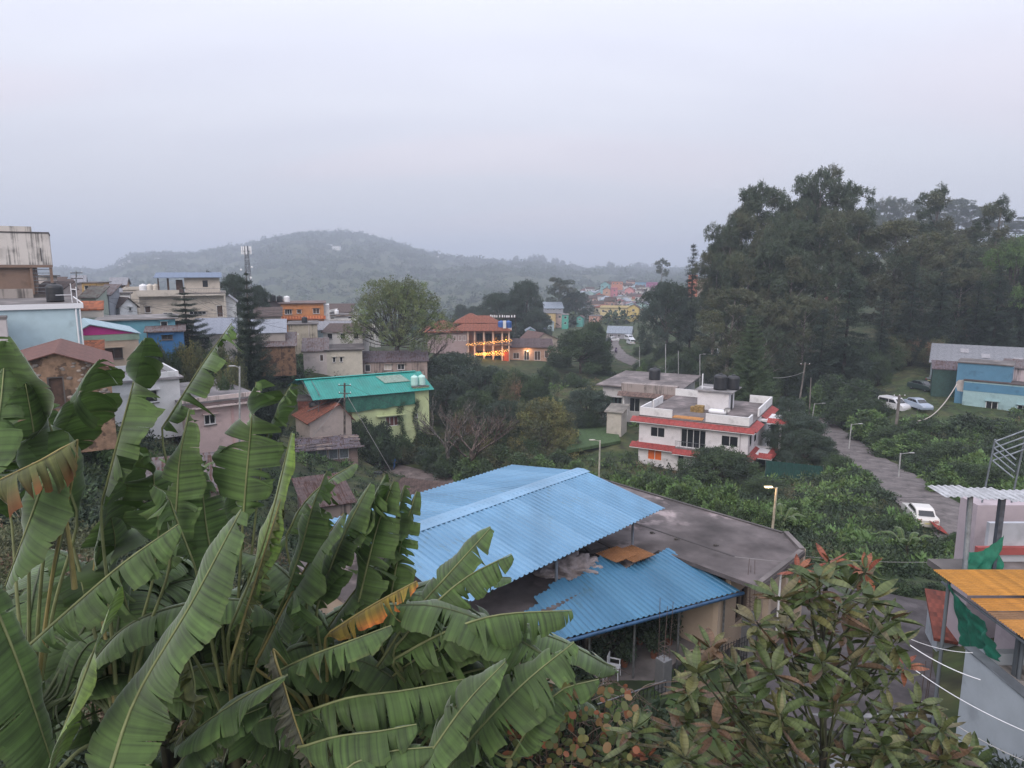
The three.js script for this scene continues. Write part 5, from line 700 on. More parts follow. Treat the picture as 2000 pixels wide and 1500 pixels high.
// ---------- the near house with blue metal roofs ----------
{
  const R0 = G(1137, 918, 9.8), R1 = G(805, 1033, 9.8), E0 = G(1298, 993, 10.45), a = V(R1.x - R0.x, 0, R1.z - R0.z).normalize(), b = V(E0.x - R0.x, 0, E0.z - R0.z).normalize(), O = V(R0.x, H - 15.5, R0.z);
  const yR = 15.5 - 9.8, yE = 15.5 - 10.45, yS = 3.5, Lr = 12.4;
  const w = (s, y, t) => V(a.x * s + b.x * t, y, a.z * s + b.z * t);           // house plan: s along the ridge, t across it
  const g = thing('blue_roof_house', 'cream house with a concrete slab roof and blue corrugated metal roofs', 'house', O);
  const put = (ge) => { const m4 = new THREE.Matrix4().makeBasis(a, V(0, 1, 0), b); const q = (ge.index ? ge.toNonIndexed() : ge).applyMatrix4(m4), p = q.attributes.position; for (let i = 0; i < p.count; i += 3) { const x = [p.getX(i + 1), p.getY(i + 1), p.getZ(i + 1)]; p.setXYZ(i + 1, p.getX(i + 2), p.getY(i + 2), p.getZ(i + 2)); p.setXYZ(i + 2, ...x); } q.computeVertexNormals(); return q; };
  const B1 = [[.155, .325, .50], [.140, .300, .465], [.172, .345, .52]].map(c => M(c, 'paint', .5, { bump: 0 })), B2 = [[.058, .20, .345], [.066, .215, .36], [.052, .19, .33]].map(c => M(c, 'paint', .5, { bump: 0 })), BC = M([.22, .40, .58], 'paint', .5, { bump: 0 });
  const CR = M([.52, .42, .33], 'plaster', .9), SLAB = M([.40, .345, .345], 'slab', .95, { bump: .01 });
  R = mulberry(12);
  const sheet = (p00, p10, p01, p11, mat, pit = .2, amp = .032) => {                  // ribs run from p0* to p1*
    const wd = p00.distanceTo(p01), n = Math.max(2, Math.round(wd / pit)), pos = [], prof = [[0, 0], [.46, 0], [.60, 1], [.86, 1]], row = [];
    for (let i = 0; i < n; i++) for (const [u, h] of prof) row.push([(i + u) / n, h * amp]); row.push([1, 0]);
    const pt = (u, v, h) => p00.clone().lerp(p01, u).lerp(p10.clone().lerp(p11, u), v).add(V(0, h, 0));
    for (let i = 0; i < row.length - 1; i++) { const A = pt(row[i][0], 0, row[i][1]), B = pt(row[i + 1][0], 0, row[i + 1][1]), C2 = pt(row[i + 1][0], 1, row[i + 1][1]), D = pt(row[i][0], 1, row[i][1]); for (const q of [A, D, C2, A, C2, B]) pos.push(q.x, q.y, q.z); }
    const ge = new THREE.BufferGeometry(); ge.setAttribute('position', new THREE.Float32BufferAttribute(pos, 3)); ge.computeVertexNormals(); return mesh('roof_sheet', ge, mat, g);
  };
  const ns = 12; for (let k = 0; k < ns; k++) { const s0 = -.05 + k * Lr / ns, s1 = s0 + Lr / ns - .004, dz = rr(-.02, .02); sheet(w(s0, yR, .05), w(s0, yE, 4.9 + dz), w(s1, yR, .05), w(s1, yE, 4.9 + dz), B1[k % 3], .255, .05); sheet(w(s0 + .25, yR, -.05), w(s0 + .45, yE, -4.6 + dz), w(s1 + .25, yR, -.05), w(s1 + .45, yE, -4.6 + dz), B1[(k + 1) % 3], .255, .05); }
  for (let k = 0; k < 5; k++) { const s0 = -.12 + k * 2.52, s1 = s0 + 2.6, y = yR + .05 + k * .001; mesh('ridge_cap', [plate([w(s0, y, 0), w(s1, y, 0), w(s1, y - .045, .42), w(s0, y - .045, .42)], .012), plate([w(s0, y, 0), w(s0, y - .045, -.42), w(s1, y - .045, -.42), w(s1, y, 0)], .012)], BC, g); }
  // frame under the roof
  for (const [s, t] of [[1.33, 4.1], [6.77, 4.3], [11.6, 4.3], [1.33, -3.9], [6.77, -3.9], [11.6, -3.9]]) mesh('roof_post', bar(w(s, yS, t), w(s, yE + (t > 0 ? (4.9 - t) : (4.6 + t)) * .13 - .1, t), .06, .06, 8), M([.30, .34, .40], 'fine', .5), g);
  mesh('purlin', [bar(w(-.02, yE - .04, 4.75), w(Lr - .2, yE - .04, 4.75), .04), bar(w(-.02, yE + .26, 2.5), w(Lr - .2, yE + .26, 2.5), .04), bar(w(.4, yE - .04, -4.4), w(Lr, yE - .04, -4.4), .04), ...[1.33, 6.77, 11.6].map(s => bar(w(s, yE - .08, 4.7), w(s, yR - .1, 0), .04))], STEEL, g);
  // slab roof
  const poly = [[-5.0, -5.2], [-5.0, 8.6], [-3.6, 9.9], [.9, 9.9], [.9, 5.2], [9.3, 5.2], [9.6, 6.9], [13.2, 5.4], [13.2, -5.2]];
  const shp = new THREE.Shape(poly.map(p => new THREE.Vector2(p[0], p[1]))); const sg = new THREE.ExtrudeGeometry(shp, { depth: .16, bevelEnabled: true, bevelThickness: .012, bevelSize: .012, bevelSegments: 1 }).rotateX(Math.PI / 2).translate(0, yS - .0, 0);
  mesh('roof_slab', put(sg), SLAB, g);
  const rim = (p, q, hh, wd, mat) => { const A = w(p[0], yS + .001, p[1]), B = w(q[0], yS + .001, q[1]), dd = B.clone().sub(A), L = dd.length(), ge = slab(0, L, 0, hh, -wd / 2, wd / 2).rotateY(Math.atan2(-dd.z, dd.x)).translate(A.x, A.y, A.z); return mesh('roof_kerb', ge, mat, g); };
  const KERB = M([.46, .41, .40], 'concrete', .95); rim([-4.92, 8.5], [-3.6, 9.78], .14, .22, KERB); rim([-3.45, 9.79], [.8, 9.79], .12, .2, KERB); rim([-4.9, -5], [-4.9, 8.35], .07, .14, M([.2, .18, .18], 'concrete'));
  { const A = w(-.85, yS + .004, 2.6), B = w(-.9, yS + .004, 7.9); const dd = B.clone().sub(A), L = dd.length(); mesh('roof_joint', slab(0, L, 0, .02, -.045, .045).rotateY(Math.atan2(-dd.z, dd.x)).translate(A.x, A.y, A.z), M([.05, .045, .045], null, .95), g); const A3 = w(-.9, yS + .004, 7.95), B3 = w(-1.9, yS + .004, 9.6), d3 = B3.clone().sub(A3); mesh('roof_joint', slab(0, d3.length(), 0, .012, -.03, .03).rotateY(Math.atan2(-d3.z, d3.x)).translate(A3.x, A3.y, A3.z), M([.5, .46, .44], 'concrete'), g); }
  // walls
  const panel = (s0, t0, s1, t1, y0, y1, th, mat, name = 'wall', holes = []) => { const A = w(s0, y0, t0), B = w(s1, y0, t1), dd = B.clone().sub(A), L = dd.length(); const ge = wallHoles(L, y1 - y0, th, holes.map(h => [h[0] * L, h[1], h[2], h[3]])).rotateY(Math.atan2(-dd.z, dd.x)).translate(A.x, A.y, A.z); mesh(name, ge, mat, g); return { A, L, yaw: Math.atan2(-dd.z, dd.x) }; };
  const winOn = (pn, x, y, ww, hh, o) => { const tmp = new THREE.Group(); const wn = pane(tmp, x, y, ww, hh, -.06, o); tmp.remove(wn); wn.position.copy(pn.A); wn.rotation.y = pn.yaw; g.add(wn); };
  const yt = yS - .18;
  { const p = panel(.3, 8.4, -4.7, 8.4, -1, yt, .22, CR, 'wall', [[.12, 1.9, 1.1, 1.4], [.68, 1.9, 1.1, 1.4]]); winOn(p, .12 * p.L, 1.9, 1.1, 1.4, { n: 2, frame: M([.14, .11, .09]) }); panel(1.3, 8.4, .302, 8.4, -1, 2.72, .22, CR); winOn(p, .68 * p.L, 1.9, 1.1, 1.4, { n: 2, frame: M([.14, .11, .09]) }); }
  panel(1.3, 5.2, 1.3, 8.39, -1, 2.72, .22, CR); { const p = panel(9.2, 5.0, 1.52, 5.0, -1, yt, .22, CR, 'wall', [[.16, 1.05, .95, 2.1], [.34, 1.9, .9, 1.2]]); winOn(p, .16 * p.L, 1.05, .95, 2.1, { n: 1, name: 'door', pn: 'door_leaf', mat: DKWOOD, frame: FRAMED }); winOn(p, .34 * p.L, 1.9, .9, 1.2, { n: 2, frame: FRAMED }); }
  panel(13, 5.2, 9.5, 6.7, -1, yt, .22, CR); panel(-4.7, 8.38, -4.7, -5, -1, yt, .22, CR); panel(13, -5, 13, 5.2, -1, yt, .22, CR); panel(-4.7, -5, 13, -5, -1, yt, .22, CR); panel(9.5, 6.7, 9.2, 5.0, -1, yt, .22, CR);
  for (const s of [-.9, -2.6, -4.4]) mesh('wall_pillar', put(slab(s, s + .25, 0, yt, 9.4, 9.65)), CR, g); mesh('drainpipe', bar(w(-1.5, .5, 9.72), w(-1.5, yt, 9.72), .05), WHITEP, g);
  // lower blue roof over the veranda: tapering, stepped at its upper edge
  const low = [[.55, 1.55, 5.5], [1.55, 2.55, 5.45], [2.55, 3.5, 5.35], [3.5, 4.45, 4.25], [4.45, 5.4, 4.5], [5.4, 6.35, 4.62], [6.35, 7.3, 4.36], [7.3, 8.25, 4.5], [8.25, 9.05, 4.75]];
  const eT = s => lerp(9.0, 5.95, (s - .46) / (8.8 - .46)), yTop = yS + .32, yEv = 15.5 - 12.62;
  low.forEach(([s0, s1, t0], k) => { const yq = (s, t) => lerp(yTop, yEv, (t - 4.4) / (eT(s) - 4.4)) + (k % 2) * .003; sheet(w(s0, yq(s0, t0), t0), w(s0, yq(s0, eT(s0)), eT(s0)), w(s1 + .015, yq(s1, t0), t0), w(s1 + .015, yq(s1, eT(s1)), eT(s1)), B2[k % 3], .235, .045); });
  mesh('eave_gutter', bar(w(.45, yEv - .09, eT(.45) + .04), w(9.1, yEv - .09, eT(9.1) + .04), .07, .07, 8), M([.035, .12, .26], 'fine', .5), g);
  { const q = sheet(w(1.9, yTop + .0, 4.5), w(1.95, yTop - .02, 5.75), w(3.3, yTop + .06, 4.35), w(3.35, yTop + .04, 5.6), M([.36, .17, .07], 'fine', .85), .12, .03); q.name = 'rusty_sheet'; q.userData.label = 'rusty brown sheet laid over the top edge of the lower roof'; const q2 = sheet(w(2.6, yTop + .07, 4.2), w(2.7, yTop + .06, 5.3), w(3.9, yTop + .08, 4.0), w(3.95, yTop + .08, 5.15), M([.42, .20, .085], 'fine', .85), .12, .03); q2.name = 'rusty_sheet'; }
  for (const s of [1.0, 3.2, 5.2, 7.1, 8.6]) mesh('veranda_post', bar(w(s, 0, eT(s) - .3), w(s, yEv + .02, eT(s) - .3), .045, .045, 8), STEEL, g);
  mesh('veranda_floor', put(slab(1.4, 9.2, .02, .35, 5.05, 7.6)), CONC, g);
  // yard
  structure(mesh('courtyard', put(slab(-6, 14, -.6, .015, 4.8, 13)).translate(O.x, O.y, O.z), M([.22, .20, .195], 'concrete', .95), scene));
  const wp = (s, y, t) => w(s, y, t).add(O);
  // unfinished columns with rebar
  for (const [s, t, hh, lab] of [[5.2, 8.3, 1.75, 'unfinished concrete column with tall rusty rebar before the veranda'], [.1, 9.2, 1.9, 'unfinished concrete column with rebar beside the cream corner window']]) {
    const c = thing('concrete_column', lab, 'column', wp(s, 0, t), .6); mesh('shaft', new RoundedBoxGeometry(.42, hh, .42, 1, .02).translate(0, hh / 2, 0), M([.42, .43, .45], 'concrete'), c);
    const RB = M([.10, .07, .06], null, .8); for (const [x, z, L] of [[-.13, -.13, 2.3], [.13, -.13, 1.9], [.13, .13, 2.2], [-.13, .13, 1.5]]) mesh('rebar', bar(V(x, hh - .05, z), V(x + rr(-.12, .12), hh + L, z + rr(-.12, .12)), .011, .011, 5), RB, c); for (let k = 0; k < 3; k++) mesh('stirrup', [slab(-.15, .15, hh + .15 + k * .2, hh + .162 + k * .2, -.15, -.138), slab(-.15, .15, hh + .15 + k * .2, hh + .162 + k * .2, .138, .15), slab(-.15, -.138, hh + .15 + k * .2, hh + .162 + k * .2, -.138, .138), slab(.138, .15, hh + .15 + k * .2, hh + .162 + k * .2, -.138, .138)], RB, c);
  }
  { // black mesh fence between the column and the banana plants
    const A = wp(9.0, 0, 7.4), B = wp(5.5, 0, 8.6), f = thing('mesh_fence', 'black steel mesh fence before the veranda', 'fence', A, yawOf(A, B)), L = Math.hypot(B.x - A.x, B.z - A.z); for (let k = 0; k <= 22; k++) mesh('bar', slab(k * L / 22 - .01, k * L / 22 + .01, 0, 1.15, -.01, .01), BLACKP, f); for (let k = 0; k < 7; k++) mesh('rail', slab(0, L, .05 + k * .18, .065 + k * .18, .011, .025), BLACKP, f); mesh('top_rail', bar(V(0, 1.17, 0), V(L, 1.17, 0), .025), STEEL, f);
    const A2 = wp(4.9, 0, 8.2), B2 = wp(.4, 0, 9.3), f2 = thing('mesh_fence', 'black steel mesh fence between the two unfinished columns', 'fence', A2, yawOf(A2, B2)), L2 = Math.hypot(B2.x - A2.x, B2.z - A2.z); for (let k = 0; k <= 28; k++) mesh('bar', slab(k * L2 / 28 - .01, k * L2 / 28 + .01, 0, 1.1, -.01, .01), BLACKP, f2); for (let k = 0; k < 6; k++) mesh('rail', slab(0, L2, .05 + k * .2, .065 + k * .2, .011, .025), BLACKP, f2);
  }
  // plastic chairs, pots and plants in the veranda
  const chair = (label, p, yaw) => { const c = thing('plastic_chair', label, 'chair', p, yaw, 'plastic chairs on the veranda'), m = M([.62, .64, .68], null, .45); mesh('seat', new RoundedBoxGeometry(.44, .04, .44, 2, .02).translate(0, .43, 0), m, c); const bk = mesh('backrest', [slab(-.2, -.14, .46, .85, -.22, -.19), slab(.14, .2, .46, .85, -.22, -.19), slab(-.05, .05, .46, .84, -.22, -.19), slab(-.2, .2, .85, .91, -.22, -.19)], m, c); for (const x of [-.19, .19]) for (const z of [-.19, .19]) mesh('leg', bar(V(x * 1.1, 0, z * 1.1), V(x, .42, z), .02), m, c); for (const x of [-.22, .22]) mesh('armrest', [slab(x - .025, x + .025, .62, .65, -.2, .2), slab(x - .02, x + .02, .45, .62, .16, .19)], m, c); };
  chair('white plastic chair standing on the veranda', wp(6.6, .35, 6.2), 2.2); chair('white plastic chair standing on the veranda', wp(5.7, .35, 6.4), 1.2);
  R = mulberry(19); for (let k = 0; k < 14; k++) { const s = rr(1.8, 8.6), t = rr(5.4, Math.min(8, eT(s) - .4)), p = wp(s, t < 7.5 && s > 1.5 ? .35 : .02, t), pt = thing('potted_plant', 'dark leafy potted plant in the shaded veranda', 'plant', p, 0, 'potted plants in the veranda'); mesh('pot', new THREE.CylinderGeometry(.16, .12, .26, 12).translate(0, .13, 0), k % 2 ? M([.3, .12, .07], 'fine') : M([.12, .12, .13]), pt); const it = []; for (let q = 0; q < 16; q++) it.push({ p: V(rr(-.3, .3), rr(.35, 1.0 + (k % 3) * .3), rr(-.3, .3)), s: rr(.3, .5) }); leafMass('foliage', pt, CL.big[k % 2], LM.dark, it); mesh('stem', bar(V(0, .2, 0), V(0, .9, 0), .02), DARKBARK, pt); }
  // crumpled tarpaulin on the slab
  { const t = thing('tarpaulin', 'crumpled pale tarpaulin heap on the concrete roof under the blue roof', 'tarpaulin', wp(5.3, yS + .01, 3.6)), ge = new THREE.SphereGeometry(1, 40, 20, 0, 6.3, 0, 1.58), p = ge.attributes.position; for (let i = 0; i < p.count; i++) { const x = p.getX(i), y = p.getY(i), z = p.getZ(i), n = n3(x * 2.2, y * 2.2, z * 2.2) * .28 + Math.abs(n3(x * 5, y * 5, z * 5)) * .2; p.setXYZ(i, x * (1.1 + n) * 1.15, Math.max(0, y * (.55 + n)), z * (1 + n) * .8); } ge.computeVertexNormals(); mesh('sheet', ge, M([.48, .42, .42], 'fine', .7), t); mesh('fold', new THREE.SphereGeometry(.35, 14, 8).scale(1.4, .4, .8).translate(-.9, .1, .5), M([.46, .40, .38], 'fine', .7), t); }
  { const t = thing('planks', 'dark broken boards lying in the gap between the two blue roofs', 'boards', wp(3.0, yS + .005, 3.6)); R = mulberry(23); for (let k = 0; k < 7; k++) { const q = mesh('board', box(rr(1, 1.8), .04, .18), M([.07, .055, .05], 'fine'), t); q.position.set(rr(-.6, .6), .03 * k, rr(-.5, .5)); q.rotation.y = rr(0, 3); } }
  for (const [s, t] of [[-.6, 5.2], [-1.3, 6.8], [-.4, 4.0]]) { const q = thing('roof_stone', 'small dark stone lying on the concrete roof', 'stone', wp(s, yS + .01, t), 0, 'stones on the concrete roof'); mesh('stone', new THREE.DodecahedronGeometry(.07, 0).scale(1.5, .8, 1).translate(0, .05, 0), M([.06, .055, .05]), q); mesh('chip', new THREE.DodecahedronGeometry(.03, 0).translate(.13, .02, 0), M([.06, .055, .05]), q); }
}
// ---------- blue shop and sheds beyond the road ----------
{
  const bl = M([.10, .24, .36], 'plaster', .9), o = house('blue_shop', 'tall blue painted shop with peeling cream plaster', { l: 1868, r: 1958, t: 712, b: 806, d: 96, dep: 5, wall: bl, rmat: CONC, over: .15, cat: 'shop', yaw: -.12 }), { w, h } = o.dim, hw = w / 2; R = mulberry(81);
  for (const [x0, x1, y0, y1] of [[-hw + .02, -hw + 1.6, 2.6, 4.6], [-hw + 1.6, hw - .2, 3.1, 4.1]]) { const pts = []; for (let i = 0; i < 14; i++) { const a = i / 14 * 6.283, rx = (x1 - x0) / 2, ry = (y1 - y0) / 2, k = Math.pow(Math.abs(Math.cos(a)), 4) + Math.pow(Math.abs(Math.sin(a)), 4), q = Math.pow(k, -.25) * rr(.82, 1); pts.push([(x0 + x1) / 2 + Math.cos(a) * rx * q, (y0 + y1) / 2 + Math.sin(a) * ry * q]); } mesh('bare_plaster', prism(pts, .004, .012), M([.5, .45, .42], 'plaster'), o); }
  house('blue_shop', 'low blue and turquoise shop front before the tall blue one', { l: 1890, r: 2060, t: 752, b: 812, d: 93, dep: 3, wall: M([.34, .50, .52], 'plaster'), rmat: M([.2, .15, .14], 'concrete'), over: .1, cat: 'shop', yaw: -.12, band: [[2.9, 1.15, M([.09, .24, .37], 'plaster'), .04]], win: [[.3, .3, 1.4, 1.4], [.6, .4, 1.2, 1.2]] });
  house('pink_wall_shop', 'pale pink walled shop behind the tall blue one', { l: 1958, r: 2070, t: 722, b: 800, d: 98, dep: 5, wall: M([.55, .46, .48], 'streak'), rmat: RUST, over: .3, cat: 'shop', yaw: -.12, roof: 'shed', rise: .6 });
  const c = house('long_shed', 'long shed with patched grey metal roofing behind the blue shop', { l: 1832, r: 2080, t: 716, b: 760, d: 110, dep: 9, wall: M([.16, .2, .22], 'streak'), roof: 'shed', rise: 2.2, over: .3, th: .05, rmat: M([.30, .31, .34], 'fine', .5), cat: 'shed' }); for (const [x, z] of [[-3, -3], [1.4, -2], [3.5, -4], [6, -3], [-6, -5]]) mesh('roof_patch', plate([V(x, 3.75 + (-z) * .244, z), V(x + 1.2, 3.75 + (-z) * .244, z), V(x + 1.2, 3.75 + (-z + 2) * .244, z - 2), V(x, 3.75 + (-z + 2) * .244, z - 2)], .02).translate(0, c.dim.h - 3.6, 0), M([.46, .45, .48], 'fine', .5), c);
  house('green_shed', 'dark green metal shed beside the tall blue shop', { l: 1822, r: 1866, t: 722, b: 764, d: 102, dep: 4, wall: M([.035, .10, .085], 'fine', .6), rmat: M([.3, .26, .28], 'rust'), roof: 'shed', rise: .7, over: .2, cat: 'shed' });
}
// ---------- building at the right edge ----------
{
  const WG = M([.43, .48, .53], 'plaster', .9), b = V(12.15, H - 15, -17), g = thing('grey_block', 'pale grey blue walled block with an open dark top beside the lane', 'building', b); // walls run away from the viewer
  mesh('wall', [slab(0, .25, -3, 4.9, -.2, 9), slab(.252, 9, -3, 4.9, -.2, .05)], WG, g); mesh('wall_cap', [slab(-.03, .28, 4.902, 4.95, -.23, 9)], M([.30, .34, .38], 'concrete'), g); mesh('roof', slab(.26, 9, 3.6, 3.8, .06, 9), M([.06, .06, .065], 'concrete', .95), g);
  mesh('corner_debris', [slab(.1, 1.6, 3.82, 4.6, .1, .8)], M([.36, .34, .33], 'streak'), g); mesh('post', slab(.75, .87, 3.8, 5.9, .5, .62), M([.11, .13, .15]), g);
  const A = [[.64, .30, .05], [.60, .27, .045], [.30, .17, .085], [.56, .54, .52], [.62, .29, .06]], aw = thing('orange_awning', 'weathered orange corrugated awning over the grey blue block', 'awning', V(12, H - 9, -19)); // sheets with ribs running across
  const zs = [0, 1.55, 2.2, 2.55, 4.3]; for (let k = 0; k < 4; k++) for (let q = 0; q < 3; q++) { const z0 = zs[k], z1 = zs[k + 1], L = 2.75, c = corrugated(z1 - z0 + .03, L, .095, .022).rotateY(Math.PI / 2); const m = mesh('awning_sheet', c, M(A[k === 3 ? 4 : k], 'fine', .75), aw); m.position.set(.25 + q * 2.7 + (k === 0 ? -.05 : k * .03), .32 - z0 * .07 + q * .006, z1 + .03); }
  mesh('frame', [bar(V(.4, .2, .1), V(8, .2, .1), .04), bar(V(.4, .0, 4.2), V(8, .0, 4.2), .04), bar(V(.5, -.05, 0), V(.5, -.05, 4.3), .04), bar(V(.5, -6, .3), V(.5, .1, .3), .05), bar(V(.95, -3.3, 2.7), V(.95, 0, 2.7), .05)], M([.13, .15, .17]), aw);
  // terrace behind with sheet canopy
  const t = thing('terrace_house', 'house terrace with pink walls, grey posts and a white sheet canopy', 'house', V(13.2, H - 9.3, -19.6)); mesh('terrace_slab', slab(.2, 9, -.2, 0, -1.6, .5), CONC, t); mesh('wall', [slab(4.0, 9, -8, .6, -6, -5), slab(2.6, 9, -8, -.21, -1.5, .3)], M([.50, .43, .46], 'plaster'), t); mesh('white_wall', slab(1.9, 9, .01, 1.3, -1.5, -1.35), M([.56, .58, .62], 'plaster'), t);
  mesh('post', bar(V(.35, 0, 0), V(.25, 2.75, 0), .075), M([.36, .40, .43], 'fine', .5), t); mesh('post', slab(1.0, 1.14, 0, 2.7, .1, .24), M([.10, .12, .15], 'fine', .5), t);
  for (let k = 0; k < 4; k++) mesh('canopy_sheet', corrugated(1.0, .95, .2, .03).rotateX(.04).translate(-.75 + k * .98, 2.80 - k * .07, -.5), M([.58, .60, .63], 'fine', .5), t);
  mesh('red_beam', [slab(1.5, 9, .3, .55, -1.34, -1.2)], M([.40, .10, .09], 'plaster'), t);
  const rb = M([.34, .38, .42], 'fine', .4, { metal: .3 }); for (let k = 0; k < 4; k++) mesh('rail', bar(V(4.35, 2.3 + k * .24, -5.0), V(8, 3.7 + k * .26, -5.0), .026), rb, t); for (let k = 0; k < 4; k++) mesh('rail_post', bar(V(4.35 + k * 1.1, .6, -5.3), V(4.35 + k * 1.1, 3.1 + k * .44, -5), .032), rb, t); for (let k = 0; k < 4; k++) mesh('rail', bar(V(4.35, 2.3 + k * .24, -5), V(4.6, 1.9 + k * .22, -4.2), .026), rb, t);   // tarpaulins
  const cloth = (label, P00, P10, P01, P11, mat, amp, sag) => { const n = 22, m = 16, ps = [], ix = []; for (let j = 0; j <= m; j++) for (let i = 0; i <= n; i++) { const u = i / n, v = j / m, p = P00.clone().lerp(P10, u).lerp(P01.clone().lerp(P11, u), v); const wv = Math.sin(u * 17 + v * 4) * .5 + n2(u * 5, v * 3) * .8; ps.push(p.x + wv * amp * .5, p.y - sag * Math.sin(Math.PI * u) * (1 - v * .4), p.z + wv * amp * (.25 + v)); } for (let j = 0; j < m; j++) for (let i = 0; i < n; i++) { const a = j * (n + 1) + i; ix.push(a, a + n + 1, a + 1, a + 1, a + n + 1, a + n + 2); } const ge = new THREE.BufferGeometry(); ge.setAttribute('position', new THREE.Float32BufferAttribute(ps, 3)); ge.setIndex(ix); ge.computeVertexNormals(); return tag(mesh('green_tarpaulin', ge, mat, scene), label, 'tarpaulin'); };
  const TG = M([.025, .27, .17], 'fine', .6); cloth('green tarpaulin slung between the grey post and the shrubs', P(1886, 1078, 19.6), P(1962, 1045, 19.3), P(1876, 1150, 19.6), P(1950, 1150, 19.3), TG, .12, .2); cloth('green tarpaulin hanging below the orange awning edge', P(1852, 1140, 18.6), P(1925, 1215, 16.6), P(1882, 1262, 18.4), P(1950, 1290, 16.4), TG, .14, .1);
  house('red_tile_hut', 'small hut with a patchy red tiled roof beside the green tarpaulin', { l: 1826, r: 1880, t: 1252, b: 1312, d: 25, dep: 2.4, wall: M([.42, .46, .50], 'plaster'), roof: 'shed', rise: .75, over: .15, rmat: M([.40, .10, .06], 'tile', .8), cat: 'hut', yaw: .15 });
  // unfinished concrete work in the yard
  const u = thing('unfinished_block', 'unfinished grey concrete block with rebar behind the avocado leaves', 'building', V(8.2, H - 15.3, -19)); const UC = M([.42, .43, .45], 'concrete'); mesh('wall', [slab(0, 4.6, -.5, 1.9, -.2, 0), slab(0, .2, -.5, 1.7, .001, 3), slab(2.3, 2.5, -.5, 1.5, .001, 3)], UC, u); mesh('slab', [slab(.3, 2.1, 1.2, 1.3, .4, 2.8)], M([.56, .58, .6], 'concrete'), u); for (const [x, z, L] of [[4.1, -.1, 1.9], [4.3, -.1, 2.2], [4.5, -.1, 1.6], [1.2, -.1, 1.2], [4.2, -.05, 1.4]]) mesh('rebar', bar(V(x, 1.8, z), V(x + .04, 1.8 + L, z), .014), M([.08, .06, .055]), u);
  tag(mesh('barrel', new THREE.CylinderGeometry(.32, .32, .8, 18).rotateZ(1.2).translate(12.0 - .9, H - 13.3, -17.6), BLACKP, scene), 'black barrel lying beside the grey blue wall', 'barrel');
  wire('thick white cable from the avocado tree to the grey blue wall', P(1745, 1236, 15), P(1915, 1328, 13.5), .12, .012, WHITEP); wire('thick white cable crossing in front of the grey blue wall', P(1752, 1282, 12), P(2030, 1440, 9.5), .12, .009, WHITEP); wire('thin white cable above the dark yard', P(1760, 1240, 15), P(1900, 1275, 15), .1, .007, WHITEP); wire('thin grey cable before the grey blue wall', P(1800, 1370, 11), P(2010, 1490, 9.8), .08, .008, GREYW);
}
{ const pts = [[1800, 1185], [1800, 1235], [1790, 1300], [1800, 1370], [1790, 1450], [1780, 1500]].map(([x, y]) => hit(x, y)).filter(Boolean); pts.forEach(p => { p.y += .28; }); ribbon(new THREE.CatmullRomCurve3(pts), 40, 8.5, .02, M([.155, .135, .14], 'asphalt', .95), 'yard_path', .02); }
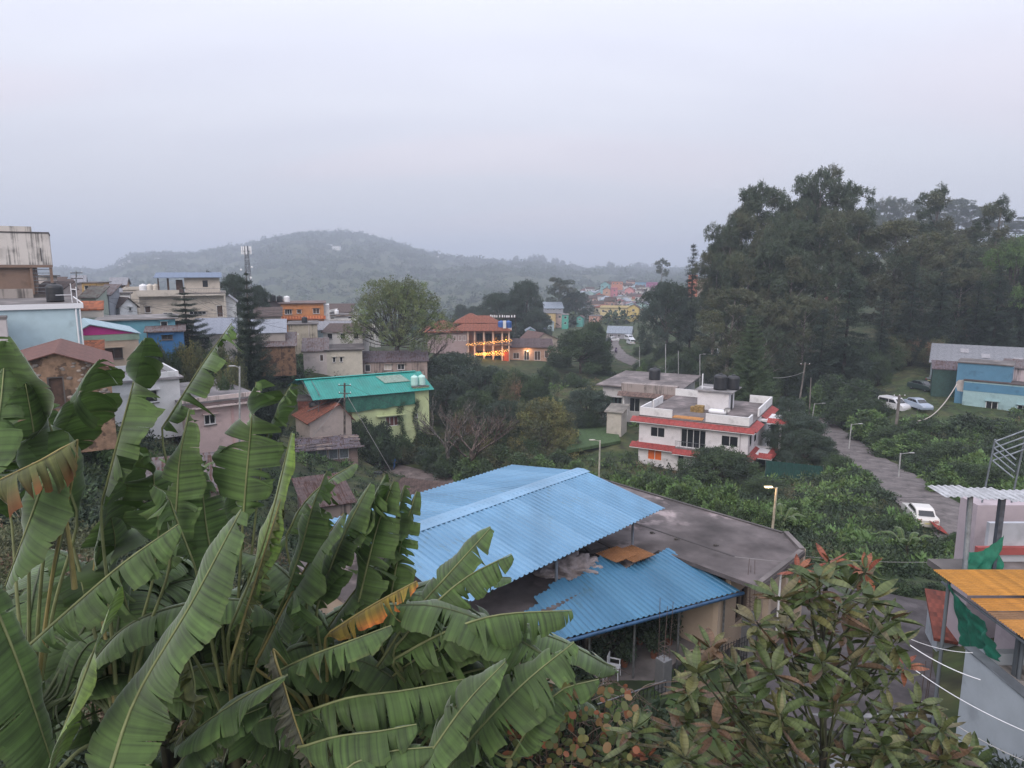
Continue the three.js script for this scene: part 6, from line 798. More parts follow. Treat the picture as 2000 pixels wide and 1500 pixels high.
// ---------- vehicles ----------
function car(label, pos, yaw, color, kind, group) {
  const c = thing('car', label, 'car', pos, yaw, group), L = kind === 'van' ? 4.2 : 4.25, paint = new THREE.MeshPhysicalMaterial({ color: C(...color), roughness: .35, clearcoat: .6, clearcoatRoughness: .15 }), hw = .82;   // front towards +x
  const prof = kind === 'van' ? [[-2.05, .35], [2.0, .35], [2.08, .75], [1.95, .98], [1.2, 1.15], [.55, 1.72], [.2, 1.8], [-1.85, 1.8], [-2.0, 1.65], [-2.08, .9]] : [[-2.05, .32], [2.05, .32], [2.12, .6], [2.0, .78], [1.05, .92], [-1.3, .96], [-2.0, .95], [-2.12, .8]];
  const body = new THREE.ExtrudeGeometry(new THREE.Shape(prof.map(p => new THREE.Vector2(...p))), { depth: hw * 2 - .12, bevelEnabled: true, bevelSize: .06, bevelThickness: .06, bevelSegments: 3 }).translate(0, 0, -hw + .06); mesh('body', body, paint, c);
  if (kind !== 'van') { const cab = [[1.05, .9], [.35, 1.36], [.05, 1.42], [-.85, 1.42], [-1.2, 1.34], [-1.75, .95]]; mesh('cabin', new THREE.ExtrudeGeometry(new THREE.Shape(cab.map(p => new THREE.Vector2(...p))), { depth: 1.24, bevelEnabled: true, bevelSize: .05, bevelThickness: .05, bevelSegments: 3 }).translate(0, 0, -.62), paint, c); mesh('rear_window', quad(V(-1.70, 1.01, -.56), V(-1.70, 1.01, .56), V(-1.31, 1.34, .52), V(-1.31, 1.34, -.52)).translate(-.06, .03, 0), GLASS, c); mesh('windscreen', quad(V(1.02, .98, .56), V(1.02, .98, -.56), V(.45, 1.36, -.52), V(.45, 1.36, .52)).translate(.06, .03, 0), GLASS, c); for (const s of [-1, 1]) mesh('side_window', [prism([[.85, .98], [.35, 1.33], [-.3, 1.36], [-.3, .98]], 0, .01).translate(0, 0, s * .677 - .005), prism([[-.36, .98], [-.36, 1.36], [-1.1, 1.32], [-1.45, .98]], 0, .01).translate(0, 0, s * .677 - .005)], GLASS, c); }
  else { for (const s of [-1, 1]) mesh('side_window', [prism([[1.0, 1.2], [.55, 1.64], [-.2, 1.66], [-.2, 1.2]], 0, .01).translate(0, 0, s * .826 - .005), prism([[-.3, 1.2], [-.3, 1.66], [-1.8, 1.66], [-1.8, 1.2]], 0, .01).translate(0, 0, s * .826 - .005)], GLASS, c); mesh('windscreen', quad(V(1.19, 1.2, .68), V(1.19, 1.2, -.68), V(.62, 1.68, -.62), V(.62, 1.68, .62)).translate(.07, .05, 0), GLASS, c); mesh('rear_window', slab(-2.135, -2.1, 1.15, 1.6, -.62, .62), GLASS, c); }
  for (const s of [-1, 1]) { mesh('headlight', box(.08, .14, .32, 2.12, .6, s * .56), M([.6, .62, .65], null, .2), c); mesh('tail_light', box(.07, .2, .3, -2.14, .68, s * .58), M([.30, .02, .02], null, .3), c); for (const x of [-1.3, 1.32]) { const wz = s * (hw - .08); const ty = mesh('wheel', new THREE.TorusGeometry(.24, .085, 8, 20).translate(x, .32, wz), BLACKP, c); mesh('rim', new THREE.CylinderGeometry(.2, .2, .12, 16).rotateX(Math.PI / 2).translate(x, .32, wz), STEEL, ty); } }
  mesh('bumper', [box(.16, .2, 1.5, -2.14, .36, 0), box(.16, .2, 1.5, 2.14, .36, 0)], M([color[0] * .8, color[1] * .8, color[2] * .8], null, .5), c); mesh('number_plate', box(.02, .11, .5, -2.23, .55, 0), M([.6, .55, .3]), c); return c;
}
{
  const p = roadCurve.getPoint(.22); const A = G(1800, 1022, 20.4), B = G(1700, 935, 21.9), yaw = yawOf(A, B); car('white sedan parked at the roadside above the shrubs', G(1795, 1018, 20.35), yaw, [.62, .60, .57], 'sedan');
  const bar1 = thing('red_barrier', 'red corrugated sheet leaning at the roadside behind the white sedan', 'sheet', G(1828, 1036, 20.0), yaw); mesh('sheet', corrugated(1.9, 1.1, .15, .03).rotateX(.5).translate(-.9, .5, -.3), M([.42, .06, .045], 'fine', .7), bar1); mesh('stake', [bar(V(-.7, 0, 0), V(-.7, .5, 0), .03), bar(V(.7, 0, 0), V(.7, .5, 0), .03)], DKWOOD, bar1);
  const gp = (px, py, d) => { const q = P(px, py, d); q.y = ground(q.x, q.z); return q; };
  car('dark blue and white van parked by the grass slope', gp(1728, 752, 100), 2.6, [.56, .57, .6], 'van'); car('white hatchback parked beside the leafy bank', gp(1748, 770, 97), -1.2, [.6, .6, .62], 'van'); car('silver blue hatchback facing the road by the blue shop', gp(1793, 788, 95), -1.5, [.30, .36, .45], 'sedan'); car('dark car in the shade of the trees behind the parked cars', gp(1802, 745, 108), -1.3, [.03, .05, .045], 'sedan'); car('low dark car under the trees beside the green shed', gp(1835, 742, 112), .3, [.04, .06, .05], 'sedan');
  for (const [px, py, d, col, lab] of [[1188, 664, 224, [.05, .06, .08], 'dark car parked on the far road'], [1196, 661, 228, [.6, .6, .62], 'white car parked beside the dark car on the far road'], [1229, 660, 228, [.58, .6, .64], 'white van parked at the far road edge'], [1232, 667, 216, [.55, .58, .62], 'second white van parked at the far road edge'], [1390, 657, 165, [.6, .6, .6], 'white car half hidden in the bushes below the grove'], [1398, 658, 168, [.5, .52, .55], 'grey car half hidden in the bushes below the grove']]) car(lab, gp(px, py, d), 1.2 + px, col, /van/.test(lab) ? 'van' : 'sedan');
}
// ---------- people ----------
function capsules(bones, res, lo, hi, k = .05) {
  const mc = new MarchingCubes(res, new THREE.MeshStandardMaterial(), false, false, 60000); mc.isolation = 0; const S = res, sc = hi.clone().sub(lo), p = V(), ab = V(), ap = V();
  for (let z = 0; z < S; z++) for (let y = 0; y < S; y++) for (let x = 0; x < S; x++) {
    p.set(lo.x + sc.x * x / S, lo.y + sc.y * y / S, lo.z + sc.z * z / S); let d = 1e3;
    for (const [a, b, r0, r1] of bones) { ab.copy(b).sub(a); ap.copy(p).sub(a); const t = Math.min(1, Math.max(0, ap.dot(ab) / ab.lengthSq())), q = ap.addScaledVector(ab, -t).length() - lerp(r0, r1, t), h = Math.max(0, Math.min(1, .5 + .5 * (d - q) / k)); d = lerp(d, q, h) - k * h * (1 - h); }
    mc.field[x + y * S + z * S * S] = -d;
  }
  mc.update(); const n = mc.count, g = new THREE.BufferGeometry(), ps = new Float32Array(n * 3); for (let i = 0; i < n; i++) { ps[i * 3] = lo.x + (mc.positionArray[i * 3] + 1) / 2 * sc.x; ps[i * 3 + 1] = lo.y + (mc.positionArray[i * 3 + 1] + 1) / 2 * sc.y; ps[i * 3 + 2] = lo.z + (mc.positionArray[i * 3 + 2] + 1) / 2 * sc.z; }
  g.setAttribute('position', new THREE.BufferAttribute(ps, 3)); g.computeVertexNormals(); return g;
}
function person(label, pos, yaw, pose, shirt, trousers, scale = 1) {
  const g = thing('person', label, 'person', pos, yaw), J = pose, lo = V(-.62, -.05, -.62), hi = V(.62, 1.85, .62), lim = (a, b, r, q) => [J[a], J[b], r, q];
  const torso = [[J.hip, J.chest, .135, .165], [J.chest, J.neck, .16, .07], [J.sl, J.sr, .075, .075]], arms = s => [[J['s' + s], J['e' + s], .055, .045], [J['e' + s], J['w' + s], .042, .032]], legs = s => [[J['h' + s], J['k' + s], .09, .06], [J['k' + s], J['f' + s], .056, .042]];
  const fingers = s => { const w = J['w' + s], e = J['e' + s], d = w.clone().sub(e).normalize(); const o = [[w, w.clone().addScaledVector(d, .07), .03, .035]]; return o; };
  const head = [[J.neck, J.head.clone().add(V(0, -.08, 0)), .055, .06], [J.head.clone().add(V(0, -.05, .015)), J.head.clone().add(V(0, .05, 0)), .085, .095]], feet = s => [[J['f' + s], J['f' + s].clone().add(V(0, -.02, .15)), .045, .035]];
  const body = mesh('body', capsules([...torso, ...arms('l'), ...arms('r'), ...legs('l'), ...legs('r'), ...fingers('l'), ...fingers('r'), ...head, ...feet('l'), ...feet('r')], 64, lo, hi, .03), M([.18, .095, .06], null, .6), g);
  const infl = (bs, e) => bs.map(([a, b, r, q]) => [a, b, r + e, q + e]); mesh('shirt', capsules(infl([...torso.slice(0, 2).map(b => b), [J.sl, J.sr, .075, .075], ...arms('l').slice(0, 1), ...arms('r').slice(0, 1)], .018), 48, lo, hi, .04), M(shirt, 'fine', .9), g); mesh('trousers', capsules(infl([[J.hl, J.hr, .11, .11], ...legs('l'), ...legs('r')], .02), 48, lo, hi, .05), M(trousers, 'fine', .9), g);
  mesh('hair', new THREE.SphereGeometry(.118, 14, 10, 0, 6.3, 0, 1.9).scale(1, 1.12, 1.05).translate(J.head.x, J.head.y + .03, J.head.z - .015), M([.012, .01, .01], null, .6), g); g.scale.setScalar(scale); return g;
}
{
  const walk = { hip: V(0, .95, 0), chest: V(0, 1.25, 0), neck: V(0, 1.46, .01), head: V(0, 1.62, .03), sl: V(.17, 1.4, 0), sr: V(-.17, 1.4, 0), el: V(.22, 1.13, -.06), er: V(-.22, 1.13, .05), wl: V(.22, .9, .04), wr: V(-.22, .9, .14), hl: V(.09, .92, 0), hr: V(-.09, .92, 0), kl: V(.1, .5, .08), kr: V(-.1, .5, -.02), fl: V(.1, .07, .05), fr: V(-.1, .09, -.22) };
  const p = G(770, 917, 26.6); p.y = nearestOn(lanePts, p.x, p.z)[1] + .06; person('person in blue clothes walking along the lane', p, 2.6, walk, [.05, .19, .46], [.04, .14, .36]);
  const ride = { hip: V(0, .82, -.15), chest: V(0, 1.15, -.05), neck: V(0, 1.36, .04), head: V(0, 1.52, .08), sl: V(.18, 1.3, 0), sr: V(-.18, 1.3, 0), el: V(.27, 1.08, .18), er: V(-.27, 1.08, .18), wl: V(.25, 1.0, .42), wr: V(-.25, 1.0, .42), hl: V(.1, .8, -.12), hr: V(-.1, .8, -.12), kl: V(.2, .68, .28), kr: V(-.2, .68, .28), fl: V(.16, .3, .2), fr: V(-.16, .3, .2) };
  const q = G(1203, 690, 24.2); q.y = nearestOn(roadPts, q.x, q.z)[1] + .08; person('person in purple riding a scooter on the far road', q, .2, ride, [.09, .04, .16], [.03, .03, .06]);
  const sc = thing('scooter', 'dark scooter ridden along the far road', 'scooter', q, .2); for (const z of [-.62, .62]) { const wl = mesh('wheel', new THREE.TorusGeometry(.24, .07, 8, 18).rotateY(Math.PI / 2).translate(0, .3, z), BLACKP, sc); mesh('rim', new THREE.CylinderGeometry(.12, .12, .08, 10).rotateZ(Math.PI / 2).translate(0, .3, z), STEEL, wl); } const PT = M([.08, .03, .10], null, .4); mesh('body', [box(.3, .3, .8, 0, .42, -.35), box(.3, .1, .5, 0, .25, .1)], PT, sc); mesh('seat', new RoundedBoxGeometry(.28, .1, .7, 2, .04).translate(0, .74, -.3), BLACKP, sc); mesh('front_shield', [box(.34, .55, .06, 0, .35, .38)], PT, sc); mesh('handlebar', [bar(V(-.3, 1.0, .42), V(.3, 1.0, .42), .02), bar(V(0, .4, .58), V(0, 1.0, .42), .03)], STEEL, sc); mesh('headlight', new THREE.SphereGeometry(.08, 10, 8).translate(0, .92, .48), WHITEP, sc);
}
// ---------- banana plants ----------
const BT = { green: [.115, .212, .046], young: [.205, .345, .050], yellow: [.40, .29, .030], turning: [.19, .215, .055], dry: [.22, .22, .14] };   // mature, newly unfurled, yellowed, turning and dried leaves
const bmats = {};
function bananaMat(tone) {
  if (!bmats[tone]) bmats[tone] = new THREE.MeshPhysicalMaterial({ color: C(...BT[tone]), map: T.vein, bumpMap: T.veinBump, bumpScale: .004, roughness: .9, transmission: .32, thickness: 0, clearcoat: .09, clearcoatRoughness: .3, vertexColors: true, side: THREE.DoubleSide });
  return bmats[tone];
}
const RIBM = { light: M([.26, .29, .12], 'fine', .6, { bump: 0 }), yellow: M([.40, .33, .12], 'fine', .6, { bump: 0 }), dark: M([.10, .13, .05], 'fine', .6, { bump: 0 }) };  // dark ribs: shade inside the clump is put into their colour
function bananaLeaf(parent, pts, o) {
  const r = mulberry(o.seed), rnd = (a, b) => a + (b - a) * r(), c = new THREE.CatmullRomCurve3(pts), L = c.getLength(), N = Math.max(36, Math.round(L * 46)), Mv = 6;
  const pos = [], uv = [], col = [], nrm = [], quadIdx = [];
  const eye = V(0, H, 0), frames = [];
  for (let i = 0; i <= N; i++) {
    const t = i / N, p = c.getPointAt(t), Tn = c.getTangentAt(t), ref = V(0, .55, 0).addScaledVector(eye.clone().sub(p).normalize(), .85);
    const n = ref.addScaledVector(Tn, -ref.dot(Tn)).normalize(); n.applyAxisAngle(Tn, (o.roll || 0) + .12 * Math.sin(t * 3 + o.seed)); frames.push({ p, Tn, n, s: Tn.clone().cross(n) });
  }
  const prof = t => Math.pow(Math.max(0, Math.sin(Math.PI * Math.min(1, .05 + t * .93))), .5) * (t < .12 ? .35 + .65 * sm(0, .12, t) : 1) * (t > .9 ? lerp(1, .82, (t - .9) / .1) : 1);
  for (const sd of [-1, 1]) {
    const hw = sd < 0 ? o.w[0] : o.w[1], dr = sd < 0 ? o.dr[0] : o.dr[1]; let i = 0; const ph = rnd(0, 6);
    while (i < N) {
      const torn = r() < Math.min(1, o.tat * 1.15), len = Math.max(1, Math.round(torn ? rnd(1.2, 4.5) : rnd(4, 14))), e = Math.min(N, i + len), v0 = torn ? rnd(.0, .35) : rnd(.35, .95), gap = torn ? rnd(.05, .34) : rnd(0, .06), ex = torn ? rnd(-.35, .7) * (.55 + o.tat) : rnd(-.08, .12), tw = torn ? rnd(-.5, .5) : 0, edge = torn ? rnd(.66, 1.06) : rnd(.95, 1.02), dry = r() < (o.dry || 0) ? rnd(.3, 1) : 0;
      const base = pos.length / 3, cols = e - i + 1;
      for (let k = 0; k < cols; k++) {
        const st = i + k, t = st / N, f = frames[st], cen = (i + e) / 2, u = cols > 1 ? (k / (cols - 1) - .5) * 2 : 0;
        for (let m = 0; m <= Mv; m++) {
          const v = m / Mv, q = Math.max(0, v - v0), w = hw * prof(t) * edge * (1 + .04 * Math.sin(t * 40 + ph)) * (m === Mv ? 1 - .06 * r() * (torn ? 2 : 1) : 1);
          const de = dr * (.35 + .65 * v) + ex * q * 1.6 + .07 * Math.sin(t * 18 + ph) * v - .16 * (1 - v);
          const along = -u * gap * q * L / N * (e - i) * 2 + v * w * .16 + tw * q * u * .08, y = Math.sin(de) * v * w + Math.abs(u) * u * tw * q * w * .25;
          const x = Math.cos(de) * v * w, P3 = f.p.clone().addScaledVector(f.s, sd * x).addScaledVector(f.n, -y).addScaledVector(f.Tn, along).addScaledVector(V(0, -1, 0), q * q * w * (torn ? .5 : .12));
          pos.push(P3.x, P3.y, P3.z); uv.push(t * L * .55 + o.seed * .13, v * .6 + (sd > 0 ? .5 : 0));
          const br = Math.min(1, dry * sm(.35, 1, v) + (v > .97 ? .25 * (o.dry ? 1 : .35) : 0)), k2 = 1 + .10 * Math.sin(i * 1.7 + ph); col.push(lerp(1, 2.0, br) * k2, lerp(1, .62, br) * k2, lerp(1, .7, br) * k2);
        }
      }
      for (let k = 0; k < cols - 1; k++) for (let m = 0; m < Mv; m++) { const a = base + k * (Mv + 1) + m, b = a + Mv + 1; if (sd > 0) quadIdx.push(a, b, a + 1, a + 1, b, b + 1); else quadIdx.push(a, a + 1, b, a + 1, b + 1, b); }
      i = e;
    }
  }
  const g = new THREE.BufferGeometry(); g.setAttribute('position', new THREE.Float32BufferAttribute(pos, 3)); g.setAttribute('uv', new THREE.Float32BufferAttribute(uv, 2)); g.setAttribute('color', new THREE.Float32BufferAttribute(col, 3)); g.setIndex(quadIdx); g.computeVertexNormals();
  const m = new THREE.Mesh(g, bananaMat(o.tone)); m.name = 'leaf'; m.castShadow = m.receiveShadow = true; parent.add(m);
  const ribPts = []; if (o.crown) { const q = o.crown.clone().lerp(pts[0], .55); q.y += .12; ribPts.push(o.crown, q); } for (let i = 0; i <= 10; i++) { const f = frames[Math.round(i / 10 * N)]; ribPts.push(f.p.clone().addScaledVector(f.n, .008)); }
  const mr = mesh('midrib', limb(ribPts, o.pet || (o.crown ? .022 : .018), .004, 7), RIBM[o.rib || 'light'], m); return m;
}
{
  const stems = [[60, 5.4], [235, 5.6], [455, 6.0], [640, 6.2], [830, 6.4], [330, 7.2]].map(([px, d], k) => {
    const top = P(px, 1450, d), gy = ground(top.x, top.z), g = thing('banana_plant', ['large banana plant with a brown fringed leaf beside the light blue building wall', 'banana plant with one huge smooth dark leaf', 'banana plant with upright bright yellow green leaf', 'banana plant with a yellowed leaf and shredded grey leaves', 'banana plant reaching its leaves over the blue metal roof', 'banana plant standing behind the foremost ones, mostly hidden'][k], 'banana plant', V(top.x, gy, top.z));
    const h = top.y - gy; mesh('pseudostem', limb([V(0, -.2, 0), V(.03, h * .5, 0), V(0, h + .1, 0)], .17, .09, 12), M([.13, .12, .06], 'bark', .8), g); for (let q = 0; q < 3; q++) mesh('dry_sheath', limb([V(.1 * Math.cos(q * 2), h * .9, .1 * Math.sin(q * 2)), V(.22 * Math.cos(q * 2), h * .65, .2 * Math.sin(q * 2)), V(.2 * Math.cos(q * 2), h * .35, .2 * Math.sin(q * 2))], .05, .01, 5), M([.24, .16, .10], 'bark', .9), g);
    g.crown = top; return g;
  });
  const LV = [
    [0, [[150, 1010, 5.6], [95, 830, 5.6], [55, 740, 5.5], [14, 658, 5.4]], [72, 78], [.25, .35], .22, 'green'], [1, [[100, 900, 6.2], [128, 835, 6.1], [160, 770, 6], [196, 703, 5.9]], [78, 66], [.2, .4], .32, 'green'],
    [1, [[200, 990, 5.6], [235, 850, 5.7], [262, 750, 5.8], [285, 660, 5.8]], [55, 88], [.9, .12], .28, 'green'], [2, [[318, 838, 6.2], [360, 770, 6.3], [405, 700, 6.4], [454, 632, 6.5]], [14, 66], [.6, .2], .62, 'green'],
    [2, [[476, 1010, 5.8], [483, 920, 5.9], [492, 830, 6], [502, 746, 6]], [90, 58], [.28, .35], .38, 'green'], [2, [[520, 860, 6.3], [548, 790, 6.3], [572, 750, 6.3]], [42, 40], [.3, .3], .4, 'green'],
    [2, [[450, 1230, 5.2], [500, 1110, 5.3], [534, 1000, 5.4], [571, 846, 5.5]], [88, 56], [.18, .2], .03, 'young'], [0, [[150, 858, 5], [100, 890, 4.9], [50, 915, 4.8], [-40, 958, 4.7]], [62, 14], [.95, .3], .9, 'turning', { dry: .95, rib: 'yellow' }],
    [0, [[105, 905, 5.1], [80, 960, 5], [55, 1030, 4.9], [12, 1145, 4.8]], [74, 74], [.3, .3], .06, 'green'], [0, [[50, 1270, 4.7], [150, 1180, 4.8], [250, 1095, 4.9], [350, 1025, 5]], [25, 70], [.4, .75], .55, 'green'],
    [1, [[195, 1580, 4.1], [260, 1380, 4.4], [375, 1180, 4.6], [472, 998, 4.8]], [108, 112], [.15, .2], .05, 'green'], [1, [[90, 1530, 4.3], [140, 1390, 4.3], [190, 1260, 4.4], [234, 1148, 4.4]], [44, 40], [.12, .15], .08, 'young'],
    [0, [[-40, 1120, 4.4], [20, 1260, 4.4], [60, 1370, 4.4], [105, 1510, 4.4]], [60, 95], [.2, .3], .05, 'green'], [2, [[450, 1300, 5], [480, 1200, 5.1], [515, 1090, 5.2], [550, 975, 5.3]], [27, 27], [.4, .4], 1, 'turning', { rib: 'yellow' }],
    [3, [[500, 1300, 5.6], [560, 1180, 5.7], [610, 1090, 5.8], [672, 1003, 5.9]], [60, 100], [.5, .08], .30, 'green', { rib: 'yellow' }], [3, [[600, 1180, 6], [660, 1080, 6.1], [720, 1000, 6.2], [752, 928, 6.2]], [48, 62], [.3, .2], .42, 'green'],
    [3, [[560, 1050, 6.3], [590, 990, 6.4], [640, 940, 6.5], [697, 906, 6.6]], [30, 46], [.3, .2], .6, 'green'], [3, [[640, 1240, 5.6], [700, 1200, 5.6], [760, 1165, 5.6], [815, 1136, 5.6]], [8, 46], [.3, .55], .7, 'yellow', { dry: .35, rib: 'yellow' }],
    [4, [[735, 1310, 6], [800, 1210, 6.1], [870, 1130, 6.2], [959, 1032, 6.3]], [64, 60], [.1, .2], .22, 'green'], [4, [[770, 1270, 5.8], [830, 1200, 5.9], [910, 1130, 6], [1000, 1083, 6]], [10, 48], [.3, .85], .45, 'green'],
    [4, [[770, 1290, 5.6], [860, 1240, 5.6], [960, 1205, 5.6], [1117, 1193, 5.7]], [10, 62], [.6, 1.05], .6, 'green'], [4, [[890, 1480, 5.2], [960, 1400, 5.2], [1030, 1330, 5.3], [1122, 1256, 5.4]], [72, 82], [.15, .2], .26, 'green'],
    [4, [[785, 1570, 4.8], [850, 1460, 4.8], [915, 1370, 4.9], [988, 1294, 5]], [90, 62], [.15, .15], .03, 'green'], [3, [[530, 1320, 5.2], [600, 1285, 5.2], [680, 1255, 5.2], [764, 1223, 5.3]], [48, 58], [.5, .4], .5, 'green', { dry: .06 }],
    [3, [[590, 1395, 5.2], [680, 1365, 5.2], [790, 1350, 5.3], [905, 1328, 5.4]], [15, 78], [.6, 1.05], .62, 'green'], [3, [[585, 1462, 4.9], [660, 1440, 4.9], [740, 1430, 4.9], [814, 1416, 4.9]], [25, 64], [.4, .75], .32, 'green'],
    [3, [[530, 1270, 5], [550, 1330, 5], [575, 1410, 5], [607, 1498, 5]], [38, 32], [1.1, 1.1], 1, 'dry', { rib: 'yellow' }], [2, [[360, 1262, 4.8], [375, 1320, 4.8], [380, 1380, 4.8], [342, 1455, 4.8]], [28, 24], [.7, .7], .6, 'turning'],
    [2, [[375, 1095, 5.4], [345, 1020, 5.4], [325, 970, 5.4], [298, 948, 5.3]], [58, 25], [.4, .5], .85, 'green'], [2, [[560, 1320, 4.9], [480, 1360, 4.9], [420, 1400, 4.8], [345, 1455, 4.8]], [70, 52], [.2, .3], .05, 'green'],
    [0, [[125, 1010, 6], [112, 930, 6], [98, 860, 6], [88, 795, 6]], [62, 98], [.25, .3], .35, 'green', { rib: 'dark' }], [1, [[185, 1110, 6], [205, 1020, 6], [225, 930, 6], [242, 855, 6]], [80, 62], [.3, .3], .25, 'green', { rib: 'yellow' }],
    [0, [[20, 1010, 5.8], [5, 930, 5.8], [0, 860, 5.8], [-10, 775, 5.8]], [50, 48], [.3, .3], .4, 'green'], [3, [[740, 1180, 6.3], [755, 1110, 6.4], [770, 1040, 6.4], [792, 948, 6.5]], [32, 42], [.4, .3], .4, 'green'],
    [3, [[640, 1230, 6.2], [690, 1160, 6.2], [730, 1110, 6.3], [772, 1078, 6.3]], [42, 52], [.3, .3], .38, 'green'], [4, [[790, 1410, 6], [870, 1385, 6], [960, 1370, 6], [1062, 1345, 6.1]], [10, 48], [.5, 1.05], .65, 'green'],
    [4, [[850, 1335, 6.2], [930, 1310, 6.2], [1000, 1300, 6.3], [1070, 1300, 6.3]], [10, 42], [.5, 1.05], .7, 'green'], [4, [[1000, 1480, 5.2], [1050, 1400, 5.2], [1095, 1350, 5.3], [1170, 1328, 5.4]], [10, 44], [.5, .9], .6, 'green'],
    [2, [[425, 1135, 5.7], [405, 1045, 5.8], [395, 960, 5.9], [385, 890, 6]], [44, 44], [.4, .4], .55, 'green'], [1, [[300, 1130, 5.8], [310, 1040, 5.9], [302, 960, 6], [292, 885, 6]], [55, 48], [.4, .4], .35, 'green'],
    [1, [[250, 1200, 6.1], [230, 1120, 6.1], [225, 1060, 6.1], [215, 1010, 6.1]], [70, 70], [.3, .3], .2, 'green'], [5, [[380, 1230, 6.4], [420, 1120, 6.5], [440, 1030, 6.6], [450, 950, 6.6]], [50, 50], [.4, .4], .3, 'green'],
    [5, [[560, 1240, 6.4], [600, 1140, 6.5], [625, 1060, 6.6], [640, 1000, 6.7]], [44, 50], [.5, .4], .6, 'green'], [5, [[300, 1330, 6.2], [330, 1240, 6.2], [380, 1170, 6.2], [440, 1120, 6.2]], [50, 60], [.4, .5], .3, 'green'],
    [3, [[690, 1420, 5.9], [760, 1330, 6], [830, 1280, 6], [920, 1250, 6.1]], [40, 55], [.4, .7], .5, 'green'], [0, [[-60, 1010, 4.9], [-20, 900, 5], [0, 800, 5.2], [8, 720, 5.4]], [50, 40], [.3, .3], .3, 'green'],
    [3, [[690, 1230, 6.0], [715, 1120, 6.1], [738, 1030, 6.2], [770, 940, 6.3]], [52, 56], [.25, .25], .4, 'green'], [4, [[745, 1260, 6.1], [765, 1160, 6.2], [785, 1060, 6.3], [815, 960, 6.4]], [44, 40], [.3, .3], .4, 'green'], [3, [[620, 1190, 5.9], [650, 1100, 6.0], [690, 1010, 6.1], [725, 945, 6.2]], [60, 55], [.2, .25], .45, 'green'], [2, [[560, 1160, 5.7], [590, 1070, 5.8], [612, 990, 5.9], [640, 920, 6]], [50, 50], [.25, .3], .5, 'green'], [1, [[330, 1120, 5.5], [345, 1000, 5.6], [352, 900, 5.7], [372, 800, 5.8]], [56, 50], [.3, .3], .4, 'green'], [0, [[60, 1010, 5.4], [70, 920, 5.4], [62, 830, 5.4], [48, 750, 5.4]], [60, 70], [.3, .3], .3, 'green'], [0, [[30, 1420, 5], [20, 1330, 5], [0, 1250, 5], [-40, 1190, 5]], [60, 50], [.5, .5], .2, 'green'], [1, [[330, 1560, 4.8], [360, 1480, 4.8], [430, 1420, 4.9], [520, 1380, 5]], [60, 50], [.3, .4], .1, 'green'], [3, [[640, 1560, 4.7], [680, 1500, 4.7], [760, 1470, 4.8], [850, 1460, 4.8]], [40, 50], [.4, .6], .4, 'green'], [5, [[480, 1420, 5.6], [540, 1400, 5.6], [600, 1400, 5.6], [660, 1420, 5.6]], [60, 60], [.6, .8], .4, 'green']];
  LV.forEach(([s, p, w, dr, tat, tone, x = {}], k) => {
    const st = stems[s], loc0 = st.position, pts = p.map(a => P(...a).sub(loc0)), d = p[1][2], sc = d / FPX * 1.15;
    bananaLeaf(st, pts, { w: [w[0] * sc, w[1] * sc], dr, tat, tone, seed: 300 + k * 7, crown: st.crown.clone().sub(loc0), ...x });
  });
  // hidden inner leaves that fill the stools
  R = mulberry(909); stems.forEach((st, s) => { for (let k = 0; k < 12; k++) { const a = k * 2.4 + s, c = st.crown.clone().sub(st.position), L = rr(.8, 1.9), h = rr(-.5, 1.2), e = c.clone().add(V(Math.cos(a) * L, h, -Math.abs(Math.sin(a)) * L * .8 - .3)), m = c.clone().lerp(e, .5).add(V(0, .45, 0)); bananaLeaf(st, [c.clone().add(V(Math.cos(a) * .3, .35, -.1)), m, e, e.clone().add(V(Math.cos(a) * .35, -.35, -.2))], { w: [.34, .34], dr: [.35, .35], tat: rr(.1, .6), tone: pick(['green', 'green', 'green']), seed: 700 + s * 31 + k, crown: c, rib: 'dark', pet: .018 }); } });
  for (let k = 0; k < 52; k++) { const px = rr(-20, 1060), py = rr(1120, 1540), d = rr(5.7, 7.2), st = stems.reduce((a, c) => Math.abs(c.crown.x - P(px, py, d).x) < Math.abs(a.crown.x - P(px, py, d).x) ? c : a), a = rr(.3, 2.8), L = rr(130, 190), q = (f, dy) => P(px + Math.cos(a) * L * f, py - Math.sin(a) * L * f * .7 + dy, d).sub(st.position); bananaLeaf(st, [q(-1, 20), q(-.3, -10), q(.35, -8), q(1, 30)], { w: [.36, .36], dr: [rr(.1, .5), rr(.1, .5)], tat: rr(.1, .7), tone: pick(['green', 'green', 'green', 'green']), seed: 1500 + k * 3, crown: st.crown.clone().sub(st.position), rib: 'dark', pet: .014 }); }
  { const g = stems[0]; mesh('bare_petiole', limb([P(146, 1150, 5.1).sub(g.position), P(138, 1080, 5.1).sub(g.position), P(126, 998, 5.1).sub(g.position)], .022, .014, 6), RIBM.yellow, g); }
  // small banana plants among the shrubs
  for (const [px, py, d, n, lab] of [[1530, 985, 45, 7, 'young banana plant at the foot of the lit lamp post'], [1775, 1035, 41, 6, 'ragged banana plant among the shrubs below the white sedan'], [365, 880, 34, 7, 'small banana plant seen through the gap between the large leaves']]) {
    const top = P(px, py, d), gy = Math.min(ground(top.x, top.z), top.y - 1.8), g = thing('banana_plant', lab, 'banana plant', V(top.x, gy, top.z)), c = V(0, (top.y - gy) * .55, 0); mesh('pseudostem', limb([V(0, -.2, 0), V(0, c.y * .5, 0), c], .14, .08, 8), M([.20, .19, .09], 'bark', .8), g);
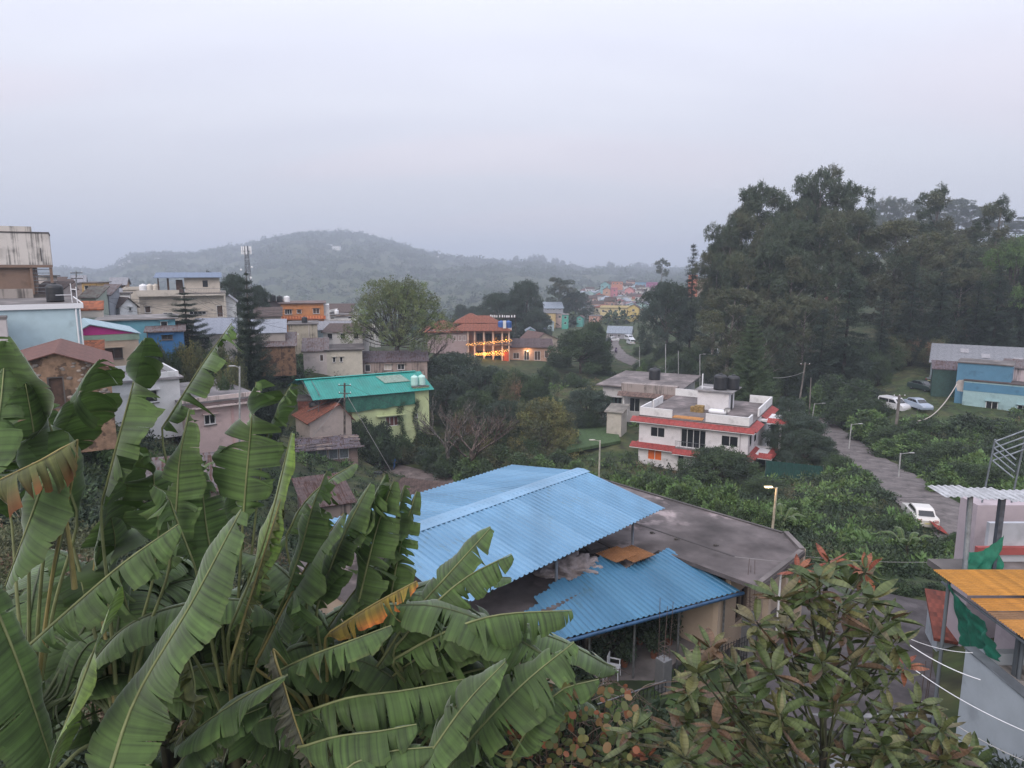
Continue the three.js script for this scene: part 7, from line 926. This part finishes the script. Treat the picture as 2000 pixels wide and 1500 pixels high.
    R = mulberry(px); for (let k = 0; k < n; k++) { const a = k / n * 6.283 + .4, L = rr(1.2, 1.9), e = c.clone().add(V(Math.cos(a) * L * .8, (top.y - gy) * .38 * rr(.5, 1), Math.sin(a) * L * .8)); bananaLeaf(g, [c.clone().lerp(e, .2), c.clone().lerp(e, .6).add(V(0, .35, 0)), e], { w: [.26, .26], dr: [.35, .35], tat: .3, tone: k % 2 ? 'green' : 'green', seed: 1000 + px + k, crown: c }); }
  }
}
// ---------- avocado tree with bronze young leaves ----------
{
  const LG = [0, 1, 2, 3].map(s => { // one long pointed leaf, folded along its midrib and arched
    const n = 7, pos = [], ix = [], L = 1, r = mulberry(40 + s); for (let i = 0; i <= n; i++) { const t = i / n, w = .19 * Math.pow(Math.sin(Math.PI * Math.min(1, .03 + t * .97)), .8) * (1 - .15 * t), z = -.10 * Math.sin(t * 2.6 + s * .4) - .18 * t * t * (s % 2 ? 1 : .4); for (const q of [-1, -.5, 0, .5, 1]) pos.push(q * w, z + Math.abs(q) * w * (.35 + .1 * s) + .012 * Math.sin(t * 22 + q * 3) * Math.abs(q), t * L); } for (let i = 0; i < n; i++) for (let k = 0; k < 4; k++) { const a = i * 5 + k; ix.push(a, a + 5, a + 1, a + 1, a + 5, a + 6); }
    const g = new THREE.BufferGeometry(); g.setAttribute('position', new THREE.Float32BufferAttribute(pos, 3)); g.setIndex(ix); const h = g.toNonIndexed(); h.computeVertexNormals(); const uvs = []; const p = h.attributes.position; for (let i = 0; i < p.count; i++) uvs.push(p.getZ(i) * .25, Math.abs(p.getX(i)) * 2); h.setAttribute('uv', new THREE.Float32BufferAttribute(uvs, 2)); g.setAttribute('uv', new THREE.Float32BufferAttribute(new Float32Array(g.attributes.position.count * 2).map((v, i) => i % 2 ? Math.abs(g.attributes.position.getX(i >> 1)) * 2 : g.attributes.position.getZ(i >> 1) * .25), 2)); g.computeVertexNormals(); return g;
  });
  const mk = c => new THREE.MeshPhysicalMaterial({ color: C(...c), map: T.vein, roughness: .42, side: THREE.DoubleSide, specularIntensity: .6 });
  const MT = { green: [mk([.105, .150, .050]), mk([.130, .170, .060]), mk([.080, .120, .042]), mk([.160, .190, .075])], olive: [mk([.20, .20, .08]), mk([.18, .16, .08])], bronze: [mk([.21, .13, .08]), mk([.24, .15, .09]), mk([.18, .12, .07])], red: [mk([.32, .10, .06]), mk([.38, .15, .08])] };
  const b = P(1606, 1560, 6.2), gy = ground(b.x, b.z), g = thing('avocado_tree', 'leafy avocado tree with bronze and red young leaves', 'tree', V(b.x, gy, b.z)), O = g.position; R = mulberry(2024);
  const at = (x, y, d) => P(x, y, d).sub(O); const tr = [V(0, -.3, 0), at(1606, 1560, 6.2), at(1608, 1400, 6.2), at(1604, 1280, 6.2), at(1612, 1150, 6.2)]; mesh('trunk', limb(tr, .07, .02, 9), M([.13, .13, .075], 'bark', .85), g); const tc = new THREE.CatmullRomCurve3(tr);
  const WH = [[1620, 1096, 'red'], [1558, 1112, 'red'], [1690, 1112, 'red'], [1600, 1125], [1660, 1140], [1520, 1165], [1580, 1165], [1640, 1185], [1700, 1168], [1735, 1200], [1478, 1215], [1530, 1225], [1590, 1225, 'bronze'], [1650, 1235, 'bronze'], [1705, 1235], [1750, 1250], [1485, 1270], [1545, 1280, 'bronze'], [1605, 1290], [1665, 1295, 'bronze'], [1720, 1295], [1765, 1300, 'red'], [1560, 1330], [1510, 1310], [1690, 1340],
    [1362, 1292, 'bronze'], [1345, 1345, 'bronze'], [1390, 1262, 'bronze'], [1440, 1300], [1350, 1355], [1420, 1350], [1262, 1425], [1480, 1355], [1525, 1395], [1235, 1425], [1315, 1420, 'bronze'], [1395, 1415, 'bronze'], [1465, 1425], [1540, 1450], [1265, 1475, 'red'], [1340, 1480], [1420, 1490, 'bronze'], [1500, 1490], [1360, 1310], [1345, 1400], [1440, 1390], [1205, 1470], [1380, 1380],
    [1690, 1410], [1745, 1385], [1795, 1375], [1838, 1420], [1780, 1440, 'bronze'], [1725, 1450], [1880, 1465], [1655, 1465], [1840, 1480, 'bronze'], [1905, 1490], [1590, 1440], [1570, 1490], [1630, 1370], [1770, 1490], [1700, 1495]];
  let count = 0; const rest = { geos: [] }; const Lm = new THREE.Matrix4();
  WH.forEach(([x, y, tone], k) => {
    const d = 6.2 + rr(-.7, .7), c = at(x, y, d), upper = y < 1345 && x > 1470, t = upper ? lerp(.99, .72, sm(1096, 1345, y)) - .06 : .55, f = tc.getPointAt(Math.max(.4, t)); f.y = Math.min(f.y, c.y - .05);
    mesh('branch', limb([f, f.clone().lerp(c, .5).add(V(0, -.06, 0)), c], .018, .007, 5), M([.15, .17, .07], 'bark', .8), g);
    const n = Math.round(rr(15, 21));
    for (let q = 0; q < n; q++) {
      const a = q * 2.4 + rr(-.4, .4), el = rr(-.75, .95) * (q < 5 ? .6 : 1) + (q < 4 ? .5 : 0), dir = V(Math.cos(a) * Math.cos(el), Math.sin(el), Math.sin(a) * Math.cos(el)), len = rr(.17, .30) * (tone === 'red' ? .75 : 1);
      const p = c.clone().addScaledVector(dir, .03).add(V(0, -rr(0, .16) * (q > 6 ? 1 : .2), 0)), up = V(rr(-.3, .3), 1, rr(-.3, .3)), xa = up.clone().cross(dir).normalize(), ya = dir.clone().cross(xa);
      const hue = tone === 'red' && q < 7 ? 'red' : tone && q < 5 ? 'bronze' : R() < .07 ? 'bronze' : R() < .3 ? 'olive' : 'green', mat = pick(MT[hue]); Lm.makeBasis(xa.multiplyScalar(len * rr(.7, 1.15)), ya.multiplyScalar(len), dir.clone().multiplyScalar(len)); Lm.setPosition(p);
      const vis = y < 1460 && (q % 3 !== 2);
      if (vis && count < 300) { count++; const m = new THREE.Mesh(LG[q % 4], mat); m.name = 'leaf'; m.castShadow = m.receiveShadow = true; m.applyMatrix4(Lm); g.add(m); } else (rest[mat.uuid] = rest[mat.uuid] || { mat, geos: [] }).geos.push(LG[q % 4].clone().applyMatrix4(Lm));
    }
  });
  delete rest.geos; for (const v of Object.values(rest)) { const m = mesh('leaves', mergeGeometries(v.geos), v.mat, g, true); m.userData.kind = 'stuff'; }
}
// ---------- dry bramble with round leaves ----------
{
  const c = P(1120, 1420, 7), gy = ground(c.x, c.z), g = thing('bramble', 'tangle of dry brown creepers with round yellowing leaves beside the avocado tree', 'creeper', V(c.x, gy, c.z)), O = g.position; R = mulberry(77); const tw = [], tw2 = [];
  for (let k = 0; k < 260; k++) { const a = P(rr(1000, 1260), rr(1330, 1520), rr(6.6, 7.6)).sub(O), dir = V(rr(-1, 1), rr(-.9, .5), rr(-.5, .5)).multiplyScalar(rr(.25, .6)); (k % 2 ? tw : tw2).push(limb([a, a.clone().addScaledVector(dir, .5).add(V(0, rr(0, .12), 0)), a.clone().add(dir)], .006, .003, 3)); }
  for (let k = 0; k < 22; k++) { const a = P(rr(1010, 1250), rr(1360, 1500), 7.3).sub(O); tw.push(limb([V(rr(-.5, .5), 0, rr(-.3, .3)), a.clone().multiplyScalar(.6), a], .02, .008, 4)); }
  mesh('twigs', tw, M([.16, .105, .08], 'fine', .95), g).userData.kind = 'stuff'; mesh('dry_twigs', tw2, M([.26, .20, .16], 'fine', .95), g).userData.kind = 'stuff';
  const disc = new THREE.CircleGeometry(1, 9).scale(.8, 1, 1); { const p = disc.attributes.position; for (let i = 0; i < p.count; i++) p.setZ(i, -.25 * p.getX(i) * p.getX(i) - .1 * p.getY(i) * p.getY(i)); disc.computeVertexNormals(); }
  const ms = [[.10, .12, .04], [.17, .16, .05], [.07, .10, .035], [.20, .12, .05], [.26, .10, .05]].map(q => M(q, null, .6, { br: 1 }));
  for (let k = 0; k < 230; k++) { const x = rr(985, 1245), y = rr(1340, 1515), p = P(x, y, rr(6.3, 7.0)).sub(O), m = new THREE.Mesh(disc, pick(ms)); m.name = 'leaf'; m.position.copy(p); m.scale.setScalar(rr(.03, .062)); m.rotation.set(rr(-1.2, .2), rr(-.8, .8), rr(0, 6)); m.castShadow = m.receiveShadow = true; g.add(m); }
  const it = []; for (let k = 0; k < 160; k++) it.push({ p: P(rr(960, 1300), rr(1400, 1600), rr(7.2, 8.4)).sub(O), s: rr(.3, .6) }); leafMass('foliage', g, CL.broad[2], LM.dark, it, .3);
}
// ---------- ground cover and far woods ----------
{
  R = mulberry(31337); const kinds = { lush: [], mid: [], dark: [], olive: [], dry: [] };
  const keep = (x, z) => { const d = -z; if (z < -30 && z > -330) { if (nearestOn(roadPts, x, z)[0] < 3.2) return false; if (nearestOn(lanePts, x, z)[0] < 2.4) return false; } return true; };
  const lawnC = G(1160, 855, 24.25), inLawn = (x, z) => Math.abs(x - lawnC.x) < 6.4 && Math.abs(z - lawnC.z) < 6.5, carpark = G(1800, 775, 18.5), inPark = (x, z) => { const d = -z, px = 1000 + x / d * FPX; return d > 86 && d < 135 && px > 1720 && px < 1990 && !(d < 90 && px < 1850); };
  for (let k = 0; k < 15000; k++) {
    const d = 9 * Math.pow(150 / 9, Math.pow(R(), .8)), px = rr(-120, 2120), x = X(px, d), z = -d; if (!keep(x, z) || inLawn(x, z) || inPark(x, z)) continue; if (d < 45 && d > 12 && px > 720 && px < 2050 && d < 38) continue;
    const n = n2(x * .05, z * .05) + .5 * n2(x * .2, z * .2), y = ground(x, z), s = rr(.45, 1.1) * (d < 20 ? .7 : 1) * (1 + sm(60, 150, d) * .5); kinds[n > .55 ? 'lush' : n > .1 ? 'mid' : n > -.45 ? 'dark' : n > -.8 ? 'olive' : 'dry'].push({ p: V(x, y + s * rr(.05, .35), z), s });
  }
  // creepers draped thickly over the bank beyond the road and the slope behind the slab
  for (let k = 0; k < 5200; k++) { const A = R() < .6, px = A ? rr(1590, 2060) : rr(1180, 1880), py = A ? rr(745, 985) : rr(900, 1130), q = hit(px, py, 170); if (!q || -q.z < 37 || !keep(q.x, q.z) || inPark(q.x, q.z)) continue; const s = rr(.5, 1.1), n = n2(q.x * .15, q.z * .15); kinds[n > .3 ? 'lush' : n > -.2 ? 'mid' : 'dark'].push({ p: V(q.x, q.y + rr(0, .7), q.z), s }); }
  const g = new THREE.Group(); g.name = 'undergrowth'; g.userData = { kind: 'stuff', label: 'low tangled green undergrowth covering the slopes', category: 'undergrowth' }; scene.add(g);
  for (const [k, it] of Object.entries(kinds)) if (it.length) leafMass('foliage', g, CL[k === 'dry' || k === 'olive' ? 'fine' : k === 'lush' ? 'big' : 'broad'][0], LM[k], it, .35);
  // grass on the car park slope
  const gr = new THREE.Group(); gr.name = 'grass'; gr.userData = { kind: 'stuff', label: 'short grass on the slope around the parked cars', category: 'grass' }; scene.add(gr); const gi = []; for (let k = 0; k < 1500; k++) { const d = rr(88, 150), px = rr(1690, 2060), x = X(px, d), z = -d; if (!inPark(x, z) && d < 120) continue; gi.push({ p: V(x, ground(x, z) + .05, z), s: rr(.4, .8), up: 1, sy: .35 }); } leafMass('blades', gr, CL.fine[1], leafMat(.095, .125, .045), gi, .3);
  // far woods on the hills
  const wd = new THREE.Group(); wd.name = 'distant_woods'; wd.userData = { kind: 'stuff', label: 'distant wooded slopes and ridge trees fading in the haze', category: 'woods' }; scene.add(wd); const wi = [], wi2 = [];
  for (let k = 0; k < 21000; k++) { const d = R() < .35 ? lerp(230, 750, R()) : lerp(750, 2440, Math.pow(R(), .6)), px = rr(-150, 1420), x = X(px, d), z = -d, n = n2(x * .006 + 4, z * .006) + .4 * n2(x * .02, z * .02); if (n < -.25 && d < 2200) continue; if (d < 640 && px > 1095) { if (R() < .72) continue; } const s = rr(3.2, 7) * (d > 700 ? lerp(1.2, 2.1, sm(700, 1800, d)) : .8) * (R() < .1 ? 1.6 : 1); (k % 2 ? wi : wi2).push({ p: V(x, ground(x, z) + s * .3, z), s, sy: rr(.7, 1.2), up: 1 }); }
  for (let k = 0; k < 420; k++) { const px = R() < .5 ? rr(980, 1300) : rr(235, 900), d = rr(2370, 2410), x = X(px, d), clumped = n2(px * .03, 1); if (clumped < 0) continue; const s = rr(8, 13) * (px > 980 ? 1.4 : .8); for (let q = 0; q < 3; q++) wi.push({ p: V(x + rr(-4, 4), ground(x, -d) + s * (.4 + q * .5), -d), s: s * (1 - q * .15), up: 1 }); }
  // trees on the town slope and the skyline
  for (let k = 0; k < 260; k++) { const px = rr(1100, 1330), d = rr(300, 620), x = X(px, d), s = rr(3, 6); wi.push({ p: V(x, ground(x, -d) + s * .4, -d), s, up: 1 }); }
  for (let k = 0; k < 120; k++) { const px = rr(80, 260), d = rr(120, 200), x = X(px, d), s = rr(1.5, 3); wi2.push({ p: V(x, ground(x, -d) + s * .4, -d), s, up: 1 }); }
  leafMass('canopy', wd, cluster(46, .5, .34, .2, { seed: 66 }), LM.dark, wi, .25); leafMass('canopy', wd, cluster(46, .5, .34, .2, { seed: 67 }), LM.mid, wi2, .25);
}
// bare brown trees beside the lane
function bareTree(label, px, pyTop, d, w, seed, mat) {
  const p = P(px, pyTop, d), gy = ground(p.x, p.z), h = p.y - gy, g = thing('bare_tree', label, 'tree', V(p.x, gy, p.z)); R = mulberry(seed); const tr = [V(0, -.3, 0), V(rr(-.1, .1), h * .25, 0), V(rr(-.2, .2), h * .45, 0)]; mesh('trunk', limb(tr, h * .035, h * .022, 7), mat, g); const tw = [];
  const grow = (a, dir, L, r, lev) => { const e = a.clone().addScaledVector(dir, L).add(V(0, L * .12, 0)); const ge = limb([a, a.clone().lerp(e, .5).add(V(rr(-.1, .1) * L, rr(-.05, .1) * L, rr(-.1, .1) * L)), e], r, r * .55, lev > 1 ? 3 : 5); if (lev === 0) mesh('branch', ge, mat, g); else tw.push(ge); if (lev < 3) for (let k = 0; k < (lev === 0 ? 4 : 3); k++) grow(a.clone().lerp(e, rr(.45, 1)), dir.clone().add(V(rr(-.9, .9), rr(-.3, .7), rr(-.9, .9))).normalize(), L * rr(.5, .75), r * .5, lev + 1); };
  for (let k = 0; k < 6; k++) { const a = k * 1.2 + rr(-.3, .3); grow(tr[2].clone().lerp(tr[1], rr(0, .8)), V(Math.cos(a) * .8, rr(.4, 1), Math.sin(a) * .8).normalize(), h * .33, h * .014, 0); } mesh('twigs', tw, mat, g).userData.kind = 'stuff'; g.scale.set(w, 1, w); return g;
}
bareTree('bare pale branched tree with a thick trunk beside the blue roof', 918, 790, 82, 1.1, 5, M([.30, .22, .18], 'bark')); bareTree('slender bare grey tree beside the thicker bare trunk', 873, 775, 86, .9, 6, M([.36, .32, .28], 'bark')); bareTree('bare reddish shrub tree in the thicket', 960, 800, 90, 1, 7, M([.24, .15, .12], 'bark')); bareTree('leafless grey brown tree by the restaurant', 830, 655, 128, 1, 8, M([.24, .18, .16], 'bark'));
renderer.render(scene, camera);
